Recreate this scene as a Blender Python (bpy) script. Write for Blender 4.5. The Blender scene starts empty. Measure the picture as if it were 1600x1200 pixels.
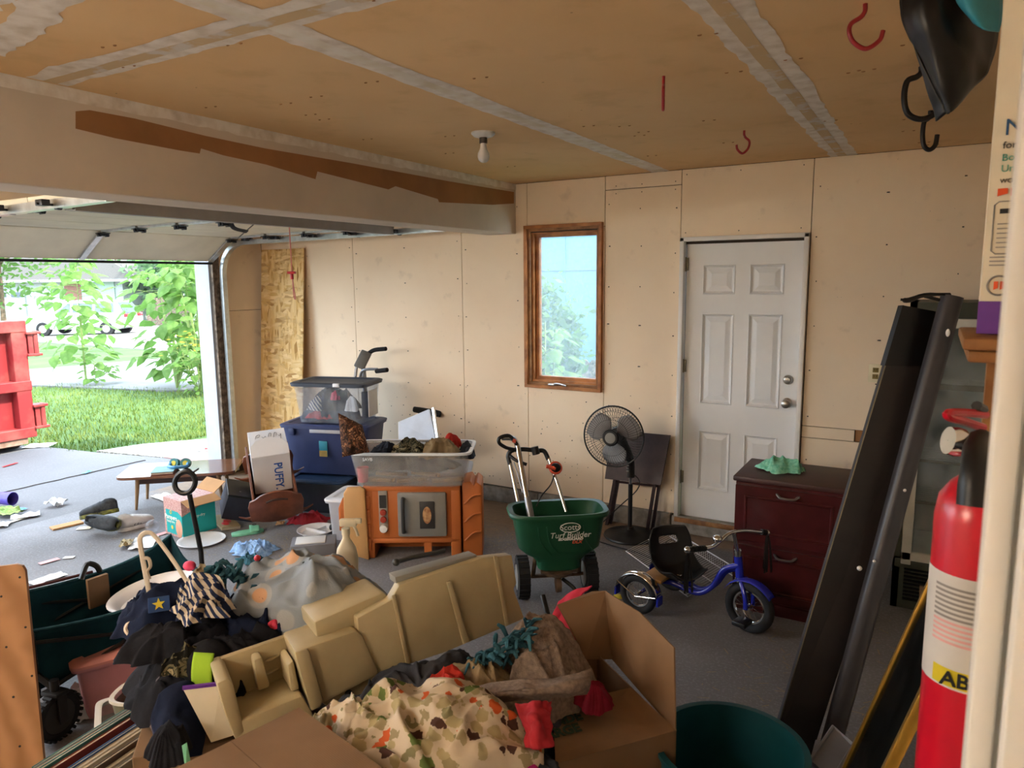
import bpy, bmesh, math, random
import numpy as np
from mathutils import Vector as V, Matrix, Euler, noise as NZ
sc = bpy.context.scene
C = sc.collection
PI = math.pi
rnd = random.Random(7)
# ---------------------------------------------------------------- camera
H = 1.88; FPX = 1125.87; YAW, PITCH, ROLL = 0.5316668, 0.14318744, -0.00991231
_f = V((-math.sin(YAW)*math.cos(PITCH), math.cos(YAW)*math.cos(PITCH), -math.sin(PITCH)))
_r = V((math.cos(YAW), math.sin(YAW), 0)); _u = _r.cross(_f)
R2 = _r*math.cos(ROLL)+_u*math.sin(ROLL); U2 = -_r*math.sin(ROLL)+_u*math.cos(ROLL)
EYE = V((0, 0, H))
cd = bpy.data.cameras.new('camera'); cam = bpy.data.objects.new('camera', cd); C.objects.link(cam)
cd.sensor_width = 36; cd.lens = FPX/1600*36; cd.clip_start = .05; cd.clip_end = 300
cam.matrix_world = Matrix(((R2.x, U2.x, -_f.x, 0), (R2.y, U2.y, -_f.y, 0), (R2.z, U2.z, -_f.z, H), (0, 0, 0, 1)))
cd.dof.use_dof = True; cd.dof.focus_distance = 4.6; cd.dof.aperture_fstop = 8
sc.camera = cam
def at(x, y, **k):
    """world point seen at pixel x, y on a plane X= / Y= / Z= or at depth D="""
    d = R2*((x-800)/FPX) - U2*((y-600)/FPX) + _f
    for a, i in (('X', 0), ('Y', 1), ('Z', 2)):
        if a in k: return EYE + d*((k[a]-EYE[i])/d[i])
    return EYE + d*k['D']
# ---------------------------------------------------------------- sky, sun, exposure
w = bpy.data.worlds.new('sky'); sc.world = w; w.use_nodes = True
nt = w.node_tree; bg = nt.nodes['Background']
sky = nt.nodes.new('ShaderNodeTexSky'); sky.sky_type = 'HOSEK_WILKIE'; sky.turbidity = 8.0; sky.ground_albedo = .35
SUN = V((.66, .12, .74)).normalized(); sky.sun_direction = SUN
hz = nt.nodes.new('ShaderNodeMix'); hz.data_type = 'RGBA'; hz.inputs[0].default_value = .6; hz.inputs[7].default_value = (.74, .87, 1.0, 1)
nt.links.new(sky.outputs[0], hz.inputs[6]); nt.links.new(hz.outputs[2], bg.inputs[0]); bg.inputs[1].default_value = 2.15
sl = bpy.data.lights.new('sun', 'SUN'); sl.energy = 1.6; sl.angle = .009; sl.color = (1, .93, .8)
so = bpy.data.objects.new('sun', sl); C.objects.link(so); so.rotation_euler = SUN.to_track_quat('Z', 'Y').to_euler(); so.location = (0, 0, 12)
sc.view_settings.view_transform = 'Standard'; sc.view_settings.look = 'None'
sc.view_settings.gamma = 1; sc.view_settings.use_curve_mapping = False
sc.view_settings.exposure = 2.62
cy = sc.cycles
cy.use_denoising = True; cy.max_bounces = 9; cy.diffuse_bounces = 5; cy.glossy_bounces = 3
cy.transmission_bounces = 6; cy.transparent_max_bounces = 12; cy.caustics_reflective = False; cy.caustics_refractive = False
cy.sample_clamp_indirect = 8; cy.use_adaptive_sampling = True; cy.adaptive_threshold = .02
# ---------------------------------------------------------------- materials
MATS = {}
def _node(nt, t, **k):
    n = nt.nodes.new(t)
    for a, v in k.items(): setattr(n, a, v)
    return n
def srgb(h):
    if isinstance(h, str):
        h = h.lstrip('#'); c = [int(h[i:i+2], 16)/255 for i in (0, 2, 4)]
        return tuple(((x+.055)/1.055)**2.4 if x > .04045 else x/12.92 for x in c)
    return tuple(h)
class Mt:
    """small wrapper that makes a principled material with node helpers"""
    def __init__(s, name, rough=.6, metal=0, spec=.4):
        s.m = bpy.data.materials.new(name); s.m.use_nodes = True; s.t = s.m.node_tree
        s.b = s.t.nodes['Principled BSDF']; s.b.inputs['Roughness'].default_value = rough
        s.b.inputs['Metallic'].default_value = metal; s.b.inputs['Specular IOR Level'].default_value = spec
        s.tc = s.t.nodes.new('ShaderNodeTexCoord'); s._c = {}
        MATS[name] = s.m
    def co(s, scale=(1, 1, 1), rot=(0, 0, 0), loc=(0, 0, 0)):
        n = _node(s.t, 'ShaderNodeMapping'); s.t.links.new(s.tc.outputs['Object'], n.inputs[0])
        n.inputs['Scale'].default_value = scale; n.inputs['Rotation'].default_value = rot; n.inputs['Location'].default_value = loc
        return n.outputs[0]
    def noise(s, scale, detail=4, co=None, rough=.55, dist=0):
        n = _node(s.t, 'ShaderNodeTexNoise'); n.inputs['Scale'].default_value = scale; n.inputs['Detail'].default_value = detail
        n.inputs['Roughness'].default_value = rough; n.inputs['Distortion'].default_value = dist
        s.t.links.new(co or s.tc.outputs['Object'], n.inputs['Vector']); return n.outputs['Fac']
    def vor(s, scale, co=None, feature='F1', out='Distance', rand=1):
        n = _node(s.t, 'ShaderNodeTexVoronoi', feature=feature); n.inputs['Scale'].default_value = scale
        n.inputs['Randomness'].default_value = rand
        s.t.links.new(co or s.tc.outputs['Object'], n.inputs['Vector']); return n.outputs[out]
    def wave(s, scale, co=None, dist=0, dirn='X', prof='SIN', dscale=1):
        n = _node(s.t, 'ShaderNodeTexWave', bands_direction=dirn, wave_profile=prof); n.inputs['Scale'].default_value = scale
        n.inputs['Distortion'].default_value = dist; n.inputs['Detail Scale'].default_value = dscale
        s.t.links.new(co or s.tc.outputs['Object'], n.inputs['Vector']); return n.outputs['Fac']
    def ramp(s, fac, stops, interp='LINEAR'):
        n = _node(s.t, 'ShaderNodeValToRGB'); cr = n.color_ramp; cr.interpolation = interp
        while len(cr.elements) < len(stops): cr.elements.new(.5)
        for e, (p, c) in zip(cr.elements, stops):
            e.position = p; c = (c,)*3 if isinstance(c, (int, float)) else srgb(c); e.color = (*c, 1)
        s.t.links.new(fac, n.inputs[0]); return n.outputs[0]
    def mix(s, fac, a, b, mode='MIX'):
        n = _node(s.t, 'ShaderNodeMix', data_type='RGBA', blend_type=mode)
        for sock, v in ((n.inputs['Factor'], fac), (n.inputs[6], a), (n.inputs[7], b)):
            if isinstance(v, (int, float)) and sock.type == 'VALUE': sock.default_value = v
            elif isinstance(v, bpy.types.NodeSocket): s.t.links.new(v, sock)
            else:
                v = (v,)*3 if isinstance(v, (int, float)) else srgb(v); sock.default_value = (*v, 1)
        return n.outputs[2]
    def math(s, op, a, b=0.0):
        n = _node(s.t, 'ShaderNodeMath', operation=op)
        for i, v in enumerate((a, b)):
            if isinstance(v, bpy.types.NodeSocket): s.t.links.new(v, n.inputs[i])
            else: n.inputs[i].default_value = v
        return n.outputs[0]
    def sep(s, co=None):
        n = _node(s.t, 'ShaderNodeSeparateXYZ'); s.t.links.new(co or s.tc.outputs['Object'], n.inputs[0]); return n.outputs
    def col(s, sock):
        if isinstance(sock, bpy.types.NodeSocket): s.t.links.new(sock, s.b.inputs['Base Color'])
        else: s.b.inputs['Base Color'].default_value = (*srgb(sock), 1)
        return s
    def bump(s, h, strength=.3, dist=.01):
        n = _node(s.t, 'ShaderNodeBump'); n.inputs['Strength'].default_value = strength; n.inputs['Distance'].default_value = dist
        s.t.links.new(h, n.inputs['Height']); s.t.links.new(n.outputs[0], s.b.inputs['Normal']); return s
    def rough(s, sock): s.t.links.new(sock, s.b.inputs['Roughness']); return s
def flat(name, col, rough=.55, metal=0, var=.12, scale=9, bump=0, bscale=120, spec=.4, col2=None, detail=4):
    """plain procedural surface: two tones mixed by noise, fine bump"""
    if name in MATS: return MATS[name]
    q = Mt(name, rough, metal, spec); c = srgb(col); c2 = srgb(col2) if col2 else tuple(x*(1-var*2) for x in c)
    c1 = c if col2 else tuple(min(1, x*(1+var*.6)) for x in c)
    n = q.noise(scale, detail); q.col(q.mix(q.ramp(n, [(.35, 0.0), (.68, 1.0)]), c1, c2))
    if bump: q.bump(q.noise(bscale, 3), bump, .004)
    return q.m
def m(name): return MATS[name]
# ---------------------------------------------------------------- mesh builder
def _I(): return Matrix.Identity(4)
def TR(loc=(0, 0, 0), rot=(0, 0, 0), s=(1, 1, 1)):
    return Matrix.LocRotScale(V(loc), Euler(rot), V(s))
def frame(o, x, y, z):
    M = Matrix((V(x), V(y), V(z))).transposed().to_4x4(); M.translation = V(o); return M
def catmull(pts, k=6, closed=False):
    P = [V(p) for p in pts]; n = len(P); out = []
    for i in range(n if closed else n-1):
        a = P[(i-1) % n] if closed or i > 0 else P[0]*2-P[1]
        b = P[i]; c = P[(i+1) % n]
        d = P[(i+2) % n] if closed or i+2 < n else P[-1]*2-P[-2]
        for j in range(k):
            t = j/k
            out.append(.5*((2*b)+(c-a)*t+(2*a-5*b+4*c-d)*t*t+(3*b-a-3*c+d)*t**3))
    if not closed: out.append(P[-1].copy())
    return out
class G:
    def __init__(s): s.bm = bmesh.new()
    def _add(s, verts, faces, T=None):
        vs = [s.bm.verts.new(T @ V(v) if T else V(v)) for v in verts]
        for f in faces:
            try: s.bm.faces.new([vs[i] for i in f])
            except ValueError: pass
        return vs
    def box(s, c, d, rot=(0, 0, 0), bev=0, seg=2, T=None, taper=1):
        M = TR(c, rot); M = T @ M if T else M
        x, y, z = d[0]/2, d[1]/2, d[2]/2; t = taper
        b = bmesh.new()
        vs = [b.verts.new(p) for p in ((-x*t, -y*t, -z), (x*t, -y*t, -z), (x*t, y*t, -z), (-x*t, y*t, -z), (-x, -y, z), (x, -y, z), (x, y, z), (-x, y, z))]
        for f in ((3, 2, 1, 0), (4, 5, 6, 7), (0, 1, 5, 4), (1, 2, 6, 5), (2, 3, 7, 6), (3, 0, 4, 7)): b.faces.new([vs[i] for i in f])
        if bev: bmesh.ops.bevel(b, geom=b.edges[:], offset=bev, segments=seg, profile=.5, affect='EDGES')
        s.merge(b, M); return s
    def merge(s, b, M=None):
        b.verts.index_update()
        vs = [s.bm.verts.new(M @ v.co if M else v.co) for v in b.verts]
        for f in b.faces:
            try: s.bm.faces.new([vs[v.index] for v in f.verts])
            except ValueError: pass
        b.free()
    def b8(s, p):
        """hexahedron from 8 points: bottom 4 then top 4"""
        s._add(p, ((3, 2, 1, 0), (4, 5, 6, 7), (0, 1, 5, 4), (1, 2, 6, 5), (2, 3, 7, 6), (3, 0, 4, 7))); return s
    def prism(s, poly, h, T=None, bev=0, z0=0):
        b = bmesh.new(); n = len(poly)
        lo = [b.verts.new((p[0], p[1], z0)) for p in poly]; hi = [b.verts.new((p[0], p[1], z0+h)) for p in poly]
        b.faces.new(lo[::-1]); b.faces.new(hi)
        for i in range(n): b.faces.new((lo[i], lo[(i+1) % n], hi[(i+1) % n], hi[i]))
        bmesh.ops.recalc_face_normals(b, faces=b.faces[:])
        if bev:
            es = [e for e in b.edges if len(e.link_faces) == 2 and e.calc_face_angle(0) > .5]
            bmesh.ops.bevel(b, geom=es, offset=bev, segments=2, profile=.5, affect='EDGES')
        s.merge(b, T); return s
    def tube(s, pts, r, n=8, closed=False, k=0, T=None, cap=True, flat=1):
        P = catmull(pts, k, closed) if k else [V(p) for p in pts]
        if T: P = [T @ p for p in P]
        N = len(P); R = [r]*N if isinstance(r, (int, float)) else [r[min(len(r)-1, int(i*(len(r)-1)/max(1, N-1)+.5))] for i in range(N)]
        tang = []
        for i in range(N):
            a = P[(i-1) % N] if closed or i else P[0]; b = P[(i+1) % N] if closed or i < N-1 else P[-1]
            t = (b-a); tang.append(t.normalized() if t.length > 1e-9 else V((0, 0, 1)))
        nr = tang[0].orthogonal().normalized(); rings = []
        for i in range(N):
            nr = (nr - tang[i]*nr.dot(tang[i])); nr = nr.normalized() if nr.length > 1e-6 else tang[i].orthogonal().normalized()
            bn = tang[i].cross(nr)
            rings.append([s.bm.verts.new(P[i]+(nr*math.cos(2*PI*j/n)+bn*math.sin(2*PI*j/n)*flat)*R[i]) for j in range(n)])
        for i in range(N if closed else N-1):
            A, B = rings[i], rings[(i+1) % N]
            for j in range(n):
                try: s.bm.faces.new((A[j], A[(j+1) % n], B[(j+1) % n], B[j]))
                except ValueError: pass
        if cap and not closed: s.bm.faces.new(rings[0][::-1]); s.bm.faces.new(rings[-1])
        return s
    def cyl(s, p0, p1, r, r1=None, n=16, T=None): return s.tube([p0, p1], [r, r if r1 is None else r1], n, T=T)
    def lathe(s, prof, n=24, T=None, cap=True, sx=1, sy=1):
        rings = []
        for (r, z) in prof:
            rings.append([s.bm.verts.new((T or _I()) @ V((r*sx*math.cos(2*PI*j/n), r*sy*math.sin(2*PI*j/n), z))) for j in range(n)])
        for A, B in zip(rings, rings[1:]):
            for j in range(n): s.bm.faces.new((A[j], A[(j+1) % n], B[(j+1) % n], B[j]))
        if cap: s.bm.faces.new(rings[0][::-1]); s.bm.faces.new(rings[-1])
        return s
    def grid(s, fn, nu, nv, cu=False, cv=False):
        Gd = [[s.bm.verts.new(fn(i/(nu if cu else nu-1), j/(nv if cv else nv-1))) for j in range(nv)] for i in range(nu)]
        for i in range(nu if cu else nu-1):
            for j in range(nv if cv else nv-1):
                try: s.bm.faces.new((Gd[i][j], Gd[(i+1) % nu][j], Gd[(i+1) % nu][(j+1) % nv], Gd[i][(j+1) % nv]))
                except ValueError: pass
        return s
    def ball(s, c, r, T=None, n=14, mlt=8):
        rx, ry, rz = (r, r, r) if isinstance(r, (int, float)) else r
        prof = [(math.sin(PI*i/mlt), -math.cos(PI*i/mlt)) for i in range(mlt+1)]
        prof[0] = (.02, -1); prof[-1] = (.02, 1)
        M = TR(c, s=(rx, ry, rz)); return s.lathe(prof, n, (T @ M) if T else M)
    def torus(s, c, R, r, axis=(0, 0, 1), n=28, k=8, T=None, sy=1):
        q = V((0, 0, 1)).rotation_difference(V(axis)).to_matrix()
        pts = [V(c)+q @ V((R*math.cos(2*PI*i/n), R*sy*math.sin(2*PI*i/n), 0)) for i in range(n)]
        return s.tube(pts, r, k, closed=True, T=T)
    def poly(s, pts): s._add(pts, [tuple(range(len(pts)))]); return s
    def mesh(s, name, mat, smooth=40, solid=0, recalc=True):
        if recalc: bmesh.ops.recalc_face_normals(s.bm, faces=s.bm.faces[:])
        me = bpy.data.meshes.new(name); s.bm.to_mesh(me); s.bm.free()
        if smooth and len(me.polygons):
            me.polygons.foreach_set('use_smooth', [True]*len(me.polygons)); me.set_sharp_from_angle(angle=math.radians(smooth))
        me.materials.append(m(mat) if isinstance(mat, str) else mat)
        return me
    def build(s, name, mat, parent=None, smooth=40, solid=0, sub=0, label=None, kind=None, recalc=True):
        o = bpy.data.objects.new(name, s.mesh(name, mat, smooth, recalc=recalc)); C.objects.link(o)
        if parent: o.parent = parent
        if solid:
            d = o.modifiers.new('thickness', 'SOLIDIFY'); d.thickness = solid; d.offset = 0
        if sub:
            d = o.modifiers.new('smooth', 'SUBSURF'); d.levels = d.render_levels = sub
        if label: o['label'] = label
        if kind: o['kind'] = kind
        return o
def tag(o, label, cat, group=None, kind=None):
    o['label'] = label; o['category'] = cat
    if group: o['group'] = group
    if kind: o['kind'] = kind
    return o
def thing(name, label, cat, loc=(0, 0, 0), rz=0, group=None, M=None):
    o = bpy.data.objects.new(name, None); C.objects.link(o); o.empty_display_size = .1
    if M is not None: o.matrix_world = M
    else: o.location = loc; o.rotation_euler = (0, 0, rz)
    return tag(o, label, cat, group)
def struct(o): o['kind'] = 'structure'; return o
def inst(src, parent, M, name=None):
    o = bpy.data.objects.new(name or src.name.split('.')[0], src.data if hasattr(src, 'data') else src); C.objects.link(o)
    o.parent = parent; o.matrix_local = M; return o
def text(name, body, size, mat, parent, M, extrude=.0006, align='CENTER', shear=0, sx=1, bold=0):
    c = bpy.data.curves.new(name, 'FONT'); c.body = body; c.size = size; c.extrude = extrude; c.align_x = align; c.align_y = 'CENTER'
    c.shear = shear; c.offset = bold; c.resolution_u = 3
    o = bpy.data.objects.new(name, c); C.objects.link(o); bpy.context.view_layer.update()
    me = bpy.data.meshes.new_from_object(o.evaluated_get(bpy.context.evaluated_depsgraph_get())); bpy.data.objects.remove(o); bpy.data.curves.remove(c)
    me.materials.clear(); me.materials.append(m(mat)); me.name = name
    o = bpy.data.objects.new(name, me); C.objects.link(o); o.parent = parent; o.matrix_local = M @ Matrix.Scale(sx, 4, (1, 0, 0)); return o
def nz(x, y, z=0): return NZ.noise(V((x, y, z)))
def ridge(x, y, z=0): return 1-abs(NZ.noise(V((x, y, z))))*2
def heap(name, mat, c, rx, ry, h, seed=0, rz=0, parent=None, fold=.03, fs=5., nu=96, nv=44, p=2.2, flatb=True, lump=.3, edge=.3, label=None, tilt=(0, 0), drape=0, stretch=1.7):
    """a crumpled cloth heap: domed sheet with warped, sharp-crested folds, closed at the rim"""
    g = G(); cr, sr = math.cos(rz), math.sin(rz); sd = seed*13.7; F = max(5., fs*2.1)
    def fn(u, v):
        a = 2*PI*u; rr = v
        e = 1+edge*(nz(math.cos(a)*1.1+sd, math.sin(a)*1.1, 3)*1.3+.6*nz(math.cos(a)*2.7, math.sin(a)*2.7+sd, 8)+.35*nz(math.cos(a)*6+sd, math.sin(a)*6, 4))
        x, y = math.cos(a)*rr*e, math.sin(a)*rr*e
        wx, wy = x*rx, y*ry
        q = nz(wx*F*.45+sd, wy*F*.45, 1); q2 = nz(wx*F*.5, wy*F*.5+sd, 6)
        f1 = ridge(wx*F*.55+q*1.1+sd, wy*F*stretch*.55+q2*.9, 2); f1 = max(0, f1)**1.6
        f2 = max(0, ridge(wx*F*1.15+q2*1.2+sd, wy*F*1.3+q*1.5, 5))**2
        f3 = nz(wx*F*2.7+q, wy*F*2.7, sd)
        z = h*(max(0, 1-rr**p))*(1+lump*2.2*nz(wx*F*.35+sd, wy*F*.35, 4)) + fold*(f1*.95+f2*.5+f3*.16-.3)*(.3+min(1, (1-rr)*3)*.7)
        z += tilt[0]*wx+tilt[1]*wy
        ox = fold*.9*nz(wx*F*.8+9, wy*F*.8, sd); oy = fold*.9*nz(wx*F*.8, wy*F*.8+9, sd)
        if rr > .98: z = min(z, .01) - drape
        X, Y = wx+ox, wy+oy
        return V((c[0]+X*cr-Y*sr, c[1]+X*sr+Y*cr, c[2]+z))
    g.grid(lambda u, v: fn(u, .02+.98*v), nu, nv, cu=True)
    return g.build(name, mat, parent, smooth=180, label=label)
def sheet(name, mat, P, nu=30, nv=20, fold=.02, fs=6, seed=0, parent=None, thick=.006, curl=0, label=None, smooth=180, sub=0):
    """cloth patch through a small net of control points P[i][j] (catmull in both ways) with folds"""
    rows = [catmull(r, 6) for r in P]; colsn = len(rows[0]); cols = [catmull([rows[i][j] for i in range(len(rows))], 6) for j in range(colsn)]
    A = len(cols[0])-1; B = colsn-1; sd = seed*7.3
    def S(a, b):
        a = min(max(a, 0), 1)*A; b = min(max(b, 0), 1)*B; i = min(int(a), A-1); j = min(int(b), B-1); fa = a-i; fb = b-j
        return cols[j][i].lerp(cols[j][i+1], fa).lerp(cols[j+1][i].lerp(cols[j+1][i+1], fa), fb)
    def fn(u, v):
        p = S(u, v); e = .02
        n = (S(u+e, v)-S(u-e, v)).cross(S(u, v+e)-S(u, v-e)); n = n.normalized() if n.length > 1e-9 else V((0, 0, 1))
        q = .4*nz(p.x*fs*.5+sd, p.y*fs*.5, p.z*fs*.5)
        f = NZ.noise(V((p.x*fs+sd+q, p.y*fs+q, p.z*fs*.8)))+.5*ridge(p.x*fs*1.5+sd, p.y*fs*1.5, p.z*fs*1.5)-.25
        return p+n*fold*f
    g = G(); g.grid(fn, nu, nv); return g.build(name, mat, parent, smooth=smooth, solid=thick, label=label, sub=sub)
# ================================================================ materials of the shell
def mk_drywall():
    q = Mt('drywall', .85, spec=.2)
    a = q.noise(.9, 5); b = q.noise(7, 5); c = q.noise(40, 3)
    base = q.mix(q.ramp(a, [(.35, 0.), (.7, 1.)]), '#f1dfc5', '#e7d1b5')
    base = q.mix(q.math('MULTIPLY', q.ramp(b, [(.62, 0.), (.8, 1.)]), .35), base, '#a08c76')
    sp = q.ramp(q.vor(26), [(.0, 1.), (.035, 1.), (.05, 0.)])
    sp = q.math('MULTIPLY', sp, q.ramp(q.noise(5, 2, q.co(loc=(4, 1, 2))), [(.57, 0.), (.6, .8)]))
    q.col(q.mix(sp, base, '#4d4238')); q.bump(c, .08, .002)
mk_drywall()
def mk_ceil():
    q = Mt('kraft_ceiling', .8, spec=.25)
    a = q.noise(1.1, 4); b = q.noise(5, 6)
    base = q.mix(q.ramp(a, [(.3, 0.), (.7, 1.)]), '#e3c193', '#d9b381')
    base = q.mix(q.math('MULTIPLY', q.ramp(b, [(.55, 0.), (.8, 1.)]), .3), base, '#a08052')
    sp = q.math('MULTIPLY', q.ramp(q.vor(7, q.co((1, 1.6, 1))), [(.0, 1.), (.03, 1.), (.045, 0.)]), q.ramp(q.noise(2.3, 2), [(.52, 0.), (.56, .7)]))
    q.col(q.mix(sp, base, '#5d3f22'))
mk_ceil()
def mk_compound():
    q = Mt('joint_compound', .85, spec=.15)
    q.col(q.mix(q.ramp(q.noise(14, 6), [(.4, 0.), (.7, 1.)]), '#e4ddd4', '#cbbfb0')); q.bump(q.noise(30, 4), .15, .002)
    q = Mt('paper_tape', .85, spec=.15)
    q.col(q.mix(q.ramp(q.noise(9, 6), [(.52, 0.), (.6, 1.)]), '#c9b08a', '#cfc8bf'))
mk_compound()
flat('tape_white', '#e2ded6', .85, col2='#cfc2a8', scale=7); flat('bare_paper', '#9c6f45', .85, var=.1, scale=3)
flat('dark_gap', '#3a2c20', .9, var=.1)
flat('beam_paint', '#cdbfae', .85, var=.06, scale=2, bump=.05)
flat('screw', '#3b342e', .6, var=.2)
def mk_concrete():
    q = Mt('concrete', .8, spec=.3)
    a = q.noise(.8, 6); b = q.noise(6, 6); c = q.noise(70, 4)
    base = q.mix(q.ramp(a, [(.3, 0.), (.7, 1.)]), '#7f7d7f', '#666465')
    base = q.mix(q.math('MULTIPLY', q.ramp(b, [(.5, 0.), (.75, 1.)]), .45), base, '#6a6662')
    base = q.mix(q.math('MULTIPLY', q.ramp(c, [(.5, 0.), (.72, 1.)]), .35), base, '#a9a9ae')
    # dried mud and straw along the kerb, and oil stains
    X = q.sep()
    dirt = q.ramp(q.math('ADD', q.math('ADD', X[1], q.math('MULTIPLY', X[0], -.20)), q.math('MULTIPLY', q.noise(1.6, 5), 1.3)), [(.0, 0.), (.55, 0.), (.68, .85)])
    n = q.math('SUBTRACT', q.math('ADD', q.math('ADD', X[1], q.math('MULTIPLY', X[0], -.22)), q.math('MULTIPLY', q.noise(1.5, 6), 1.1)), 5.55)
    dirt = q.ramp(n, [(.0, 0.), (.22, .8)])
    base = q.mix(dirt, base, q.mix(q.noise(25, 5), '#6d5742', '#a3876a'))
    q.col(base); q.bump(q.noise(50, 6), .25, .004); q.rough(q.ramp(a, [(.3, .55), (.7, .85)]))
    q = Mt('kerb_concrete', .9, spec=.2)
    q.col(q.mix(q.ramp(q.noise(11, 8), [(.35, 0.), (.7, 1.)]), '#a39d94', '#6b645a')); q.bump(q.noise(24, 8), .7, .012)
    q = Mt('driveway', .85, spec=.3)
    b = q.mix(q.ramp(q.noise(.7, 6), [(.3, 0.), (.7, 1.)]), '#767475','#696768')
    b = q.mix(q.math('MULTIPLY', q.ramp(q.noise(60, 4), [(.5, 0.), (.7, 1.)]), .4), b, '#8c8a8a')
    q.col(b); q.bump(q.noise(50, 6), .3, .004)
mk_concrete()
flat('white_paint', '#e6e3de', .45, var=.03, scale=3, bump=.03)
flat('door_white', '#e2e3e3', .4, var=.03, scale=2)
flat('casing_white', '#ece9e2', .4, var=.02, scale=3)
flat('raw_wood', '#9a6b3c', .6, col2='#6f4622', scale=14, bump=.1)
flat('cedar_frame', '#b9793f', .5, col2='#8a5327', scale=10, bump=.08)
flat('weathered_wood', '#8b7a68', .8, col2='#3f352c', scale=22, bump=.3)
flat('galv', '#c3c6c6', .32, metal=.85, var=.1, scale=20)
flat('dark_steel', '#44454a', .4, metal=.7, var=.2)
flat('brushed_nickel', '#b0aca6', .3, metal=.95, var=.05)
flat('brass_dark', '#77705f', .4, metal=.8, var=.1)
flat('door_panel_cream', '#d8d2bd', .6, var=.05, scale=4)
flat('black_rubber', '#1b1b1d', .7, var=.15)
flat('almond', '#e3d7b4', .4, var=.03)
flat('almond_dark', '#7d6b34', .5, var=.05)
flat('roofing', '#4b4540', .9, var=.2, scale=30)
flat('siding_blue', '#557c96', .7, var=.03)
XF, W, ZC = -5.94, 5.116, 2.637
# ================================================================ floor, ground
g = G(); g.box(((XF-.16+1.3)/2, 1.86, -.06), (1.3-XF+.16, 6.66, .12))
floor = struct(g.build('floor', 'concrete', smooth=0))
# ================================================================ walls
def wall_box(name, x0, x1, y0, y1, z0, z1, mat='dark_gap'):
    g = G(); g.box(((x0+x1)/2, (y0+y1)/2, (z0+z1)/2), (x1-x0, y1-y0, z1-z0)); return g
WX0, WX1, WZ0, WZ1 = -2.855, -2.222, 1.035, 2.275   # rough window opening
DX0, DX1, DZ1 = -1.575, -.765, 2.145                # door opening
g = G()
for a in ((XF-.15, WX0, 0, ZC), (WX0, WX1, 0, WZ0), (WX0, WX1, WZ1, ZC), (WX1, DX0, 0, ZC), (DX0, DX1, DZ1, ZC), (DX0, DX1, 0, .10), (DX1, 1.3, 0, ZC)):
    g.box(((a[0]+a[1])/2, W+.07, (a[2]+a[3])/2), (a[1]-a[0], .112, a[3]-a[2]+(.05 if a[3]==ZC else 0)))
wall_far = struct(g.build('wall_far', 'dark_gap', smooth=0))
PT = .014; GAP = .002
def panel(parent, x0, x1, z0, z1, y=W, name='drywall_panel'):
    g = G(); g.box(((x0+x1)/2, y+PT/2, (z0+z1)/2), (x1-x0-GAP*2, PT, z1-z0-GAP*2), bev=.002, seg=1); return g.build(name, 'drywall', parent, smooth=0)
for a in ((XF, -4.712, .13, ZC), (-4.712, -3.49, .13, ZC), (-3.49, WX0, .13, ZC), (WX0, -2.186, WZ1, ZC), (WX0, -2.186, .13, WZ0),
          (WX1, -2.186, WZ0, WZ1), (-2.186, -1.605, .13, 2.535), (-2.186, -1.605, 2.535, ZC), (-1.605, -.738, 2.165, ZC),
          (-.738, .62, .887, ZC), (-.738, -.41, .808, .887), (-.34, .62, .808, .887), (-.738, .62, .13, .808)):
    panel(wall_far, *a)
g = G()   # torn hole beside the cabinet
g.box((-.375, W+.012, .848), (.066, .004, .075)); g.build('torn_hole', 'bare_paper', wall_far, smooth=0)
g = G()   # nail and screw heads
r = random.Random(3)
for xs, dz in ((-5.9, .3), (-5.3, .3), (-4.75, .3), (-4.67, .3), (-4.1, .3), (-3.53, .3), (-3.45, .3), (-2.95, .35), (-2.15, .3), (-1.9, .3), (-1.64, .3), (-.70, .3), (-.3, .3), (.1, .3)):
    z = .3+r.uniform(0, .1)
    while z < 2.6:
        if not (WX0-.05 < xs < WX1+.05 and WZ0-.05 < z < WZ1+.05):
            g.cyl((xs+r.uniform(-.012, .012), W+.002, z), (xs+r.uniform(-.01, .01), W-.0012, z), .0042, n=6)
        z += dz+r.uniform(-.03, .03)
for x in (-1.57, -1.2, -.8): 
    for z in (2.2, 2.6): g.cyl((x, W+.002, z), (x, W-.0012, z), .0042, n=6)
for x in (-2.1, -1.9, -1.65):
    for z in (2.56, 2.505): g.cyl((x, W+.002, z), (x, W-.0012, z), .0042, n=6)
for i in range(120):
    x, z = r.uniform(-4.6, -1.7), abs(r.gauss(0, .42))+.18
    if z < 1.6 and not (WX0 < x < WX1 and z > WZ0): g.cyl((x, W+.002, z), (x, W-.0008, z), r.uniform(.002, .006), n=5)
g.build('screw_heads', 'screw', wall_far, kind='stuff')
# concrete kerb blocks under the drywall
xs = [XF, -5.1, -4.3, -3.45, -2.75, -2.12, -1.62, -1.02, -.45, .15, .62]
for i, (a, b) in enumerate(zip(xs, xs[1:])):
    g = G(); g.box(((a+b)/2, W-.006+.006*(i % 2), .062), (b-a-.012, .07, .124+.008*(i % 3)), bev=.008, seg=2)
    for v in g.bm.verts: v.co += V((0, nz(v.co.x*9, v.co.z*9, 1)*.012, nz(v.co.x*7, v.co.y*7, 2)*.008))
    g.build('kerb_block', 'kerb_concrete', wall_far)
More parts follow.
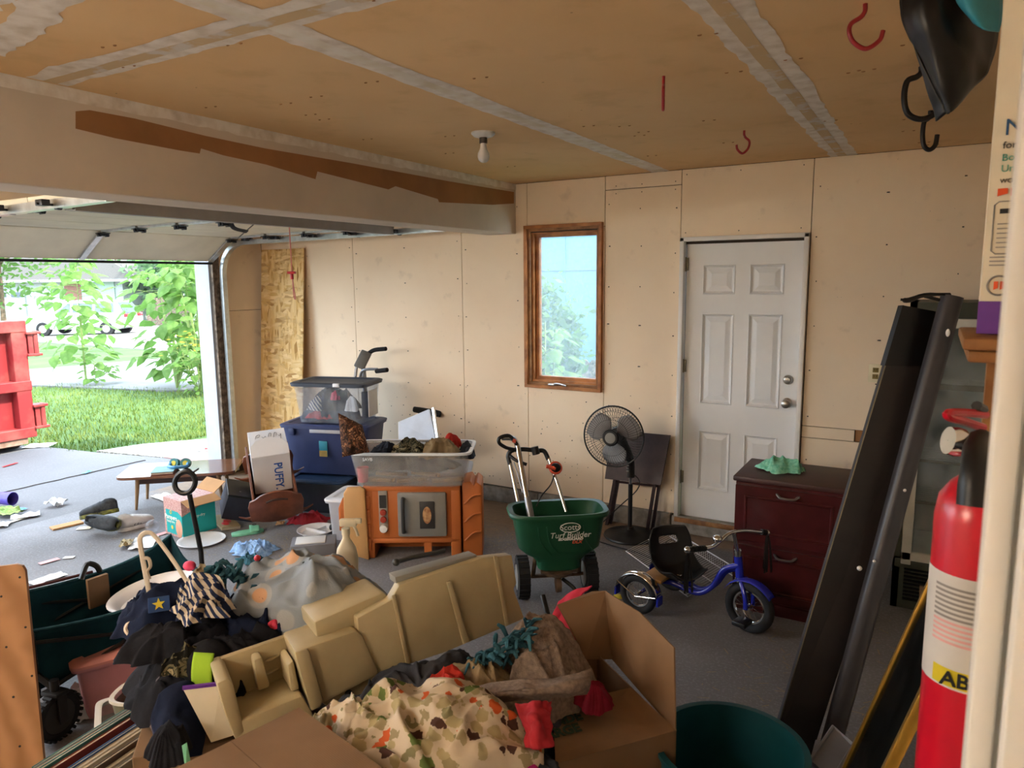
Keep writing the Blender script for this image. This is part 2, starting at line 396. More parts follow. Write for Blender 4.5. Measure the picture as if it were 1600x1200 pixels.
# front wall with the vehicle doorway (plus an unseen second opening, added for daylight)
OY0, OY1, OZ = 2.08, 4.5, 2.2
g = G()
for y0, y1, z0, z1 in ((OY1+.06, W+.13, 0, ZC), (OY0, OY1+.06, OZ, ZC), (1.72, OY0, 0, ZC), (-.75, 1.72, OZ, ZC), (-1.45, -.75, 0, ZC)):
    g.box((XF-.08, (y0+y1)/2, (z0+z1)/2), (.13, y1-y0, z1-z0))
wall_front = struct(g.build('wall_front', 'dark_gap', smooth=0))
for y0, y1, z0, z1 in ((OY1+.06, W, .1, 1.61), (OY1+.06, W, 1.61, ZC), (OY0, OY1+.06, OZ, ZC), (1.72, OY0, .1, ZC), (-.75, 1.72, OZ, ZC), (-1.45, -.75, .1, ZC)):
    g = G(); g.box((XF-PT/2, (y0+y1)/2, (z0+z1)/2), (PT, y1-y0-.004, z1-z0-.004)); g.build('drywall_panel', 'drywall', wall_front, smooth=0)
g = G(); g.box((XF-.12, OY1+.02, OZ/2), (.2, .05, OZ)); g.box((XF-.215, OY1+.07, OZ/2), (.03, .13, OZ))
flat('jamb_white', '#bcc1c9', .6, var=.04); struct(g.build('trim_1', 'jamb_white', smooth=0))
g = G(); g.box((XF+.012, OY1+.045, OZ/2), (.03, .075, OZ), bev=.003)
struct(g.build('trim_2', 'weathered_wood', smooth=0))
g = G(); g.box((XF-.08, 1.9, ZC/2), (.02, .3, ZC)); g.box((XF-.12, OY0-.02, OZ/2), (.2, .04, OZ)); struct(g.build('trim_3', 'white_paint', smooth=0))
# right wall beside the camera, back walls
g = G(); g.box((.27, 1.75, ZC/2), (.12, 2.5, ZC)); wall_right = struct(g.build('wall_right', 'drywall', smooth=0))
g = G(); g.box((.75, 2.95, ZC/2), (.9, .1, ZC)); g.box((1.2, 4.1, ZC/2), (.1, 2.2, ZC)); struct(g.build('wall_nook', 'drywall', smooth=0))
g = G(); g.box((-2.5, -1.4, ZC/2), (7.2, .1, ZC)); struct(g.build('wall_back', 'drywall', smooth=0))
g = G(); g.box((.75, -.95, ZC/2), (1.1, .1, ZC)); g.box((1.25, -.2, ZC/2), (.1, 1.5, ZC)); g.box((.2, -1.2, ZC/2), (.1, .5, ZC)); g.box((.75, .5, ZC/2), (1.0, .1, ZC)); struct(g.build('wall_house', 'casing_white', smooth=0))
# door casing at the camera's doorway
g = G(); p = at(1556, 600, D=.56)
g.box((p.x+.009, p.y+.0, 1.3), (.018, .04, 2.66), bev=.004); g.box((p.x+.16, p.y+.03, 1.3), (.31, .02, 2.66)); g.box((p.x+.05, p.y-.045, 1.1), (.06, .03, 2.2), bev=.003); g.box((p.x+.10, p.y+.02, 1.1), (.13, .1, 2.2))
struct(g.build('trim_4', 'casing_white'))
# ================================================================ ceiling
g = G(); g.box((-2.35, 1.86, ZC+.06), (7.5, 6.7, .09)); ceiling = struct(g.build('ceiling', 'dark_gap', smooth=0))
for x0, x1 in ((XF, -5.35), (-5.35, -4.15), (-4.15, -2.96), (-2.96, -1.757), (-1.757, -.57), (-.57, 1.25)):
    for y0, y1 in ((-1.4, 1.572), (1.572, W)):
        g = G(); g.box(((x0+x1)/2, (y0+y1)/2, ZC+.007), (x1-x0-.003, y1-y0-.003, PT)); g.build('ceiling_panel', 'kraft_ceiling', ceiling, smooth=0)
def ragged(name, mat, parent, p0, p1, w0, w1, z, off0, off1, seed, step=.035, jag=.5):
    """a smeared strip between p0 and p1, from off-w to off+w, with torn-looking edges"""
    p0, p1 = V(p0), V(p1); d = (p1-p0); L = d.length; d.normalize(); n = V((-d.y, d.x, 0)); k = int(L/step); g = G(); A = []; Bq = []
    for i in range(k+1):
        t = i/k; q = p0+d*L*t; o = off0+(off1-off0)*t; wdt = w0+(w1-w0)*t
        ea = wdt*(1+jag*(nz(t*L*2.3+seed, 1)*.9+nz(t*L*9+seed, 2)*.6+nz(t*L*24, seed)*.35)); eb = wdt*(1+jag*(nz(t*L*2.1+seed, 5)*.9+nz(t*L*8+seed, 6)*.6+nz(t*L*22, seed+4)*.35))
        A.append(q+n*(o+ea)); Bq.append(q+n*(o-eb))
    va = [(a.x, a.y, z) for a in A]+[(a.x, a.y, z) for a in Bq]; N = k+1
    g._add(va, [(i, i+1, N+i+1, N+i) for i in range(k)])
    return g.build(name, mat, parent, smooth=0)
for x, wd in ((-.57, .085), (-1.757, .07)):
    ragged('joint_compound_smear', 'joint_compound', ceiling, (x, -1.4, 0), (x, W, 0), wd, wd*.95, ZC-.0012, 0, 0, x*9, jag=.3)
    ragged('paper_tape', 'paper_tape' if x > -1 else 'tape_white', ceiling, (x, -1.4, 0), (x, W, 0), .026, .026, ZC-.0022, .004, .004, x, jag=.15)
ragged('joint_compound_smear', 'joint_compound', ceiling, (-2.94, 1.572, 0), (1.1, 1.572, 0), .075, .075, ZC-.0016, 0, 0, 4, jag=.35)
ragged('paper_tape', 'paper_tape', ceiling, (-2.94, 1.572, 0), (1.1, 1.572, 0), .026, .026, ZC-.0024, .01, .01, 2, jag=.15)
ragged('joint_compound_patch', 'joint_compound', ceiling, (-2.75, 1.28, 0), (-1.95, 1.15, 0), .06, .05, ZC-.0012, 0, 0, 8, jag=.8)
ragged('joint_compound_patch', 'joint_compound', ceiling, (-2.9, .95, 0), (-1.75, 1.0, 0), .13, .12, ZC-.0012, 0, 0, 9, jag=.5)
g = G(); r = random.Random(11)      # popped nails in pairs
for i in range(34):
    x, y = r.uniform(-2.8, -.1), r.uniform(1.4, 5)
    for k in (0, .05): g.ball((x+k, y+k*.2, ZC), (.008, .005, .004), n=6, mlt=4)
g.build('nail_pops', 'bare_paper', ceiling, kind='stuff')
# ================================================================ drop beam
BX = -2.957
g = G(); g.box((BX-.13, (W-1.4)/2, (2.247+ZC)/2), (.26, W+1.4, ZC-2.247), bev=.004, seg=1)
beam = struct(g.build('beam', 'beam_paint', smooth=0))
top = [(118, 174), (140, 172), (210, 185), (320, 212), (415, 232), (550, 255), (700, 283), (803, 300)]
bot = [(803, 318), (770, 320), (686, 316), (684, 311), (618, 291), (607, 296), (496, 268), (493, 280), (415, 257), (350, 243), (314, 232), (312, 240), (280, 235), (180, 216), (118, 201)]
g = G(); bm_ = g.bm; vs = []
for x, y in top+bot: q = at(x, y, X=BX+.0015); vs.append(bm_.verts.new(q))
es = [bm_.edges.new((vs[i], vs[(i+1) % len(vs)])) for i in range(len(vs))]; bmesh.ops.triangle_fill(bm_, edges=es, use_beauty=True)
g.build('bare_paper_patch', 'bare_paper', beam, smooth=0)
g = G(); N = 120; A = []
for i in range(N+1):
    y = -1.3+(W+1.3)*i/N; A += [(BX+.0015, y, ZC-.001), (BX+.0015, y, ZC-.05-.012*nz(y*5, 3)-.01*nz(y*17, 3))]
g._add(A, [(2*i, 2*i+1, 2*i+3, 2*i+2) for i in range(N)]); g.build('joint_compound_smear', 'joint_compound', beam, smooth=0)
# ================================================================ roof above (keeps the sun off the garage)
g = G(); g.box((-2.6, 1.9, ZC+.2), (8.0, 7.6, .12)); struct(g.build('roof', 'roofing', smooth=0))
# ================================================================ window
win = struct(bpy.data.objects.new('window_1', None)); C.objects.link(win)
def rect_frame(name, mat, parent, x0, x1, z0, z1, t, y0, y1, bev=.002):
    g = G(); yc, d = (y0+y1)/2, abs(y1-y0)
    g.box(((x0+x1)/2, yc, z0+t/2), (x1-x0, d, t), bev=bev, seg=1); g.box(((x0+x1)/2, yc, z1-t/2), (x1-x0, d, t), bev=bev, seg=1)
    g.box((x0+t/2, yc, (z0+z1)/2), (t, d, z1-z0-2*t), bev=bev, seg=1); g.box((x1-t/2, yc, (z0+z1)/2), (t, d, z1-z0-2*t), bev=bev, seg=1)
    return g.build(name, mat, parent, smooth=30)
a, b, c, d = -2.872, -2.197, 1.012, 2.305
rect_frame('frame', 'cedar_frame', win, a, b, c, d, .026, W-.035, W+.03)
rect_frame('stop', 'raw_wood', win, a+.024, b-.024, c+.024, d-.024, .022, W-.012, W+.06)
rect_frame('stop', 'cedar_frame', win, a+.044, b-.044, c+.044, d-.044, .02, W+.015, W+.09)
sash = rect_frame('sash', 'cedar_frame', win, a+.06, b-.03, c+.055, d-.055, .035, W+.05, W+.10)
q = Mt('dusty_glass', .1)
t_ = q.t; tr = _node(t_, 'ShaderNodeBsdfTransparent'); tl = _node(t_, 'ShaderNodeBsdfTranslucent'); tl.inputs[0].default_value = (.75, .86, .95, 1)
gl = _node(t_, 'ShaderNodeBsdfGlossy'); gl.inputs['Roughness'].default_value = .35; mx = _node(t_, 'ShaderNodeMixShader'); mx2 = _node(t_, 'ShaderNodeMixShader')
dust = q.ramp(q.noise(60, 6), [(.3, .07), (.75, .2)]); t_.links.new(dust, mx.inputs[0]); t_.links.new(tr.outputs[0], mx.inputs[1]); t_.links.new(tl.outputs[0], mx.inputs[2])
mx2.inputs[0].default_value = .02; t_.links.new(mx.outputs[0], mx2.inputs[1]); t_.links.new(gl.outputs[0], mx2.inputs[2])
t_.links.new(mx2.outputs[0], t_.nodes['Material Output'].inputs[0])
g = G(); g.box(((a+b+.03)/2, W+.077, (c+d)/2), (b-a-.11, .004, d-c-.15)); g.build('pane', 'dusty_glass', win, smooth=0)
g = G(); g.box((-2.62, W-.02, c+.035), (.07, .03, .014), bev=.004); g.tube([(-2.6, W-.03, c+.04), (-2.56, W-.04, c+.045), (-2.49, W-.04, c+.032)], .008, 8, k=3)
g.build('crank', 'brushed_nickel', win)
# ================================================================ door
door = struct(bpy.data.objects.new('door_1', None)); C.objects.link(door)
x0, x1, z0, z1 = DX0+.012, DX1-.012, .122, 2.13; Y = W+.028
# slab with six sunk fields
colx = [(x0+.118, x0+.345), (x1-.345, x1-.118)]; rowz = [(z0+.215, z0+.66), (z0+.86, z0+1.51), (z0+1.645, z0+1.85)]
g = G(); xs = sorted([x0, x1]+[v for c_ in colx for v in c_]); zs = sorted([z0, z1]+[v for r_ in rowz for v in r_])
for i in range(len(xs)-1):
    for j in range(len(zs)-1):
        hole = any(abs(xs[i]-c_[0]) < 1e-6 for c_ in colx) and any(abs(zs[j]-r_[0]) < 1e-6 for r_ in rowz)
        if not hole: g.poly([(xs[i], Y, zs[j]), (xs[i+1], Y, zs[j]), (xs[i+1], Y, zs[j+1]), (xs[i], Y, zs[j+1])])
bmesh.ops.remove_doubles(g.bm, verts=g.bm.verts[:], dist=1e-5)
g.box(((x0+x1)/2, Y+.03, (z0+z1)/2), (x1-x0, .02, z1-z0)); g.build('slab', 'door_white', door, smooth=0)
for (a, b) in colx:
    for (c, d) in rowz:
        g = G(); prof = [(0, 0), (.006, -.004), (.012, .004), (.02, .012), (.028, .012), (.06, .003), (.062, .003)]
        rings = [[(a+o, Y+y, c+o), (b-o, Y+y, c+o), (b-o, Y+y, d-o), (a+o, Y+y, d-o)] for o, y in prof]
        for A, B in zip(rings, rings[1:]):
            for k in range(4): g.poly([A[k], A[(k+1) % 4], B[(k+1) % 4], B[k]])
        g.poly(rings[-1]); bmesh.ops.remove_doubles(g.bm, verts=g.bm.verts[:], dist=1e-5)
        g.build('raised_panel', 'door_white', door, smooth=0)
rect = G(); t = .03
rect.box((DX0-.008, W+.0, (.122+DZ1)/2+.01), (t, .075, DZ1-.10), bev=.003); rect.box((DX1+.008, W+.0, (.122+DZ1)/2+.01), (t, .075, DZ1-.10), bev=.003)
rect.box(((DX0+DX1)/2, W+.0, DZ1+.008), (DX1-DX0+.046, .075, t), bev=.003); rect.build('casing', 'white_paint', door)
g = G(); g.box(((DX0+DX1)/2, W+.0, .105), (DX1-DX0+.03, .11, .034), bev=.004); g.build('threshold', 'raw_wood', door)
for z in (1.98, 1.25, .42):
    g = G(); g.box((x0+.004, Y-.008, z), (.022, .012, .09), bev=.002); g.cyl((x0-.003, Y-.016, z-.05), (x0-.003, Y-.016, z+.05), .007, n=10); g.build('hinge', 'brass_dark', door)
for z, nm in ((1.19, 'deadbolt'), (1.03, 'knob')):
    kx = x1-.065; g = G(); T = TR((kx, Y, z), (PI/2, 0, 0))
    if nm == 'knob': g.lathe([(.001, 0), (.034, 0), (.034, .006), (.028, .01), (.012, .014), (.012, .032), (.024, .04), (.03, .052), (.028, .066), (.016, .074), (.001, .075)], 24, T, cap=False)
    else: g.lathe([(.001, 0), (.033, 0), (.032, .012), (.026, .02), (.018, .022), (.016, .03), (.001, .031)], 24, T, cap=False)
    g.build(nm, 'brushed_nickel', door)
g = G(); g.box((x1+.004, Y+.0, 1.03), (.012, .03, .06)); g.build('strike_plate', 'brass_dark', door)
# ================================================================ outlet
o = thing('wall_outlet', 'almond duplex wall outlet beside the white door', 'outlet', (-.311, W, 1.268))
g = G(); g.box((0, -.004, 0), (.082, .008, .118), bev=.003); g.build('cover_plate', 'almond', o)
for z in (.021, -.021):
    g = G(); g.box((0, -.009, z), (.034, .004, .03), bev=.002); f = g.build('receptacle', 'almond_dark', o)
    for dx in (-.007, .007):
        g = G(); g.box((dx, -.0115, z+.003), (.003, .002, .01)); g.build('slot', 'black_rubber', f)
# ================================================================ garage door and tracks
gd = thing('sectional_garage_door', 'cream sectional garage door rolled up over the open vehicle doorway', 'garage door')
DY0, DY1 = 2.06, 4.50; prof = [(-5.9, 2.075), (-5.56, 2.285), (-5.09, 2.298), (-4.62, 2.298), (-4.15, 2.298), (-3.7, 2.298)]
HX = []
for i, ((xa, za), (xb, zb)) in enumerate(zip(prof, prof[1:])):
    d = V((xb-xa, 0, zb-za)); L = d.length; d.normalize(); n = V((d.z, 0, -d.x))
    T = frame((xa, (DY0+DY1)/2, za), d, (0, 1, 0), d.cross(V((0, 1, 0))))
    g = G(); g.box((L/2, 0, .02), (L-.008, DY1-DY0, .035), bev=.004, seg=1, T=T)
    s_ = g.build('door_section', 'door_panel_cream', gd, smooth=0)
    for yy, wd, nm in ((0, .05, 'centre_stile'), (-(DY1-DY0)/2+.035, .06, 'end_stile'), ((DY1-DY0)/2-.035, .06, 'end_stile')):
        g = G(); g.box((L/2, yy, -.004), (L-.03, wd, .018), bev=.002, seg=1, T=T)
        for k in range(4): g.cyl((L*(.2+.2*k), yy+.012*(-1)**k, -.013), (L*(.2+.2*k), yy+.012*(-1)**k, -.0145), .006, n=6, T=T)
        g.build(nm, 'galv', s_)
    for yy in (-(DY1-DY0)/2, (DY1-DY0)/2):
        pass
    if i:
        for yy in (0, -(DY1-DY0)/2+.04, (DY1-DY0)/2-.04):
            g = G(); T2 = TR((xa, (DY0+DY1)/2+yy, za)); g.box((-.02, 0, -.02), (.05, .075, .006), bev=.001, T=T2); g.box((.03, 0, -.02), (.04, .06, .006), bev=.001, T=T2)
            g.cyl((0, -.045, -.03), (0, .045, -.03), .011, n=8, T=T2); g.box((0, .03, -.03), (.05, .006, .03), T=T2); g.box((0, -.03, -.03), (.05, .006, .03), T=T2)
            g.build('hinge', 'dark_steel', gd)
g = G(); g.box((-5.915, (DY0+DY1)/2, 2.062), (.045, DY1-DY0, .02), bev=.006); g.build('bottom_seal', 'black_rubber', gd)
g = G(); g.box((-3.72, (DY0+DY1)/2, 2.28), (.03, DY1-DY0, .075)); g.box((-3.76, (DY0+DY1)/2, 2.25), (.09, DY1-DY0, .006)); flat('strut_grey', '#8d8985', .6, var=.06); g.build('strut', 'strut_grey', gd)
g = G(); pa, pb = at(372, 372, Y=3.55), at(412, 337, Y=3.4)
g.tube([pa, pb], .017, 4, flat=.25); g.tube([at(360, 343, Y=3.45), at(365, 356, Y=3.45), at(386, 362, Y=3.45)], .016, 6, k=4, flat=.3); g.build('opener_arm', 'dark_steel', gd)
for side, yy in (('r', 4.585), ('l', 1.985)):
    tk = thing('garage_door_track', 'bent galvanized door track curving along the wall beside the plywood-like board' if side == 'r' else 'galvanized door track end showing at the upper left under the beam', 'door track', (0, yy, 0))
    path = [(-5.87, 0, .05), (-5.87, 0, 1.0), (-5.87, 0, 1.95)]+[(-5.87+.3*(1-math.cos(t)), 0, 1.95+.3*math.sin(t)) for t in [PI/2*k/8 for k in range(1, 9)]]+[(-4.4, 0, 2.262), (-3.28, 0, 2.275)]
    g = G(); P = [V(p) for p in path]
    for dy, wd in ((-.022, .004), (.022, .004)):
        for p, q_ in zip(P, P[1:]):
            d = (q_-p).normalized(); n = V((-d.z, 0, d.x))
            g.b8([p+V((0, dy-.003, 0))-n*.02, p+V((0, dy+.003, 0))-n*.02, q_+V((0, dy+.003, 0))-n*.02, q_+V((0, dy-.003, 0))-n*.02, p+V((0, dy-.003, 0))+n*.02, p+V((0, dy+.003, 0))+n*.02, q_+V((0, dy+.003, 0))+n*.02, q_+V((0, dy-.003, 0))+n*.02])
    for p, q_ in zip(P, P[1:]):
        d = (q_-p).normalized(); n = V((-d.z, 0, d.x)); p2, q2 = p-n*.02, q_-n*.02
        g.b8([p2+V((0, -.022, 0))-n*.003, p2+V((0, .022, 0))-n*.003, q2+V((0, .022, 0))-n*.003, q2+V((0, -.022, 0))-n*.003, p2+V((0, -.022, 0)), p2+V((0, .022, 0)), q2+V((0, .022, 0)), q2+V((0, -.022, 0))])
    g.build('rail', 'galv', tk, smooth=30)
    for x in (-5.45, -5.05, -4.6, -4.15, -3.72):
        g = G(); g.cyl((x, -.1, 2.262), (x, .01, 2.262), .006, n=8); g.cyl((x, -.012, 2.262), (x, .012, 2.262), .023, n=14); g.box((x, -.07, 2.268), (.06, .04, .03), bev=.003); g.build('roller', 'dark_steel', tk)
    g = G(); g.box((-3.5, .0, 2.45), (.03, .004, .4)); g.box((-4.6, .0, 2.46), (.03, .004, .36)); g.box((-3.5, 0, 2.29), (.12, .012, .05)); g.build('hanger_strap', 'galv', tk)
flat('cord_red', '#c77a72', .7); flat('plastic_red', '#c22a2f', .35, var=.05)
rc = thing('release_cord', 'thin reddish release cord with a red T handle in front of the strand board', 'cord', (-3.8, 3.52, 0))
g = G(); g.tube([(0, 0, 2.32), (.002, 0, 2.1), (0, .002, 1.94)], .004, 6); g.tube([(0, .003, 1.93), (.012, .0, 1.85), (.01, .012, 1.78), (0, .016, 1.765), (-.006, .012, 1.8), (-.004, .008, 1.93)], .0035, 6, k=4); g.build('cord', 'cord_red', rc)
g = G(); g.box((0, 0, 1.945), (.05, .05, .018), rot=(0, 0, .5), bev=.005); g.cyl((0, 0, 1.90), (0, 0, 1.945), .012, n=10); g.build('handle', 'plastic_red', rc)
# ================================================================ bulb and ceiling hooks
flat('porcelain', '#d8d6d2', .35, var=.03); flat('bulb_glass', '#d9d8d6', .25, var=.02); flat('bakelite', '#4a4038', .5)
bl = thing('light_fixture', 'bare bulb in a round white ceiling lampholder', 'light fixture', tuple(at(755, 207, Z=ZC)))
g = G(); g.lathe([(.001, 0), (.062, 0), (.062, -.008), (.05, -.02), (.03, -.026), (.001, -.027)], 24, cap=False); g.build('base_plate', 'porcelain', bl)
g = G(); g.lathe([(.02, -.02), (.021, -.05), (.02, -.055), (.001, -.056)], 16, cap=False); g.build('socket', 'bakelite', bl)
g = G(); g.lathe([(.0155, -.05), (.0165, -.07), (.02, -.085), (.029, -.103), (.031, -.12), (.027, -.138), (.015, -.149), (.001, -.152)], 20, cap=False); g.build('bulb', 'bulb_glass', bl)
flat('vinyl_red', '#a02c33', .35, var=.05); flat('vinyl_black', '#17171a', .4, var=.1)
def hook(label, px, py, mat, w, h, ang, up=.0, grp='screw-in ceiling hooks', rad=.009):
    p = at(px, py, Z=ZC); o = thing('ceiling_hook', label, 'hook', tuple(p), ang, grp)
    g = G(); g.tube([(0, 0, 0), (0, 0, -.02), (-w*.12, 0, -.035), (-w*.4, 0, -.05), (-w*.45, 0, -h*.6), (-w*.3, 0, -h+.02), (w*.1, 0, -h), (w*.5, 0, -h+.02), (w*.6, 0, -h*.62)], rad, 10, k=6); g.build('hook_bend', mat, o)
    g = G(); g.cyl((0, 0, .005), (0, 0, -.03), .004, n=8); g.build('screw_shank', 'galv', o)
hook('large red hook hanging from the ceiling, nearest the black bag', 1352, 6, 'vinyl_red', .085, .12, .35, rad=.0065)
hook('red ceiling hook seen edge on as a straight rod', 1037, 119, 'vinyl_red', .085, .12, YAW+1.36, rad=.006)
hook('small red ceiling hook above the white door', 1163, 204, 'vinyl_red', .065, .115, 3.7, rad=.006)
hook('large black ceiling hook below the hanging bag', 1440, 104, 'vinyl_black', .115, .185, .35, rad=.0105)
hook('narrow black ceiling hook, lowest of the five, near the far wall', 1454, 173, 'vinyl_black', .06, .175, .35, rad=.0105)
# ================================================================ strand board leaning in the corner
def mk_osb():
    q = Mt('strand_board', .7, spec=.25)
    v1 = q.vor(9, q.co((4, 4, 1.0), rot=(.0, .5, .3)), out='Color'); v2 = q.vor(10, q.co((1.2, 1.2, 4), rot=(.3, .7, 0)), out='Color'); n = q.noise(6, 5)
    a = q.ramp(v1, [(.1, '#9a7038'), (.4, '#cfa766'), (.7, '#e3c68d'), (.95, '#b08148')]); b = q.ramp(v2, [(.1, '#c8a05f'), (.5, '#e6cb96'), (.9, '#a57a44')])
    q.col(q.mix(q.ramp(n, [(.45, 0.), (.55, 1.)]), a, b)); q.bump(v1, .3, .003)
mk_osb()
T = frame((-5.595, W-.03-.17, .01), (1, 0, 0), V((0, .17, 2.19)).normalized(), V((0, -2.19, .17)).normalized())
g = G(); g.box((0, 1.1, .006), (.59, 2.2, .012), T=T)
sb = tag(g.build('strand_board', 'strand_board', smooth=0), 'tall oriented strand board sheet leaning in the far corner', 'board')

# ================================================================ two added fill lights out of view, shaped as tube strips, brightening the room
q = Mt('fill_glow', .5); q.b.inputs['Emission Color'].default_value = (1, .96, .9, 1); q.b.inputs['Emission Strength'].default_value = 20; q.col('#ffffff')
q = Mt('fill_glow_dim', .5); q.b.inputs['Emission Color'].default_value = (1, .93, .82, 1); q.b.inputs['Emission Strength'].default_value = 15; q.col('#ffffff')
for k, (lx, ly) in enumerate(((-4.3, .35), (-2.1, -1.15))):
    fl = thing('fill_strip_light', ('added fill light shaped as a two-tube strip in the bay beyond the beam', 'added fill light shaped as a two-tube strip behind the camera')[k], 'fill light', (lx, ly, (2.13, 2.0)[k]))
    g = G(); g.box((0, 0, .05), (1.25, .10, .05), bev=.008); g.build('housing', 'white_paint', fl)
    for dy in (-.09, .09): g = G(); g.cyl((-.6, dy, 0), (.6, dy, 0), .018, n=12); g.build('tube', 'fill_glow' if k == 0 else 'fill_glow_dim', fl)
    for x in (-.6, .6): g = G(); g.box((x, 0, .02), (.03, .24, .05), bev=.005); g.build('end_cap', 'white_paint', fl)
    for x in (-.4, .4): g = G(); g.cyl((x, 0, .07), (x, 0, (.507, .637)[k]), .004, n=6); g.build('hanging_rod', 'galv', fl)
# ================================================================ outdoors
def gz(x): return min(0, .021*(x+6.3))
def gp(px, py, dz=0):
    z = 0
    for i in range(40): p = at(px, py, Z=z); z = gz(p.x)
    return V((p.x, p.y, z+dz))
q = Mt('lawn', .9, spec=.1)
q.col(q.mix(q.ramp(q.noise(1.2, 6), [(.35, 0.), (.7, 1.)]), q.mix(q.noise(30, 5), '#4a622c', '#667a44'), q.mix(q.noise(40, 4), '#6c7648','#4a622c'))); q.bump(q.noise(60, 5), .6, .03)
flat('far_lawn', '#33501f', .9, col2='#4a6430', scale=.6, bump=.4, bscale=20); flat('asphalt', '#6c6c6e', .85, var=.06, scale=1, bump=.2); flat('sidewalk', '#87847f', .85, var=.06, scale=1.5, bump=.2)
flat('pink_concrete', '#a8837c', .85, var=.1, scale=3, bump=.2)
q = Mt('gravel', .9); q.col(q.ramp(q.vor(45, out='Color'), [(.1, '#6d675e'), (.5, '#a39c90'), (.9, '#c5beb2')])); q.bump(q.vor(45), .8, .02)
g = G()
def gq(pts, dz, mat, name, kind='structure', n=1):
    g = G(); top = [V((p[0], p[1], gz(p[0])+dz)) for p in pts]; g._add([t-V((0, 0, .04)) for t in top]+top, [tuple(range(len(pts)))[::-1], tuple(range(len(pts), 2*len(pts)))]+[(i, (i+1) % len(pts), (i+1) % len(pts)+len(pts), i+len(pts)) for i in range(len(pts))])
    return struct(g.build(name, mat, smooth=0))
gq([(XF-.16, -12), (XF-.16, 40), (-140, 40+60), (-140, -60)], -.03, 'far_lawn', 'ground')
gq([(1.4, W+.13), (XF-.16, W+.13), (XF-.16, 14), (1.4, 14)], -.03, 'lawn', 'ground_side')
e = [gp(0, 683), gp(47, 690), gp(100, 701), gp(152, 705)]
gq([(XF-.16, -3.5), (XF-.16, 4.75), (-7.25, 4.72), (e[3].x, e[3].y-.05), (e[2].x, e[2].y), (-9.9, 4.36), (-14, 4.3), (-30, 4.2), (-30, -3.5)], .0, 'driveway', 'driveway')
gq([(XF-.16, 4.75), (-7.25, 4.74), (-7.0, 5.25), (XF-.16, 5.4)], .004, 'pink_concrete', 'path')
gq([(-7.26, 4.74), (-8.35, 4.62), (-8.2, 5.1), (-7.6, 5.75), (-6.2, 6.4), (XF-.16, 5.42), (-7.0, 5.26)], .0, 'gravel', 'path_gravel')
s0, s1, s2, s3 = gp(60, 602), gp(260, 610), gp(240, 561), gp(60, 576)
gq([(s0.x-9, s0.y-6), (s0.x, s0.y), (s1.x, s1.y), (s1.x+5, s1.y+3), (s2.x+4, s2.y+14), (s2.x, s2.y), (s3.x, s3.y), (s3.x-9, s3.y-8)], .0, 'asphalt', 'street')
f0, f1 = gp(30, 532), gp(250, 547)
gq([(f0.x-8, f0.y-4), (f0.x, f0.y), (f1.x, f1.y), (f1.x+3, f1.y+6), (-28, 30), (-60, 40), (-62, 18)], .0, 'sidewalk', 'pavement')
# cracks in the drive, dark joint at the garage threshold
g = G(); a, b = gp(0, 771), gp(228, 719); pts = [a.lerp(b, t/14)+V((.02*nz(t*.9, 2), .02*nz(t*.9, 7), .003)) for t in range(15)]
g.tube(pts, .0045, 5, flat=1); struct(g.build('path_joint_line', 'dark_gap'))
# grass blades
g = G(); r = random.Random(5); rr = np.random.default_rng(5)
vs, fs = [], []
def blades(n, fx, hmin, hmax):
    for i in range(n):
        x, y = fx(); z = gz(x)-.03; a = r.uniform(0, 2*PI); h = r.uniform(hmin, hmax); w_ = r.uniform(.004, .009); dx, dy = math.cos(a)*w_, math.sin(a)*w_; lx, ly = r.uniform(-.03, .03), r.uniform(-.03, .03)
        k = len(vs); vs.extend([(x-dx, y-dy, z), (x+dx, y+dy, z), (x+lx, y+ly, z+h)]); fs.append((k, k+1, k+2))
def fxl():
    while True:
        x = -8.0-abs(r.random()**1.6)*8; y = r.uniform(4.4, 9.5)
        if y > 4.45+max(0, (x+8.6)*.9) and (y < 8.0+(x+16)*.1+.2) and not (x > -8.4 and y < 5.2+(x+8.3)*1.2): return x, y
blades(16000, fxl, .03, .085)
me = bpy.data.meshes.new('grass'); me.from_pydata(vs, [], fs); q = Mt('grass_blade', .8, spec=.15)
q.col(q.mix(q.ramp(q.noise(2.2, 5), [(.35, 0.), (.7, 1.)]), '#4e6a2a', '#788446')); me.materials.append(q.m)
go = bpy.data.objects.new('grass', me); C.objects.link(go); tag(go, 'short sunlit lawn grass between the driveway and the street', 'grass', kind='stuff')
# ---------------------------------------------------------------- leaves
def leafmat(name, c1, c2, tr=.45):
    q = Mt(name, .55, spec=.3); c = q.mix(q.ramp(q.noise(3, 3), [(.35, 0.), (.65, 1.)]), c1, c2); q.col(c)
    tl = _node(q.t, 'ShaderNodeBsdfTranslucent'); q.t.links.new(q.mix(.5, c, '#7fae5a'), tl.inputs[0]); mx = _node(q.t, 'ShaderNodeMixShader'); mx.inputs[0].default_value = tr
    q.t.links.new(q.b.outputs[0], mx.inputs[1]); q.t.links.new(tl.outputs[0], mx.inputs[2]); q.t.links.new(mx.outputs[0], q.t.nodes['Material Output'].inputs[0])
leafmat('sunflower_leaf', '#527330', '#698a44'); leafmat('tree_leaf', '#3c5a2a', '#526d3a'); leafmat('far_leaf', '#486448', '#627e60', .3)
flat('stalk', '#7d9152', .7, var=.1); flat('bark', '#6b5a49', .9, var=.3, bump=.4); flat('petal_yellow', '#e0b92b', .6, var=.1)
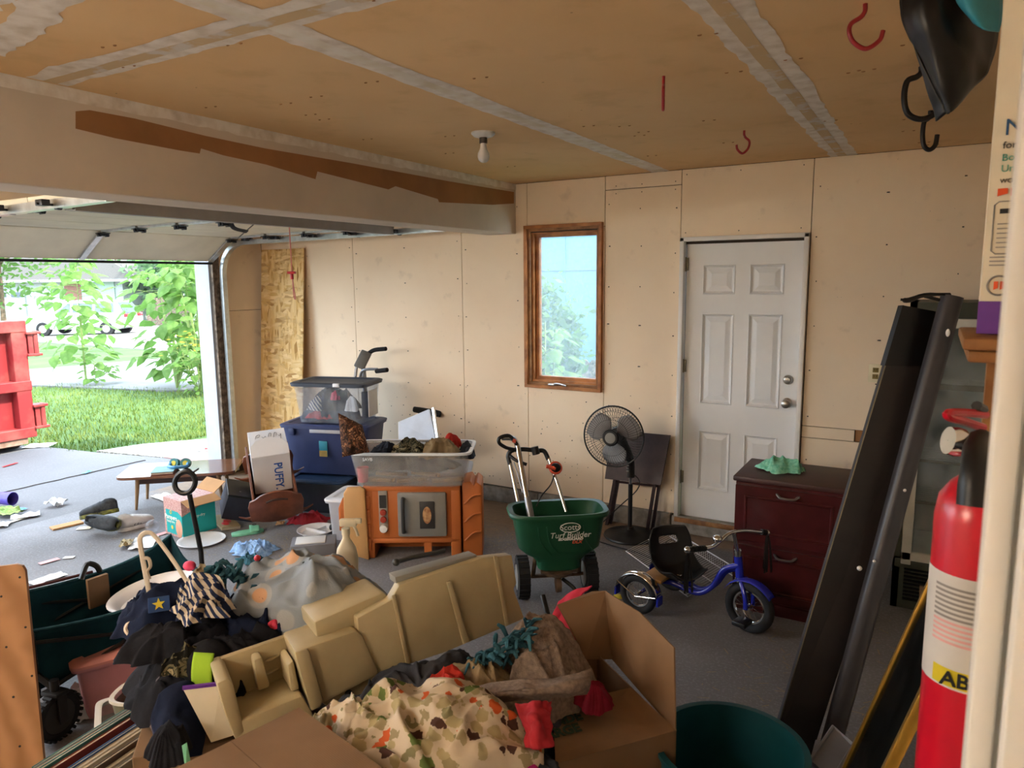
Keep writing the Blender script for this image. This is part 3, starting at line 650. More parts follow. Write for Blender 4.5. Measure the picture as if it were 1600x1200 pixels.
def leaf_mesh():
    g = G(); out = [(0, 0), (.16, -.10), (.36, -.06), (.46, .14), (.42, .40), (.26, .68), (0, 1.0)]; n = len(out)
    for sgn in (1, -1):
        P = [(sgn*x, y, -.28*abs(x)-.35*y*y+.05*math.sin(9*y)) for x, y in out]; mid = [(0, y, -.35*y*y) for x, y in out[1:-1]]
        mid = [(0, max(0, y), -.35*y*y) for _, y in out]
        g._add(P+mid, [(i, i+1, n+i+1, n+i) if sgn > 0 else (n+i, n+i+1, i+1, i) for i in range(n-1)])
    bmesh.ops.remove_doubles(g.bm, verts=g.bm.verts[:], dist=1e-4)
    return g.mesh('leaf', 'sunflower_leaf', smooth=180, recalc=False)
LEAF = leaf_mesh()
def plant(name, label, base, h, spread, n, lsz, seed, stems=1, flowers=0, cat='plant', lo=.12, grp=None):
    o = thing(name, label, cat, tuple(base), 0, grp); r = random.Random(seed); tips = []
    for s_ in range(stems):
        a = r.uniform(0, 2*PI); d = 0 if s_ == 0 else spread*r.uniform(.25, .6); P = [V((0, 0, 0)), V((math.cos(a)*d*.4, math.sin(a)*d*.4, h*.35)), V((math.cos(a)*d*.8, math.sin(a)*d*.8, h*.7)), V((math.cos(a)*d, math.sin(a)*d, h*(1 if s_ == 0 else r.uniform(.7, .97))))]
        P = catmull(P, 6); tips.append(P); g = G(); g.tube(P, [.02*h/2.4, .008], 6); g.build('stem', 'stalk', o)
    for i in range(n):
        P = tips[r.randrange(stems)]; t = lo+(1-lo)*(i+r.random())/n; j = min(int(t*(len(P)-1)), len(P)-2); b = P[j].lerp(P[j+1], t*(len(P)-1)-j)
        a = i*2.4+r.uniform(-.4, .4); k = (1-.55*abs(t-.45)/.55); L = spread*.5*k*r.uniform(.35, 1.05); tip = b+V((math.cos(a)*L, math.sin(a)*L, L*r.uniform(-.15, .35)))
        s = lsz*r.uniform(.6, 1.15)*(.7+.5*k)
        q_ = Euler((r.uniform(-.9, .1), r.uniform(-.5, .5), a-PI/2+r.uniform(-.5, .5))); inst(LEAF, o, Matrix.LocRotScale(tip, q_, V((s, s, s))), 'leaf')
        if i % 2 == 0: g = G(); g.tube([b, b.lerp(tip, .5)+V((0, 0, .03)), tip], .006, 4); g.build('leaf_stalk', 'stalk', o)
    for i in range(flowers):
        P = tips[i % stems]; g = G(); c = P[-1]+V((r.uniform(-.2, .2), r.uniform(-.2, .2), r.uniform(-.1, .1)))
        for k in range(9):
            a = 2*PI*k/9; g._add([c, c+V((.02*math.cos(a-.3), .02*math.sin(a-.3), .01)), c+V((.05*math.cos(a), .05*math.sin(a), .0)), c+V((.02*math.cos(a+.3), .02*math.sin(a+.3), .01))], [(0, 1, 2, 3)])
        g.build('flower', 'petal_yellow', o)
    return o
plant('sunflower_plant', 'tall lone leafy sunflower plant standing between the dumpster and the thick shrub', gp(135, 599), 2.75, 1.75, 130, .235, 3)
plant('sunflower_plant', 'dense tall sunflower clump beside the white door jamb outside', gp(277, 606), 2.9, 1.9, 210, .245, 8, stems=5)
plant('sunflower_plant', 'leafy sunflower stalk growing hard against the door jamb outside', gp(318, 612), 3.0, 1.0, 80, .23, 18, stems=3)
plant('flowering_shrub', 'low green shrub with yellow flowers at the edge of the lawn', gp(312, 616, 0), 1.05, 1.1, 90, .13, 22, stems=9, flowers=60, lo=.02)
plant('leafy_weed', 'small leafy weed at the foot of the lone sunflower', gp(150, 601), .45, .9, 22, .14, 31, stems=3, lo=.05)
def crown(name, label, base, h, rx, rz, n, ls, mat, seed, trunk=.12, cat='tree'):
    o = thing(name, label, cat, tuple(base)); r = random.Random(seed); g = G(); cz = h-rz
    g.tube([(0, 0, -.2), (.05, .05, cz*.6), (0, 0, cz+rz*.3)], [trunk, trunk*.7, trunk*.3], 8, k=3)
    for i in range(6):
        a = i*1.1; g.tube([(0, 0, cz*.7+i*.05*h), (math.cos(a)*rx*.4, math.sin(a)*rx*.4, cz), (math.cos(a)*rx*.75, math.sin(a)*rx*.75, cz+rz*r.uniform(-.2, .5))], [trunk*.4, trunk*.12], 5, k=3)
    g.build('trunk', 'bark', o); vs, fs = [], []; cl = []
    for i in range(26):
        d = V((r.gauss(0, 1), r.gauss(0, 1), r.gauss(0, 1))).normalized()*r.random()**.4; cl.append((d.x*rx, d.y*rx, cz+d.z*rz))
    for i in range(n):
        c = cl[i % 26]; p = V(c)+V((r.gauss(0, .22)*rx, r.gauss(0, .22)*rx, r.gauss(0, .2)*rz)); R_ = Euler((r.uniform(0, 6), r.uniform(0, 6), r.uniform(0, 6))).to_matrix(); s = ls*r.uniform(.6, 1.3); k = len(vs)
        for u_, v_ in ((0, -1), (.45, 0), (0, 1), (-.45, 0)): vs.append(p+R_ @ V((u_*s, v_*s, 0)))
        fs.append((k, k+1, k+2, k+3))
    me = bpy.data.meshes.new('foliage'); me.from_pydata(vs, [], fs); me.materials.append(m(mat)); f = bpy.data.objects.new('foliage', me); C.objects.link(f); f.parent = o; f['kind'] = 'stuff'; return o
crown('street_tree', 'green tree at the far left beyond the red dumpster', (-30, 13.6, -.5), 6.6, 3.0, 2.6, 3600, .16, 'tree_leaf', 1)
crown('background_tree', 'hazy tree rising behind the middle of the neighbour roof', (-60, 38, -1), 9.5, 6, 4.6, 4200, .34, 'far_leaf', 2)
crown('background_tree', 'hazy tree behind the parked minivan and the wooden fence', (-45, 33.5, -1), 7.5, 4.2, 3.6, 4200, .24, 'far_leaf', 3)
crown('background_tree', 'tall hazy tree behind the dense sunflower clump', (-36, 33, -1), 9.5, 5, 4.6, 4600, .25, 'far_leaf', 4)
crown('background_tree', 'large hazy tree at the far left end of the street', (-72, 32, -1), 12, 9, 6, 4600, .45, 'far_leaf', 6)
# ---------------------------------------------------------------- neighbour house
flat('stucco_white', '#9da6a2', .8, var=.03); flat('pale_green_wall', '#8fa898', .8, var=.03); flat('shingle_grey', '#6a6764', .9, var=.1, scale=20); flat('brown_door', '#7a5647', .6); flat('brick_low', '#8d6b5a', .8, var=.2, scale=20); flat('glass_dark', '#55606a', .15, var=.1)
hd = V((.86, .51, 0)).normalized(); hb = V((-53.5, 23.9, -1.0)); hn = V((hd.y, -hd.x, 0))
T = frame(hb, hd, -hn, (0, 0, 1)); ho = thing('house', 'pale single storey house with low grey roof across the street', 'house', M=T)
g = G(); g.box((1, 4, 1.55), (15, 8, 3.4)); g.build('wall', 'stucco_white', ho, smooth=0)
g = G(); g.prism([(-7.3, 3.15), (10.0, 3.15), (7.5, 4.9), (-5, 4.9)], 9.4, frame((0, -.7, 0), (1, 0, 0), (0, 0, 1), (0, -1, 0)) @ TR((0, 0, -9.4))); g.build('roof', 'shingle_grey', ho, smooth=0)
g = G(); g.box((1.2, -.73, 3.12), (17, .08, .16)); g.build('fascia', 'stucco_white', ho, smooth=0)
g = G(); g.box((6.9, -.06, 1.75), (2.2, .1, 2.9)); g.build('green_panel', 'pale_green_wall', ho, smooth=0)
g = G(); g.box((5.3, -.08, 1.8), (1.1, .1, 2.3)); g.build('front_door', 'brown_door', ho, smooth=0)
g = G(); g.box((6.2, -.1, .55), (4.2, .12, .6)); g.build('brick_base', 'brick_low', ho, smooth=0)
gar = G(); gar.box((-.5, -.06, 1.35), (5.2, .1, 2.5)); gd_ = gar.build('garage_door', 'stucco_white', ho, smooth=0)
for k in range(5): g = G(); g.box((-2.6+1.05*k, -.12, 2.25), (.7, .06, .32)); g.build('pane', 'glass_dark', gd_, smooth=0)
g = G(); 
fo = thing('wooden_fence', 'weathered board fence behind the minivan', 'fence', (-43.5, 28.2, -.9), .53)
for k in range(9): g = G(); g.box((k*.32, 0, .95), (.29, .03, 1.9+.03*(k % 2))); g.build('board', 'weathered_wood', fo, smooth=0)
# ---------------------------------------------------------------- minivan
flat('car_white', '#b4bbbf', .25, var=.02, spec=.6); flat('tail_red', '#c0202a', .25, var=.05); flat('tyre', '#222224', .8); flat('alloy', '#a5a29b', .35, metal=.7)
cr = V((-35.45, 22.15, 0)); cf = V((-40.2, 19.3, 0)); ax = (cf-cr).normalized(); T = frame((cr.x, cr.y, gz(-36.5)-.02), ax, V((0, 0, 1)).cross(ax), (0, 0, 1))
car = thing('minivan', 'white minivan parked across the street behind the sunflower', 'car', M=T); Wd = .95
side = [(0.05, .45), (0, .75), (.08, 1.05), (.42, 1.62), (.75, 1.74), (2.6, 1.76), (3.2, 1.66), (4.05, 1.12), (4.95, .95), (5.1, .75), (5.12, .42), (4.75, .3), (.3, .3)]
g = G()
secs = [(-1, .0), (-.97, .1), (-.82, 1), (.82, 1), (.97, .1), (1, 0)]
def prof(yf, k):
    out = []
    for x, z in side:
        zz = min(z, 1.08) if abs(yf) > .9 else z
        inset = 0 if z <= 1.08 else (1 if abs(yf) < .9 else 0)
        out.append(V((x, yf*Wd, zz)))
    return out
body = [(x, z) for x, z in side if z <= 1.15]
g.prism([(.05, .45), (0, .75), (.08, 1.08), (4.1, 1.1), (4.95, .95), (5.1, .75), (5.12, .42), (4.75, .3), (.3, .3)], 2*Wd, frame((0, Wd, 0), (1, 0, 0), (0, 0, 1), (0, -1, 0)), bev=.05)
g.b8([(.1, -.9, 1.06), (4.1, -.9, 1.06), (4.1, .9, 1.06), (.1, .9, 1.06), (.5, -.72, 1.72), (2.9, -.72, 1.74), (2.9, .72, 1.74), (.5, .72, 1.72)]); g.build('body', 'car_white', car)
g = G(); g.b8([(.06, -.78, 1.1), (.1, -.78, 1.1), (.1, .78, 1.1), (.06, .78, 1.1), (.40, -.64, 1.64), (.45, -.64, 1.64), (.45, .64, 1.64), (.40, .64, 1.64)]); g.build('rear_window', 'glass_dark', car, smooth=0)
for sg in (-1, 1):
    for (xa, xb) in ((.55, 1.5), (1.6, 2.6), (2.7, 3.4)):
        g = G(); f_ = lambda x, z: sg*(.9-(z-1.06)*.27+.012); xt = lambda x: min(x, 2.85); g.b8([(xa, f_(xa, 1.14)-.02*sg, 1.14), (xb, f_(xb, 1.14)-.02*sg, 1.14), (xb, f_(xb, 1.14), 1.14), (xa, f_(xa, 1.14), 1.14), (xa+.05, f_(xa, 1.6)-.02*sg, 1.6), (xt(xb), f_(xb, 1.6)-.02*sg, 1.6), (xt(xb), f_(xb, 1.6), 1.6), (xa+.05, f_(xa, 1.6), 1.6)]); g.build('side_window', 'glass_dark', car, smooth=0)
    g = G(); g.box((.03, sg*.66, .98), (.08, .46, .17), bev=.02); g.build('tail_light', 'tail_red', car)
    for xw in (.95, 4.1):
        g = G(); g.cyl((xw, sg*.72, .33), (xw, sg*.965, .33), .34, n=24); wh = g.build('wheel', 'tyre', car)
        g = G(); g.cyl((xw, sg*.96, .33), (xw, sg*.975, .33), .2, n=10); g.build('rim', 'alloy', wh)
g = G(); g.box((0, 0, .5), (.12, 1.7, .2), bev=.03); g.build('bumper', 'car_white', car)
# ---------------------------------------------------------------- dumpster
q = Mt('dumpster_red', .55, spec=.4); q.col(q.mix(q.ramp(q.noise(2.5, 6), [(.45, 0.), (.75, 1.)]), '#8f2a2c', '#a86256')); q.bump(q.noise(20, 4), .15, .005)
flat('rust', '#7a5a48', .85, col2='#a08674', scale=12); flat('sticker_white', '#ece9e4', .5, var=.02)
dp = thing('roll_off_dumpster', 'red steel roll-off dumpster parked on the driveway', 'dumpster', (-9.28, 4.42, -.06))
g = G(); g.box((-2.2, -1.1, .82), (4.3, 2.1, 1.3)); g.build('tub', 'dumpster_red', dp, smooth=0)
g = G()
for z in (.2, .78, 1.43): g.box((.0, -1.1, z), (.12, 2.2, .13), bev=.01)
g.build('rib', 'dumpster_red', dp, smooth=0) if False else g.bm.free()
for z, hh in ((.2, .12), (.76, .12), (1.46, .14)):
    g = G(); g.box((.0, -1.12, z), (.14, 2.24, hh), bev=.01); g.build('rail', 'dumpster_red', dp, smooth=0)
for y in (-.09, -1.1, -2.15):
    g = G(); g.box((.0, y, .84), (.128, .16, 1.3), bev=.008); g.build('post', 'dumpster_red', dp, smooth=0)
for z in (.38, 1.25):
    h_ = None
    g = G(); g.box((.02, .06, z+.13), (.16, .16, .03), bev=.005); g.box((.02, .06, z-.13), (.16, .16, .03), bev=.005); g.box((.03, .03, z), (.08, .05, .24)); g.cyl((.06, .09, z-.15), (.06, .09, z+.15), .028, n=10); g.build('hinge', 'dumpster_red', dp)
g = G(); g.box((-1.9, -1.1, .12), (3.9, 2.0, .1)); g.build('underframe', 'rust', dp, smooth=0)
g = G(); g.cyl((-.25, -.4, .1), (-.25, -.08, .1), .11, n=18); g.build('roller', 'rust', dp)
g = G(); g.box((.012, -.42, 1.18), (.005, .2, .26)); g.build('sticker', 'sticker_white', dp, smooth=0)
# ---------------------------------------------------------------- side yard behind the window
g = G(); g.box((-4, 9.6, 1.6), (14, .2, 4.4)); nb = thing('neighbour_wall', 'pale blue panelled neighbour wall seen through the window', 'house wall', (0, 0, 0))
g.build('wall_sheet', 'siding_blue', nb, smooth=0)
for x in (-7.1, -5.9, -4.68, -3.46, -2.2): g = G(); g.box((x, 9.495, 1.6), (.02, .015, 4.4)); g.build('batten', 'siding_blue', nb, smooth=0)
g = G(); g.box((-4, 9.49, 2.02), (14, .02, .02)); g.build('joint_flashing', 'siding_blue', nb, smooth=0)
pf = thing('picket_fence', 'grey wooden fence low behind the window plants', 'fence', (-6, 8.5, -.03))
for k in range(22): g = G(); g.prism([(0, 0), (.135, 0), (.135, .84), (.1, .88), (.035, .88), (0, .84)], .02, frame((k*.145, 0, 0), (1, 0, 0), (0, 0, 1), (0, -1, 0))); g.build('picket', 'weathered_wood', pf, smooth=0)
plant('sunflower_plant', 'pale sunlit sunflower plant just outside the dusty window', (-3.32, 6.3, -.03), 1.5, .62, 44, .17, 41, stems=2, lo=.4)
crown('garden_bush', 'round green bush outside the window before the pale blue wall', (-4.0, 7.6, -.03), 1.72, .42, .62, 2600, .06, 'tree_leaf', 12, trunk=.04, cat='bush')
# ================================================================ middle of the garage
def quadslab(g, pts, n, t):
    """board through four corner points, thickness t along -n"""
    n = V(n).normalized()*t; g.b8([p-n for p in pts]+[V(p) for p in pts]); return g
def ring(hx, hy, z, n=40, e=4.0, cx=0, cy=0):
    out = []
    for i in range(n):
        a = 2*PI*i/n; c, s = math.cos(a), math.sin(a); out.append(V((cx+hx*abs(c)**(2/e)*(1 if c >= 0 else -1), cy+hy*abs(s)**(2/e)*(1 if s >= 0 else -1), z)))
    return out
def loft(g, rings, cap0=True, cap1=True, T=None):
    R = [[g.bm.verts.new(T @ p if T else p) for p in r_] for r_ in rings]; n = len(R[0])
    for A, B in zip(R, R[1:]):
        for j in range(n): g.bm.faces.new((A[j], A[(j+1) % n], B[(j+1) % n], B[j]))
    if cap0: g.bm.faces.new(R[0][::-1])
    if cap1: g.bm.faces.new(R[-1])
    return g
def clearmat(name, col, alpha=.35, rough=.15, haze='#ffffff'):
    q = Mt(name, rough); t = q.t; tr = _node(t, 'ShaderNodeBsdfTransparent'); tr.inputs[0].default_value = (*srgb(col), 1); mx = _node(t, 'ShaderNodeMixShader')
    q.col(haze); q.b.inputs['Specular IOR Level'].default_value = .6
    t.links.new(q.ramp(q.noise(8, 3), [(.3, max(0, alpha-.08)), (.7, alpha+.08)]), mx.inputs[0]); t.links.new(tr.outputs[0], mx.inputs[1]); t.links.new(q.b.outputs[0], mx.inputs[2]); t.links.new(mx.outputs[0], t.nodes['Material Output'].inputs[0])
clearmat('clear_plastic', '#f4f6fa', .12, .12, '#dfe4ea'); clearmat('frosted_plastic', '#f2f0ee', .2, .2, '#dddad6'); clearmat('cooler_glass', '#f0f4f2', .05, .05, '#ffffff'); clearmat('smoke_plastic', '#9aa0a8', .3, .25, '#6d7480')
clearmat('fan_blade', '#8f8f92', .72, .3, '#a4a2a2'); clearmat('picture_glass', '#c8c8c4', .12, .06, '#3a3a38')
for n_, c_, kw in (('black_plastic', '#161617', dict(rough=.4)), ('chrome', '#d6d6d6', dict(rough=.12, metal=1, var=.03)), ('grey_metal', '#8f8f90', dict(rough=.35, metal=.6)),
        ('espresso', '#3f2a2a', dict(rough=.45, col2='#2f1f20', scale=16)), ('cherry', '#4a1a1c', dict(rough=.28, col2='#38110f', scale=8)), ('cherry_top', '#4a2c26', dict(rough=.5, col2='#382220', scale=5)),
        ('mint_cloth', '#5fae90', dict(rough=.9, col2='#93d2b6', scale=60)), ('hopper_green', '#1a4c32', dict(rough=.42, var=.06)), ('print_white', '#e8e8e0', dict(rough=.5, var=.02)), ('print_orange', '#d0563a', dict(rough=.5, var=.02)),
        ('rusty', '#5a4637', dict(rough=.7, col2='#7d6450', scale=20)), ('trike_blue', '#1f2aa8', dict(rough=.18, var=.04, spec=.7)), ('wood_light', '#b98d57', dict(rough=.6, col2='#9c7240', scale=12)),
        ('toy_orange', '#b8672f', dict(rough=.5, var=.05, scale=4)), ('toy_tan', '#c79a63', dict(rough=.5, var=.05, scale=4)), ('toy_brown', '#7c3d1f', dict(rough=.5, var=.05)), ('toy_grey', '#87857f', dict(rough=.45, var=.04)), ('toy_dark', '#3a3836', dict(rough=.5)), ('toy_red', '#b5422e', dict(rough=.45)), ('sticker_grey', '#a59d90', dict(rough=.5)), ('pizza', '#c9a070', dict(rough=.6, col2='#7b3f20', scale=30)),
        ('tote_navy', '#333e66', dict(rough=.45, var=.06)), ('tote_lid', '#3a4250', dict(rough=.45, var=.08)), ('tote_blue_lid', '#2f4462', dict(rough=.4)), ('tote_grey', '#a9aab0', dict(rough=.5, var=.05)), ('label_teal', '#2f8aa0', dict(rough=.5)), ('label_tan', '#c3a35a', dict(rough=.5)), ('label_white', '#d8d8d6', dict(rough=.5, var=.03)),
        ('cradle_wood', '#7b4a33', dict(rough=.42, col2='#5d3423', scale=10)), ('carton_white', '#dcdadb', dict(rough=.7, var=.03, scale=3)), ('puffy_blue', '#2a5fb0', dict(rough=.5)), ('pen_grey', '#77767c', dict(rough=.6)),
        ('table_walnut', '#7a5138', dict(rough=.14, spec=.8, col2='#5f3a26', scale=8)), ('table_edge', '#3a2620', dict(rough=.4)), ('leg_oak', '#8a6d4b', dict(rough=.5)),
        ('diaper_teal', '#1fa7a6', dict(rough=.5, var=.03)), ('diaper_pattern', '#b07a78', dict(rough=.6, col2='#d2b0a4', scale=70)), ('peach', '#dfa587', dict(rough=.6, var=.08)), ('kraft', '#b98d5e', dict(rough=.85, var=.06, scale=6)), ('navy_card', '#262b3a', dict(rough=.6)), ('leaf_print', '#d9c25a', dict(rough=.6)),
        ('yellow', '#d8c43a', dict(rough=.5)), ('olive_sole', '#8b8a3a', dict(rough=.7, col2='#2c2c28', scale=26)), ('shoe_grey', '#45494d', dict(rough=.8, col2='#26282c', scale=30, bump=.3)), ('shoe_white', '#cfcdca', dict(rough=.6)),
        ('skyblue', '#4f93c4', dict(rough=.4)), ('paper', '#e0dfdc', dict(rough=.7, var=.04)), ('white_plastic', '#e3e4e8', dict(rough=.35, var=.02)), ('mint_rubber', '#7fcdab', dict(rough=.5)), ('blue_cloth', '#9dbde0', dict(rough=.9, col2='#6f9ad0', scale=50)), ('red_cloth', '#a8202c', dict(rough=.85, var=.15, bump=.2)), ('pink_cloth', '#e0405f', dict(rough=.7, var=.1)),
        ('bike_grey', '#8d8f94', dict(rough=.35, metal=.5)), ('console_grey', '#6c6a66', dict(rough=.5)), ('foam_black', '#121214', dict(rough=.9))): flat(n_, c_, **kw)
# ---------------------------------------------------------------- standing fan
fp = at(984, 838, Z=0); fan = thing('standing_fan', 'black pedestal fan with round wire cage before the folded tray table', 'fan', (fp.x, fp.y, 0))
g = G(); g.lathe([(.001, 0), (.185, 0), (.192, .008), (.188, .018), (.12, .03), (.05, .042), (.03, .06), (.028, .075), (.001, .075)], 40, cap=False); g.build('base', 'black_plastic', fan)
g = G(); g.cyl((0, 0, .06), (0, 0, .40), .016, n=16); g.build('pole', 'black_plastic', fan)
g = G(); g.cyl((0, 0, .39), (0, 0, .46), .0125, n=16); g.build('inner_pole', 'chrome', fan)
hc = at(958.5, 682, D=5.02)-V((fp.x, fp.y, 0)); nrm = ((EYE-(hc+V((fp.x, fp.y, 0)))).normalized()-R2*.30-U2*.16).normalized()
xx = V((0, 0, 1)).cross(nrm).normalized(); yy = nrm.cross(xx); HT = frame(hc, xx, yy, nrm)
g = G(); top_ = hc-nrm*.16; g.tube([(0, 0, .45), (0, 0, .56), (top_.x*.3, top_.y*.3, .63), tuple(top_)], [.03, .028, .034, .03], 12, k=4, flat=.8); g.build('control_column', 'black_plastic', fan)
g = G()
for k in range(4): g.box((-.012, -.03, .5+k*.022), (.018, .008, .008), bev=.002)
g.build('speed_buttons', 'toy_grey', fan)
g = G(); g.lathe([(.001, -.2), (.04, -.2), (.058, -.17), (.06, -.11), (.05, -.085), (.001, -.085)], 20, HT, cap=False); g.build('motor_housing', 'black_plastic', fan)
def grille(name, zf, sg):
    g = G(); RR = .213
    for k in range(64):
        a = 2*PI*k/64; P = []
        for t in (0, .25, .5, .75, .9, 1): r_ = .055+(RR-.055)*t; P.append((r_*math.cos(a+.12*t), r_*math.sin(a+.12*t), zf(t)))
        g.tube(P, .0013, 4, T=HT, cap=False)
    for t in (.45, .8): g.torus((0, 0, zf(t)), .055+(RR-.055)*t, .0014, T=HT, k=4)
    return g.build(name, 'black_plastic', fan)
grille('front_grille', lambda t: .075*(1-t**3)+.0, 1); grille('rear_grille', lambda t: -.075*(1-t**3), -1)
g = G(); g.torus((0, 0, 0), .213, .006, T=HT, n=48); g.build('cage_rim', 'black_plastic', fan)
g = G(); g.lathe([(.001, .082), (.05, .08), (.058, .07), (.056, .06), (.001, .06)], 28, HT, cap=False); hub = g.build('hub_cap', 'black_plastic', fan)
g = G(); g.lathe([(.001, .0855), (.036, .0845), (.038, .08)], 28, HT, cap=False); g.build('badge', 'toy_grey', hub)
for k in range(3):
    g = G(); a0 = 2*PI*k/3+.55
    def bl_(u, v): 
        r_ = .04+.155*u; a = a0+(v-.5)*1.55*(.55+.45*math.sin(PI*min(1, u*1.05))); return HT @ V((r_*math.cos(a), r_*math.sin(a), -.02+.05*(v-.5)))
    g.grid(bl_, 10, 10); g.build('blade', 'fan_blade', fan, solid=.002)
g = G(); g.tube([(.02, .0, .48), (.06, .02, .42), (.02, .06, .33), (-.1, .02, .2), (-.23, -.06, .05), (-.26, -.1, .008), (-.2, -.2, .006), (0, -.26, .006), (.2, -.3, .006), (.4, -.42, .006)], .004, 6, k=6); g.build('power_cord', 'black_plastic', fan)
# ---------------------------------------------------------------- folded tray table
ty = 4.97; A = at(955, 672, Y=5.05); B = at(1047, 680, Y=5.05); Cc = at(1032, 758, Y=4.97); Dd = at(945, 748, Y=4.97)
tt = thing('tray_table', 'dark brown folding tray table leaning on the wall behind the fan', 'folding table', ((A.x+B.x)/2, 5.0, 0)); o_ = V((tt.location))
g = G(); quadslab(g, [Dd-o_, Cc-o_, B-o_, A-o_], (0, -1, .2), .018); g.build('table_top', 'espresso', tt, smooth=0)
for px0, py0, px1, py1, yy_ in ((962, 748, 948, 818, 4.985), (967, 749, 954, 819, 5.03), (1024, 755, 1011, 831, 4.985), (1031, 756, 1019, 832, 5.03)):
    p0, p1 = at(px0, py0, Y=yy_+.02)-o_, at(px1, py1, Y=yy_)-o_; p1.z = 0; g = G(); d = p1-p0; g.b8([p1+V((-.011, -.009, 0)), p1+V((.011, -.009, 0)), p1+V((.011, .009, 0)), p1+V((-.011, .009, 0)), p0+V((-.011, -.009, .03)), p0+V((.011, -.009, .03)), p0+V((.011, .009, .03)), p0+V((-.011, .009, .03))]); g.build('leg', 'espresso', tt, smooth=0)
g = G(); p0, p1 = at(958, 752, Y=5.02)-o_, at(1030, 760, Y=5.02)-o_; g.tube([p0, p1], .01, 6); g.build('stretcher', 'espresso', tt)
# ---------------------------------------------------------------- cherry file cabinet and cloth
cb = thing('file_cabinet', 'dark cherry two-drawer lateral file cabinet in front of the white door', 'cabinet', (-.63, 4.245, 0)); w2, d2 = .2925, .225
g = G(); g.box((0, 0, .385), (w2*2-.02, d2*2-.02, .73), bev=.003, seg=1); g.build('body', 'cherry', cb, smooth=0)
g = G(); g.box((0, 0, .767), (w2*2+.01, d2*2+.01, .03), bev=.008); g.build('top', 'cherry_top', cb)
g = G(); g.box((0, 0, .03), (w2*2-.01, d2*2-.01, .06), bev=.004); g.build('plinth', 'cherry', cb)
for zc, hh in ((.575, .32), (.235, .31)):
    g = G(); Y0 = -d2+.0; a, b, c, d = -w2+.012, w2-.012, zc-hh/2, zc+hh/2
    g.box((0, Y0, zc), (b-a, .02, hh), bev=.003, seg=1); dr = g.build('drawer', 'cherry', cb, smooth=0)
    g = G(); prof = [(0.05, -.011), (.055, -.016), (.062, -.016), (.068, -.0105)]
    rings = [[(a+o, Y0+y, c+o), (b-o, Y0+y, c+o), (b-o, Y0+y, d-o), (a+o, Y0+y, d-o)] for o, y in prof]
    for A_, B_ in zip(rings, rings[1:]):
        for k in range(4): g.poly([A_[k], A_[(k+1) % 4], B_[(k+1) % 4], B_[k]])
    g.build('moulding', 'cherry', dr, smooth=0)
    g = G(); zz = zc+hh/2-.03; g.tube([(-.055, Y0-.01, zz), (-.05, Y0-.022, zz), (-.03, Y0-.035, zz-.01), (.03, Y0-.035, zz-.01), (.05, Y0-.022, zz), (.055, Y0-.01, zz)], .007, 8, k=4, flat=1.6); g.build('pull', 'brushed_nickel', dr)
heap('folded_cloth', 'mint_cloth', (-.70, 4.26, .783), .13, .09, .045, seed=3, fold=.035, fs=7, lump=.5)
tag(bpy.data.objects['folded_cloth'], 'crumpled mint green cloth on the dark cherry cabinet', 'cloth')
# ---------------------------------------------------------------- broadcast spreader
sx = V((.80, .60, 0)); sy = V((-.60, .80, 0)); T = frame((-1.84, 3.64, 0), sx, sy, (0, 0, 1)); sp = thing('broadcast_spreader', 'green push lawn spreader with chrome handle bars and two wheels', 'spreader', M=T); Ti = T.inverted()
g = G(); R_ = [ring(.11, .085, .205), ring(.125, .095, .215), ring(.13, .1, .275), ring(.2, .115, .305, e=3), ring(.238, .13, .345), ring(.268, .145, .53), ring(.292, .162, .535), ring(.296, .165, .55), ring(.29, .16, .562), ring(.262, .138, .558), ring(.225, .12, .36), ring(.11, .08, .23)]
loft(g, R_); hp = g.build('hopper', 'hopper_green', sp)
for k in (-.14, -.09, .12):
    g = G(); g.tube([(k, -.155, .5), (k+.02, -.146, .4), (k+.08, -.128, .32)], .003, 5, k=4); g.build('mould_line', 'hopper_green', hp)
TX = lambda x, z, y=-.1655: frame((x, y+(.545-z)*.16*.62, z), (1, 0, 0), V((0, -.09, 1)).normalized(), V((0, -1, -.09)).normalized())
g = G(); g.torus((0, 0, 0), .058, .0022, T=TX(.045, .492) @ TR(), sy=.48); g.build('logo_oval', 'print_white', sp)
text('lettering', 'Scotts', .047, 'print_white', sp, TX(.045, .492)); text('lettering', 'Turf Builder', .048, 'print_white', sp, TX(.045, .445), shear=.2); text('lettering', 'EDGEGUARD', .02, 'print_white', sp, TX(.048, .421), shear=.2, sx=1.2, bold=.001); text('lettering', 'DLX', .024, 'print_orange', sp, TX(.085, .401), shear=.2, sx=1.2, bold=.001)
for sg in (-1, 1):
    g = G(); g.cyl((sg*.17, .05, .125), (sg*.235, .05, .125), .122, n=30)
    for k in range(22):
        a = 2*PI*k/22; g.box((sg*.203, .05+.122*math.cos(a), .125+.122*math.sin(a)), (.066, .012, .012), rot=(a, 0, 0))
    wl = g.build('wheel', 'tyre', sp, smooth=30); g = G(); g.cyl((sg*.236, .05, .125), (sg*.24, .05, .125), .075, n=20); g.cyl((sg*.165, .05, .125), (sg*.168, .05, .125), .075, n=20); g.build('rim', 'toy_grey', wl)
    g = G(); g.tube([(sg*.14, .05, .13), (sg*.135, .02, .22), (sg*.13, .0, .32)], .012, 6); g.build('strut', 'rusty', sp)
g = G(); g.cyl((-.2, .05, .125), (.2, .05, .125), .011, n=10); g.box((0, .05, .125), (.3, .022, .018)); g.build('axle', 'rusty', sp)
g = G(); g.lathe([(.001, .165), (.09, .165), (.1, .18), (.04, .185), (.001, .19)], 20, cap=False); g.box((0, -.05, .2), (.22, .03, .03)); g.build('impeller', 'rusty', sp)
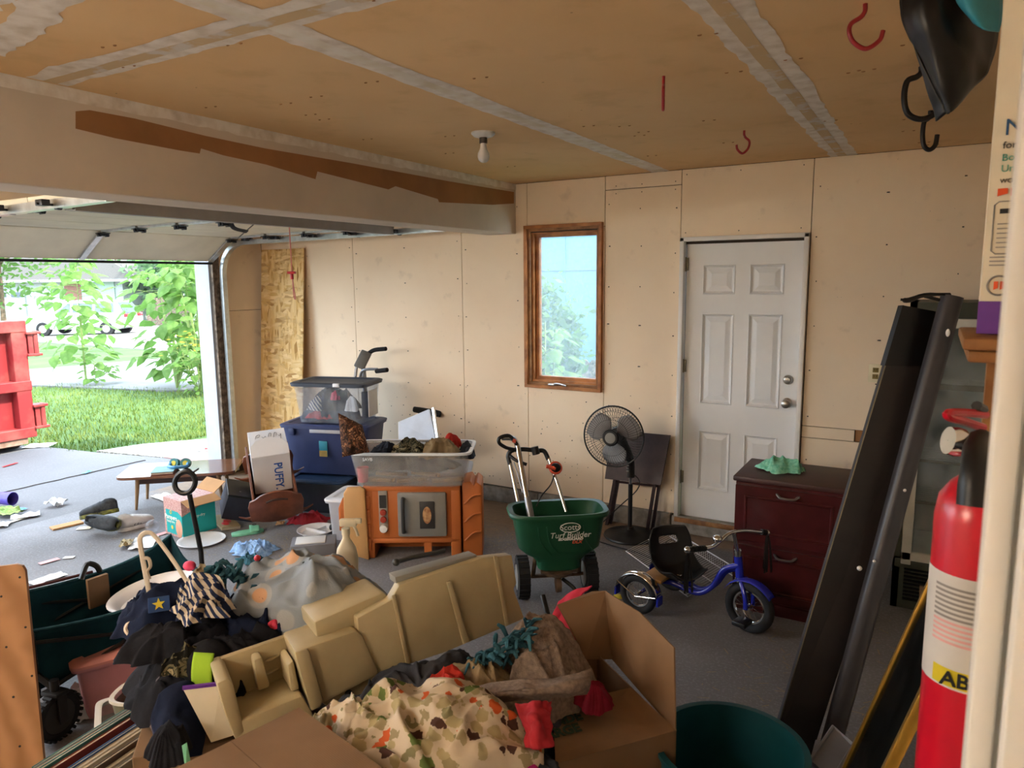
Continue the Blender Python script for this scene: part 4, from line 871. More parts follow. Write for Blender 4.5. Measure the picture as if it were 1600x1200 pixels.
g = G(); g.cyl((-.014, -.02, .1), (.014, -.02, .1), .05, n=18); g.cyl((0, 0, .1), (0, 0, .17), .014, n=10); g.build('gearbox', 'rusty', sp)
g = G(); g.tube([(.03, .0, .12), (.09, -.06, .08), (.12, -.1, .02), (.1, -.16, .012)], .012, 8, k=4); g.build('kickstand', 'black_plastic', sp)
L = lambda x, y, d: Ti @ at(x, y, D=d)
def tubes(name, mat, pts, r, k=5, n=10): g = G(); g.tube([L(*p) for p in pts], r, n, k=k); return g.build(name, mat, sp)
tubes('handle_tube', 'chrome', [(814, 806, 4.34), (806, 768, 4.38), (797, 724, 4.42)], .0125); tubes('handle_tube', 'chrome', [(884, 800, 4.34), (872, 760, 4.38), (857, 716, 4.42)], .0125)
tubes('crossbar', 'black_plastic', [(797, 726, 4.42), (794, 712, 4.43), (800, 704, 4.43), (818, 702, 4.43), (838, 704, 4.43), (850, 705, 4.43), (857, 718, 4.42)], .014)
tubes('handle_stem', 'chrome', [(830, 812, 4.20), (822, 770, 4.27), (813, 720, 4.36), (808, 695, 4.4), (800, 685, 4.41), (784, 684, 4.41)], .016)
tubes('stem_sleeve', 'grey_metal', [(830, 810, 4.20), (824, 778, 4.26)], .021, 0); tubes('grip_loop', 'black_plastic', [(808, 695, 4.39), (796, 681, 4.38), (781, 684, 4.37), (780, 692, 4.37), (790, 699, 4.38), (802, 702, 4.4)], .011)
tubes('brake_lever', 'black_plastic', [(797, 712, 4.38), (806, 719, 4.36), (823, 726, 4.35)], .010); tubes('crossbar_grip', 'black_plastic', [(835, 698, 4.4), (838, 710, 4.4)], .024, 0)
tubes('control_cable', 'black_plastic', [(866, 742, 4.38), (860, 758, 4.35), (846, 775, 4.32), (838, 792, 4.25)], .004); tubes('brake_cable', 'grey_metal', [(803, 722, 4.38), (808, 738, 4.36), (817, 770, 4.3)], .004)
p = L(868, 731, 4.37); g = G(); g.ball(p, (.034, .03, .03)); dd = g.build('rate_dial', 'black_plastic', sp); g = G(); g.tube([p+V((-.005, -.02, .0)), p+V((-.06, -.02, .018))], .012, 8); g.torus(p, .034, .008, axis=(0, -1, .6)); g.build('dial_pointer', 'print_orange', dd)
tubes('trigger_clip', 'print_orange', [(801, 688, 4.37), (806, 690, 4.37)], .012, 0)
# ---------------------------------------------------------------- tricycle
kx = V((.985, -.17, 0)).normalized(); ky = V((.17, .985, 0)).normalized(); T = frame((-1.32, 3.885, 0), kx, ky, (0, 0, 1)); tk = thing('tricycle', 'blue retro tricycle with chrome handlebar and black bucket seat', 'tricycle', M=T); Ti = T.inverted()
def wheel(c, r, w_, ax, tyre_r, spokes=14):
    g = G(); g.torus(c, r-tyre_r, tyre_r, axis=ax, n=36, k=10); wh = g.build('tyre_ring', 'tyre', tk)
    g = G(); g.torus(c, r-2*tyre_r-.004, .008, axis=ax, n=32, k=6); g.build('rim', 'chrome', wh)
    q_ = V((0, 0, 1)).rotation_difference(V(ax)).to_matrix(); g = G()
    for k in range(spokes): a = 2*PI*k/spokes; g.tube([V(c)+q_ @ V((.012*math.cos(a), .012*math.sin(a), .012*(-1)**k)), V(c)+q_ @ V(((r-2*tyre_r)*math.cos(a+.2), (r-2*tyre_r)*math.sin(a+.2), 0))], .0012, 4)
    g.cyl(V(c)-V(ax)*.02, V(c)+V(ax)*.02, .014, n=12); g.build('spokes', 'chrome', wh); return wh
fxw = V((.57, -.02, .14)); fax = (Ti.to_3x3() @ V((math.cos(YAW)*.72-math.sin(YAW)*.69, math.sin(YAW)*.72+math.cos(YAW)*.69, 0))).normalized()
for sg in (-1, 1):
    wheel((0, sg*.2, .116), .116, .03, (0, 1, 0), .021)
    g = G(); c = V((0, sg*.2, .116)); P = []
    g.grid(lambda u, v: c+V((.135*math.cos(PI*(.06+.92*u)), (v-.5)*.066, .135*math.sin(PI*(.06+.92*u))-.01*(2*v-1)**2)), 18, 7); fd = g.build('fender', 'chrome', tk, solid=.002)
    g = G(); 
    for e in (.03, .97): q_ = c+V((.135*math.cos(PI*e), 0, .135*math.sin(PI*e)-.02)); g.box(q_, (.012, .06, .05), bev=.004)
    g.build('fender_flap', 'trike_blue', fd); g = G(); g.tube([c+V((0, sg*-.0-.04*1, 0)), c+V((-.12, -.035, .06))], .003, 5); g.tube([c+V((0, -.04, 0)), c+V((.125, -.035, .02))], .003, 5); g.build('fender_stay', 'chrome', fd)
wheel(fxw, .14, .035, fax, .025, 18)
g = G(); g.cyl((0, -.2, .116), (0, .2, .116), .01, n=10); g.build('rear_axle', 'trike_blue', tk)
g = G(); g.box((.06, 0, .205), (.13, .34, .018), bev=.003); g.build('rear_deck', 'wood_light', tk)
for dy in (-.03, .03):
    g = G(); g.tube([(0, dy*2.5, .15), (.12, dy*1.5, .165), (.27, dy, .14), (.36, dy*.8, .20), (.42, dy*.7, .31 if dy < 0 else .29), (.50, dy*.3, .355 if dy < 0 else .33)], .0155, 10, k=6); g.build('frame_tube', 'trike_blue', tk)
g = G(); g.cyl((.505, 0, .28), (.49, 0, .40), .022, n=14); g.build('head_tube', 'trike_blue', tk); g = G(); g.cyl((.507, 0, .262), (.505, 0, .282), .026, n=14); g.cyl((.49, 0, .40), (.488, 0, .435), .02, n=14); g.build('headset', 'chrome', tk)
g = G()
for sg in (-1, 1): g.tube([V((.51, 0, .275))+fax*sg*.01, V((.53, -.0, .27))+fax*sg*.035, fxw+fax*sg*.04+V((-.005, 0, .06)), fxw+fax*sg*.04], .012, 8, k=4, flat=.7)
g.build('fork', 'trike_blue', tk)
g = G(); fwd = V((fax.y, -fax.x, 0)); g.grid(lambda u, v: fxw+fwd*(.157*math.cos(PI*(.2+.62*u)))+fax*((v-.5)*.07)+V((0, 0, .157*math.sin(PI*(.2+.62*u))-.008*(2*v-1)**2)), 14, 6); g.build('front_fender', 'trike_blue', tk, solid=.002)
for sg, dz in ((-1, -.01), (1, .02)):
    g = G(); e = fxw+fax*sg*.06; pd = e+fax*sg*.05+V((-.03*sg, 0, -.045*sg*-1 if sg > 0 else -.03)); g.tube([e-fax*sg*.06, e, pd-fax*sg*.04, pd], .006, 6); pp = g.build('crank', 'chrome', tk)
    g = G(); g.box(pd+fax*sg*.02, (.075, .09, .026), rot=(0, 0, math.atan2(fax.y, fax.x)-PI/2), bev=.007); g.build('pedal', 'black_plastic', tk)
hb_ = [at(1074, 859, D=3.62), at(1108, 856, D=3.68), at(1122, 848, D=3.72), at(1137, 835, D=3.77), at(1147, 831, D=3.8), at(1165, 829, D=3.84), at(1188, 831, D=3.88), at(1199, 832, D=3.9)]; hb_ = [Ti @ p for p in hb_]
g = G(); g.tube(hb_, .0105, 10, k=5); g.build('handlebar', 'chrome', tk)
g = G(); g.cyl((.488, 0, .42), Ti @ at(1147, 832, D=3.8), .012, n=10); g.build('stem', 'chrome', tk)
for a, b in ((hb_[0], hb_[1]), (hb_[-1], hb_[-2])):
    g = G(); b2 = a.lerp(b, .85)
    for k in range(9): g.cyl(a.lerp(b2, k/9), a.lerp(b2, (k+.75)/9), .0155, n=12)
    gr = g.build('grip', 'black_plastic', tk); g = G(); g.ball(a, .018); g.build('grip_cap', 'chrome', gr)
    g = G(); r = random.Random(2)
    for k in range(7): dx, dy = r.uniform(-.012, .012), r.uniform(-.012, .012); g.tube([a, a+V((dx, dy, -.06)), a+V((dx*1.6, dy*1.6, -.15)), a+V((dx*2, dy*2, -.23+.02*r.random()))], .005, 4, k=3, flat=.4)
    g.build('streamer', 'black_plastic', gr)
g = G(); g.ball(hb_[2]+V((0, -.01, .025)), (.026, .026, .02)); g.build('bell', 'chrome', tk)
# bucket seat
def seat(u, v):
    a = (u-.5)*2; t = v  # t 0 = front lip, 1 = top of back
    if t < .45: x = .30-.22*(t/.45); z = .235-.03*math.sin(PI*t/.45)
    else: s_ = (t-.45)/.55; x = .08-.07*s_-.02*math.sin(s_*PI/2); z = .235+.215*s_
    wd = .105*(1-.25*max(0, (t-.7)/.3)**2)*(.82+.18*min(1, t/.2)); cup = .06*a*a*(1 if t < .45 else (1-(t-.45)/.55*.75))
    X_, Y_ = x+(.05*a*a*max(0, (t-.3)/.7))-.12, a*wd*1.3; ct_, st_ = math.cos(-.62), math.sin(-.62); return V((.12+X_*ct_-Y_*st_, X_*st_+Y_*ct_, z+(cup if t < .6 else cup*.5)))
g = G(); Gd = [[g.bm.verts.new(seat(i/14, j/20)) for j in range(21)] for i in range(15)]
for i in range(14):
    for j in range(20):
        if not (4 <= i <= 9 and 15 <= j <= 16): g.bm.faces.new((Gd[i][j], Gd[i+1][j], Gd[i+1][j+1], Gd[i][j+1]))
st = g.build('seat', 'black_plastic', tk, solid=.012, sub=1)
g = G(); g.torus((.052, .06, .335), .028, .002, axis=(.8, -.58, .25), sy=1.5); g.build('seat_emblem', 'toy_dark', st); g = G(); g.box((.14, 0, .19), (.07, .07, .05), bev=.005); g.build('seat_post', 'chrome', tk)
# ---------------------------------------------------------------- white wire shelf on the floor
A, B, Cc, Dd = at(1047, 826, Z=.085), at(1150, 888, Z=.085), at(1125, 918, Z=.012), at(978, 861, Z=.012)
Cc = Dd+(B-A); Cc.z = .012
ws = thing('wire_shelf', 'white wire closet shelf lying on the floor behind the tricycle', 'wire shelf', (0, 0, 0))
g = G()
for p, q_ in ((A, B), (Dd, Cc), (A.lerp(Dd, .5), B.lerp(Cc, .5)), (A-V((0, 0, .06)), B-V((0, 0, .06)))): g.tube([p, q_], .0035, 6)
g.build('rail', 'white_plastic', ws, kind='stuff'); g = G()
for k in range(34): t = k/33; a, b = A.lerp(B, t), Dd.lerp(Cc, t); g.tube([a-V((0, 0, .06)), a, b], .0016, 4)
g.build('cross_wires', 'white_plastic', ws, kind='stuff')
# ---------------------------------------------------------------- orange play kitchen
kx = V((.862, .507, 0)).normalized(); ky = V((-.507, .862, 0)).normalized(); T = frame((-2.985, 3.72, 0), kx, ky, (0, 0, 1)); pk = thing('play_kitchen', 'orange plastic play kitchen with grey oven door under the clear bin', 'toy kitchen', M=T)
kw, kh = .33, .515
g = G(); g.box((-kw+.035, .12, kh/2), (.07, .24, kh), bev=.012); g.box((kw-.035, .12, kh/2), (.07, .24, kh), bev=.012); g.box((0, .12, kh-.02), (2*kw, .25, .04), bev=.01); g.box((0, .12, .125), (2*kw, .24, .035), bev=.008); g.box((0, .23, kh/2), (2*kw, .02, kh)); g.build('cabinet_body', 'toy_orange', pk)
g = G(); g.box((.06, .21, .3), (.5, .02, .34)); g.build('oven_cavity', 'toy_brown', pk, smooth=0); g = G(); g.box((0, .012, .325), (2*kw-.1, .02, .36), bev=.004); g.build('front_fascia', 'toy_orange', pk)
g = G(); g.box((-kw+.135, .02, .32), (.075, .04, .34), bev=.006); cs = g.build('control_strip', 'toy_orange', pk)
g = G(); g.box((-kw+.135, -.003, .345), (.06, .006, .27), bev=.002); g.build('control_sticker', 'sticker_grey', cs)
for z, mt_, rr_ in ((.33, 'toy_red', .022), (.28, 'toy_red', .022), (.215, 'sticker_white', .028)):
    g = G(); g.lathe([(.001, .02), (rr_*.9, .018), (rr_, .008), (rr_, 0)], 18, frame((-kw+.135, -.004, z), (1, 0, 0), (0, 0, 1), (0, -1, 0)), cap=False); g.build('control_knob', mt_, cs)
g = G(); g.box((-kw+.135, -.007, .405), (.045, .004, .09)); g.build('display', 'toy_dark', cs, smooth=0)
g = G(); g.box((.07, -.012, .315), (.33, .03, .31), bev=.012); od = g.build('oven_door', 'toy_grey', pk)
g = G(); g.box((.105, -.03, .315), (.10, .008, .19), bev=.004); g.build('window_frame', 'toy_dark', od); g = G(); g.lathe([(.001, .004), (.038, .003), (.04, 0)], 24, frame((.105, -.034, .315), (1, 0, 0), (0, 0, 1), (0, -1, 0)), cap=False, sx=.75, sy=1.5); g.build('pizza_picture', 'pizza', od)
g = G(); g.tube([(-.055, -.03, .2), (-.055, -.05, .22), (-.055, -.05, .41), (-.055, -.03, .43)], .014, 8, k=3); g.build('oven_handle', 'toy_dark', od)
g = G(); g.prism([(.34, 0), (.475, .0), (.475, .50), (.44, .53), (.42, .5), (.40, .535), (.34, .52)], .26, frame((0, .02, 0), (1, 0, 0), (0, 0, 1), (0, -1, 0)) @ TR((0, 0, -.26)), bev=.008); sdp = g.build('side_counter', 'toy_orange', pk)
for z in (.12, .25, .38): g = G(); g.tube([(.355, -.0, z), (.41, .01, z+.05), (.465, .015, z+.06)], .007, 6, k=4); g.build('groove', 'toy_orange', sdp)
g = G(); g.prism([(-.46, .05), (-.30, .0), (-.31, .5), (-.34, .515), (-.43, .51), (-.455, .47)], .03, frame((0, .0, 0), (1, 0, 0), (0, 0, 1), (0, -1, 0)), bev=.008); g.build('side_panel', 'toy_tan', pk)
g = G(); g.prism([(-.50, .2), (-.44, .2), (-.44, .42), (-.47, .43), (-.50, .36)], .05, frame((0, .05, 0), (1, 0, 0), (0, 0, 1), (0, -1, 0)), bev=.006); g.build('side_shelf', 'toy_orange', pk)
for k in range(4): g = G(); g.box((-.305+.0, -.004, .1+k*.1), (.045, .012, .09), bev=.006); g.build('brick_relief', 'toy_orange', pk)
g = G(); g.box((.1, .02, .06), (.05, .03, .1)); g.build('shelf_post', 'toy_orange', pk)
# ---------------------------------------------------------------- clear totes
def tote(name, label, M, wx, wy, h, mat, lid=None, rim_mat=None, taper=.88, cat='storage bin', open_=True, grp=None):
    o = thing(name, label, cat, M=M, group=grp); g = G(); t = .006
    R_ = [ring(wx*taper, wy*taper, 0, e=9), ring(wx, wy, h, e=9), ring(wx-t, wy-t, h, e=9), ring(wx*taper-t, wy*taper-t, t, e=9)]; loft(g, R_); g.build('tub', mat, o)
    g = G(); loft(g, [ring(wx, wy, h-.018, e=9), ring(wx+.018, wy+.018, h-.014, e=9), ring(wx+.018, wy+.018, h, e=9), ring(wx-t, wy-t, h, e=9)], False, False); g.build('rim', rim_mat or mat, o)
    if lid:
        g = G(); loft(g, [ring(wx+.022, wy+.022, h, e=9), ring(wx+.022, wy+.022, h+.012, e=9), ring(wx+.004, wy+.004, h+.02, e=9), ring(wx-.03, wy-.03, h+.02, e=9), ring(wx-.04, wy-.04, h+.010, e=9)]); g.build('lid', lid, o)
    return o
tb = V((-.5*.862+.0, 0, 0)); ax_ = V((.95, .31, 0)).normalized(); ay_ = V((-.31, .95, 0)).normalized()
bc = T @ V((.0, .14, kh+.002)); Tb = frame(bc, V((.885, .465, 0)).normalized(), V((-.465, .885, 0)).normalized(), (0, 0, 1))
cbin = tote('clear_storage_bin', 'open clear plastic bin of toys and clothes on the orange play kitchen', Tb, .405, .2, .235, 'frosted_plastic', rim_mat='white_plastic')
text('embossed_lettering', 'SAVB', .03, 'white_plastic', cbin, frame((-.27, -.2, .19), (1, 0, 0), (0, 0, 1), (0, -1, 0)))
def binthing(name, label, cat, build, mat, M): o = thing(name, label, cat, M=M); build(o); return o
# wooden train tracks and other toys inside
r = random.Random(9)
for k in range(7):
    Tl = Tb @ TR((-.24+.08*k, -.08+.06*(k % 3), .02+.028*(k % 3)), (0, 0, r.uniform(-.4, .4))); g = G()
    g.box((0, 0, 0), (.2, .04, .022), bev=.003, T=Tl); g.cyl((.1, 0, -.011), (.1, 0, .011), .012, n=10, T=Tl @ TR((.012, 0, 0))); tag(g.build('toy_train_track', 'wood_light'), 'wooden toy train track piece inside the clear bin', 'toy track', 'wooden train tracks in the clear bin')
g = G(); g.lathe([(.032, .0), (.04, .1), (.037, .1), (.03, .004)], 18, Tb @ TR((-.33, -.1, .012)), cap=False); tag(g.build('toy_cup', 'pink_cloth'), 'pink plastic cup in the clear bin corner', 'cup')
for i, (lx, ly, rx, ry, h, mt_, sd, nm, lb) in enumerate(((.0, .03, .3, .15, .07, 'dark_garment', 1, 'dark_garment', 'dark grey garment filling the middle of the clear bin'), (-.11, .0, .12, .10, .075, 'camo_dark', 5, 'camouflage_garment', 'black and olive garment at the middle of the clear bin top'), (.22, -.01, .15, .12, .095, 'khaki', 6, 'khaki_garment', 'khaki trousers bunched on the right of the clear bin'))):
    pass
# ---------------------------------------------------------------- navy tote, clear tote and others beneath
nc = at(526, 735, D=6.25); nc.z = .285; Tn = frame(nc, ax_, ay_, (0, 0, 1)); nv = tote('navy_tote', 'large navy plastic tote carrying the clear lidded bin', Tn, .385, .225, .40, 'tote_navy', lid='tote_navy')
g = G(); g.box((.0, -.222, .22), (.075, .006, .13), bev=.002); lb_ = g.build('label_sticker', 'label_teal', nv); g = G(); g.box((.0, -.226, .18), (.07, .004, .05)); g.build('label_stripe', 'label_tan', lb_, smooth=0)
g = G(); g.box((.1, -.236, .37), (.42, .012, .03), bev=.004); g.build('front_band', 'tote_grey', nv)
for x in (-.27, .27): g = G(); g.box((x, -.24, .36), (.05, .03, .06), bev=.006); g.build('latch', 'tote_navy', nv)
Tc = Tn @ TR((.03, .02, .422), (0, 0, -.02)); ct = tote('clear_lidded_bin', 'clear plastic bin of clothes with dark grey lid on the navy tote', Tc, .325, .195, .325, 'clear_plastic', lid='tote_lid', rim_mat='tote_lid')
g = G(); g.box((.325, 0, .16), (.006, .18, .22), bev=.001); g.build('label_sticker', 'label_white', ct) ; g = G(); g.box((.1, -.21, .33), (.06, .02, .03), bev=.004); g.build('latch', 'white_plastic', ct)
gq_ = at(494, 800, Z=0); tote('blue_lidded_bin', 'clear bin with blue lid beneath the navy tote', frame((gq_.x-.05, gq_.y+.15, 0), ax_, ay_, (0, 0, 1)), .25, .19, .255, 'smoke_plastic', lid='tote_blue_lid')
gq_ = at(535, 845, Z=0); tote('grey_tote', 'grey lidded plastic tote between the cradle and the play kitchen', frame((gq_.x-.03, gq_.y+.16, 0), ax_, ay_, (0, 0, 1)), .13, .17, .30, 'tote_grey', lid='white_plastic')
# support for the navy tote's far end
tote('lower_tote', 'dark blue plastic tote hidden mostly under the navy tote', frame((nc.x+.33, nc.y+.2, 0), ax_, ay_, (0, 0, 1)), .13, .15, .262, 'tote_blue_lid', lid='tote_blue_lid')
# ---------------------------------------------------------------- exercise bike behind
bk = thing('exercise_bike', 'grey upright exercise bike with console behind the storage bins', 'exercise bike', (-4.15, 4.72, 0)); bo = V((-4.15, 4.72, 0)); L = lambda x, y, d: at(x, y, D=d)-bo
g = G(); g.tube([V((-.22, .1, .25)), L(570, 600, 6.42), L(568, 575, 6.42)], .02, 10); g.build('mast', 'bike_grey', bk)
g = G(); c = L(567, 562, 6.4); g.box(c, (.10, .03, .17), rot=(-.5, .35, .35), bev=.012); g.build('console', 'console_grey', bk)
g = G(); g.tube([L(568, 575, 6.42), L(572, 556, 6.44), L(580, 549, 6.42), L(590, 545, 6.38)], .012, 8, k=5); g.build('handlebar', 'bike_grey', bk); g = G(); g.tube([L(576, 552, 6.43), L(585, 547, 6.4), L(603, 545, 6.33)], .019, 10, k=4); g.build('foam_grip', 'foam_black', bk)
g = G(); g.tube([L(562, 592, 6.4), L(566, 580, 6.36), L(575, 577, 6.33), L(590, 577, 6.3)], .012, 8, k=5); g.build('handlebar', 'bike_grey', bk); g = G(); g.tube([L(588, 580, 6.3), L(605, 578, 6.22)], .02, 10); g.build('foam_grip', 'foam_black', bk)
g = G(); g.tube([L(555, 590, 6.42), L(557, 575, 6.42), L(561, 568, 6.42)], .012, 8, k=4); g.build('console_stalk', 'bike_grey', bk)
g = G(); s_ = L(668, 650, 6.45)
g.grid(lambda u, v: s_+V((.0, 0, .0))+R2*((u-.5)*.26)+_f*((v-.5)*.2*(.25+.75*u))+V((0, 0, .03*math.sin(PI*v)-.04*(u-.5)+.02)), 12, 8); g.build('saddle', 'foam_black', bk, solid=.04, sub=1)
g = G(); g.tube([s_, s_+V((0, 0, -.5))], .02, 10); g.build('seat_post', 'bike_grey', bk); g = G(); g.box((.0, .1, .05), (.9, .06, .06), rot=(0, 0, .3), bev=.01); g.lathe([(.001, 0), (.17, 0), (.17, .06), (.001, .06)], 24, frame((-.1, .16, .3), (1, 0, 0), (0, 0, 1), (0, -1, 0)), cap=False); g.tube([(-.2, .1, .06), (-.12, .12, .3), (.25, .12, .3), (.3, .1, .06)], .02, 8, k=3); g.build('base_frame', 'bike_grey', bk)
# white foam board standing behind the bin
A, B, Cc, Dd = at(624, 660, D=5.9), at(672, 640, D=5.8), at(683, 690, D=5.75), at(625, 700, D=5.85)
g = G(); n_ = (B-A).cross(Dd-A); quadslab(g, [Dd, Cc, B, A], n_, .02); wb = thing('plastic_drawer_panel', 'pale blue plastic panel with a metal edge leaning behind the clear bin', 'plastic panel', (0, 0, 0)); g.build('panel', 'pale_panel' if 'pale_panel' in MATS else flat('pale_panel', '#c3cede', .4, var=.06), wb, smooth=0)
g = G(); e0, e1 = at(677, 637, D=5.75), at(686, 700, D=5.72); g.tube([e0, e1], .014, 4); g.build('metal_edge', 'chrome', wb)
sup = at(655, 760, Z=0); tote('support_tote', 'grey tote standing behind the orange play kitchen', frame((-3.25, 4.32, 0), kx, ky, (0, 0, 1)), .28, .17, .46, 'tote_grey', lid='tote_grey')
# ================================================================ more surfaces
def fab(name, c1, c2=None, scale=120, bump=.25): return flat(name, c1, .92, col2=c2 or c1, scale=scale, bump=bump, bscale=260, spec=.15, var=.12)
fab('navy_fabric', '#1e2740', '#161c30', 9); fab('black_fabric', '#15151a', '#222228', 14); fab('dark_garment', '#3a3c42', '#2c2d33', 12); fab('khaki', '#8e7a5c', '#6f5f46', 6); fab('beige_knit', '#8d7b6d', '#6f6056', 70, .6); fab('teal_fabric', '#17404a', '#123039', 6); fab('teal_fringe', '#3b6772', '#25434d', 18); fab('lime', '#9cc23a', '#86ab2c', 4); fab('grey_bear', '#8c9299', '#767c84', 5); fab('maroon', '#6d1726', '#8d1f33', 9); fab('orange_red', '#b8352a', '#8f241d', 9); fab('magenta', '#b52a7a', '#9a2068', 9)
def mk_print():
    q = Mt('safari_print', .9, spec=.1); co = q.co((1, 1, 1)); n = _node(q.t, 'ShaderNodeTexNoise'); n.inputs['Scale'].default_value = 30; q.t.links.new(co, n.inputs['Vector'])
    mx = _node(q.t, 'ShaderNodeMix', data_type='VECTOR'); mx.inputs[0].default_value = .03; q.t.links.new(co, mx.inputs[4]); q.t.links.new(n.outputs['Color'], mx.inputs[5]); wv = mx.outputs[1]
    mp = _node(q.t, 'ShaderNodeMapping'); mp.inputs['Scale'].default_value = (1, 1.5, 1.2); q.t.links.new(wv, mp.inputs[0])
    d = q.vor(22, mp.outputs[0]); c = q.vor(22, mp.outputs[0], out='Color')
    s_ = _node(q.t, 'ShaderNodeSeparateColor'); q.t.links.new(c, s_.inputs[0])
    pal = q.ramp(s_.outputs[0], [(.0, '#8f8262'), (.3, '#a1946f'), (.5, '#4a322a'), (.64, '#b8552c'), (.78, '#7d7656'), (.92, '#5c6b3a')], 'CONSTANT')
    shape = q.ramp(q.math('ADD', d, q.math('MULTIPLY', q.noise(55, 3), .5)), [(.72, 1.), (.75, 0.)]); q.col(q.mix(shape, '#bdae98', pal)); q.bump(q.noise(30, 4), .2, .004)
    q = Mt('striped_cotton', .9, spec=.1); wv = q.wave(16, dist=1.5, dirn='DIAGONAL'); q.col(q.ramp(wv, [(.0, '#2c3654'), (.5, '#2c3654'), (.52, '#c3b7a6'), (1, '#c3b7a6')]))
    q = Mt('pinstripe', .9, spec=.1); wv = q.wave(14, dirn='X', co=q.co(rot=(0, 0, .6))); q.col(q.ramp(wv, [(.0, '#232126'), (.9, '#2a272c'), (.95, '#6f6a70')]))
    q = Mt('camo_dark', .9, spec=.1); q.col(q.ramp(q.noise(16, 3, dist=1), [(.42, '#16140f'), (.46, '#5f5740'), (.52, '#2a2a1e'), (.6, '#8b7f63')], 'CONSTANT'))
    q = Mt('camo_brown', .75, spec=.2); q.col(q.ramp(q.noise(24, 5, dist=1.2), [(.3, '#2c1d15'), (.44, '#6b4630'), (.5, '#3a2318'), (.58, '#a87c58'), (.64, '#8c4a2a')], 'CONSTANT'))
    q = Mt('bear_fleece', .95, spec=.1); d = q.vor(8, q.co((1, 1.2, 1))); a = q.ramp(d, [(.27, 1.), (.31, 0.)]); b = q.ramp(d, [(.42, 1.), (.46, 0.)]); base = q.mix(q.noise(9, 4), '#8f979f', '#7c848d'); q.col(q.mix(a, q.mix(q.math('MULTIPLY', b, .55), base, '#a7a6a4'), '#b98f6e')); q.bump(q.noise(200, 2), .3, .003)
    q = Mt('cardboard', .85, spec=.2); n1 = q.noise(3, 5); wv = q.wave(60, dirn='X'); q.col(q.mix(q.ramp(n1, [(.3, 0.), (.7, 1.)]), '#876b50', '#775c43')); q.bump(wv, .06, .002)
    q = Mt('plywood', .6, spec=.3); wv = q.wave(3.2, q.co((1, 1, .35), rot=(.2, 0, .3)), dist=5, dscale=1.4); q.col(q.mix(wv, '#b0825a', '#976b45')); q.bump(q.noise(60, 4), .1, .002)
    q = Mt('cream_plastic', .45, spec=.4); q.col(q.mix(q.ramp(q.noise(4, 6), [(.35, 0.), (.7, 1.)]), '#b3a582', '#a39370')); q.bump(q.noise(120, 3), .12, .002)
mk_print()
for n_, c_, kw in (('tub_teal', '#0d4a55', dict(rough=.5, var=.08)), ('hanger_cream', '#cbbfae', dict(rough=.5, var=.03)), ('pink_tote', '#b47a80', dict(rough=.5, var=.05)), ('pink_lid', '#c07f78', dict(rough=.5, var=.05)), ('basket_olive', '#6e6d5c', dict(rough=.6)), ('basket_white', '#cfc9bd', dict(rough=.5)), ('ball_pink', '#d0305f', dict(rough=.4)),
        ('book_cream', '#b3a894', dict(rough=.7, var=.1)), ('book_teal', '#3f7d7a', dict(rough=.5)), ('book_blue', '#24467c', dict(rough=.5)), ('book_red', '#8a3a30', dict(rough=.5)), ('book_grey', '#7d7a72', dict(rough=.6)), ('book_brown', '#5e4a3e', dict(rough=.6)), ('page_paper', '#b9ae9c', dict(rough=.8)),
        ('charcoal_board', '#2b2626', dict(rough=.5, var=.1)), ('charcoal_rail', '#3c3a3e', dict(rough=.38, var=.08)), ('gaffer_black', '#0e0e10', dict(rough=.35, var=.15)), ('gold', '#b98f3c', dict(rough=.3, metal=.8)), ('ext_red', '#c3122a', dict(rough=.28, var=.05, spec=.6)), ('ext_label', '#c9c6c0', dict(rough=.5, var=.04)), ('label_yellow', '#d9c41f', dict(rough=.5)), ('ink_black', '#1c1c1c', dict(rough=.6)), ('ink_blue', '#24527f', dict(rough=.6)), ('ink_teal', '#3a9a83', dict(rough=.6)), ('ink_orange', '#e8551e', dict(rough=.5)), ('ink_grey', '#8a8580', dict(rough=.6)), ('purple', '#6a3599', dict(rough=.5)), ('carton_cream', '#ded6c2', dict(rough=.6, var=.03)), ('shelf_wood', '#9a6a3a', dict(rough=.6, col2='#7c4f27', scale=12)),
        ('cooler_olive', '#3c3f31', dict(rough=.5, var=.1)), ('cooler_white', '#c3c0b4', dict(rough=.45, var=.05)), ('cooler_inner', '#b3b7b4', dict(rough=.5, var=.03)), ('bag_black', '#141416', dict(rough=.38, var=.2)), ('bag_teal', '#3f9fb8', dict(rough=.45)), ('lid_grey', '#77777c', dict(rough=.5, var=.05)), ('straw', '#9a8a66', dict(rough=.8)), ('green_ink', '#28402f', dict(rough=.7)), ('spray_cream', '#d8cdb2', dict(rough=.4, var=.03)), ('purple_cup', '#5a4aa8', dict(rough=.4)), ('litter_green', '#6f8f3c', dict(rough=.7, col2='#a8b86a', scale=40)), ('pale_pink', '#dba3a0', dict(rough=.6))): flat(n_, c_, **kw)
CR = V((math.cos(YAW), math.sin(YAW), 0)); CF = V((-math.sin(YAW), math.cos(YAW), 0)); UP = V((0, 0, 1))
def yawframe(o, th): c, s = math.cos(th), math.sin(th); x = CR*c-CF*s; return frame(o, x, UP.cross(x), UP)
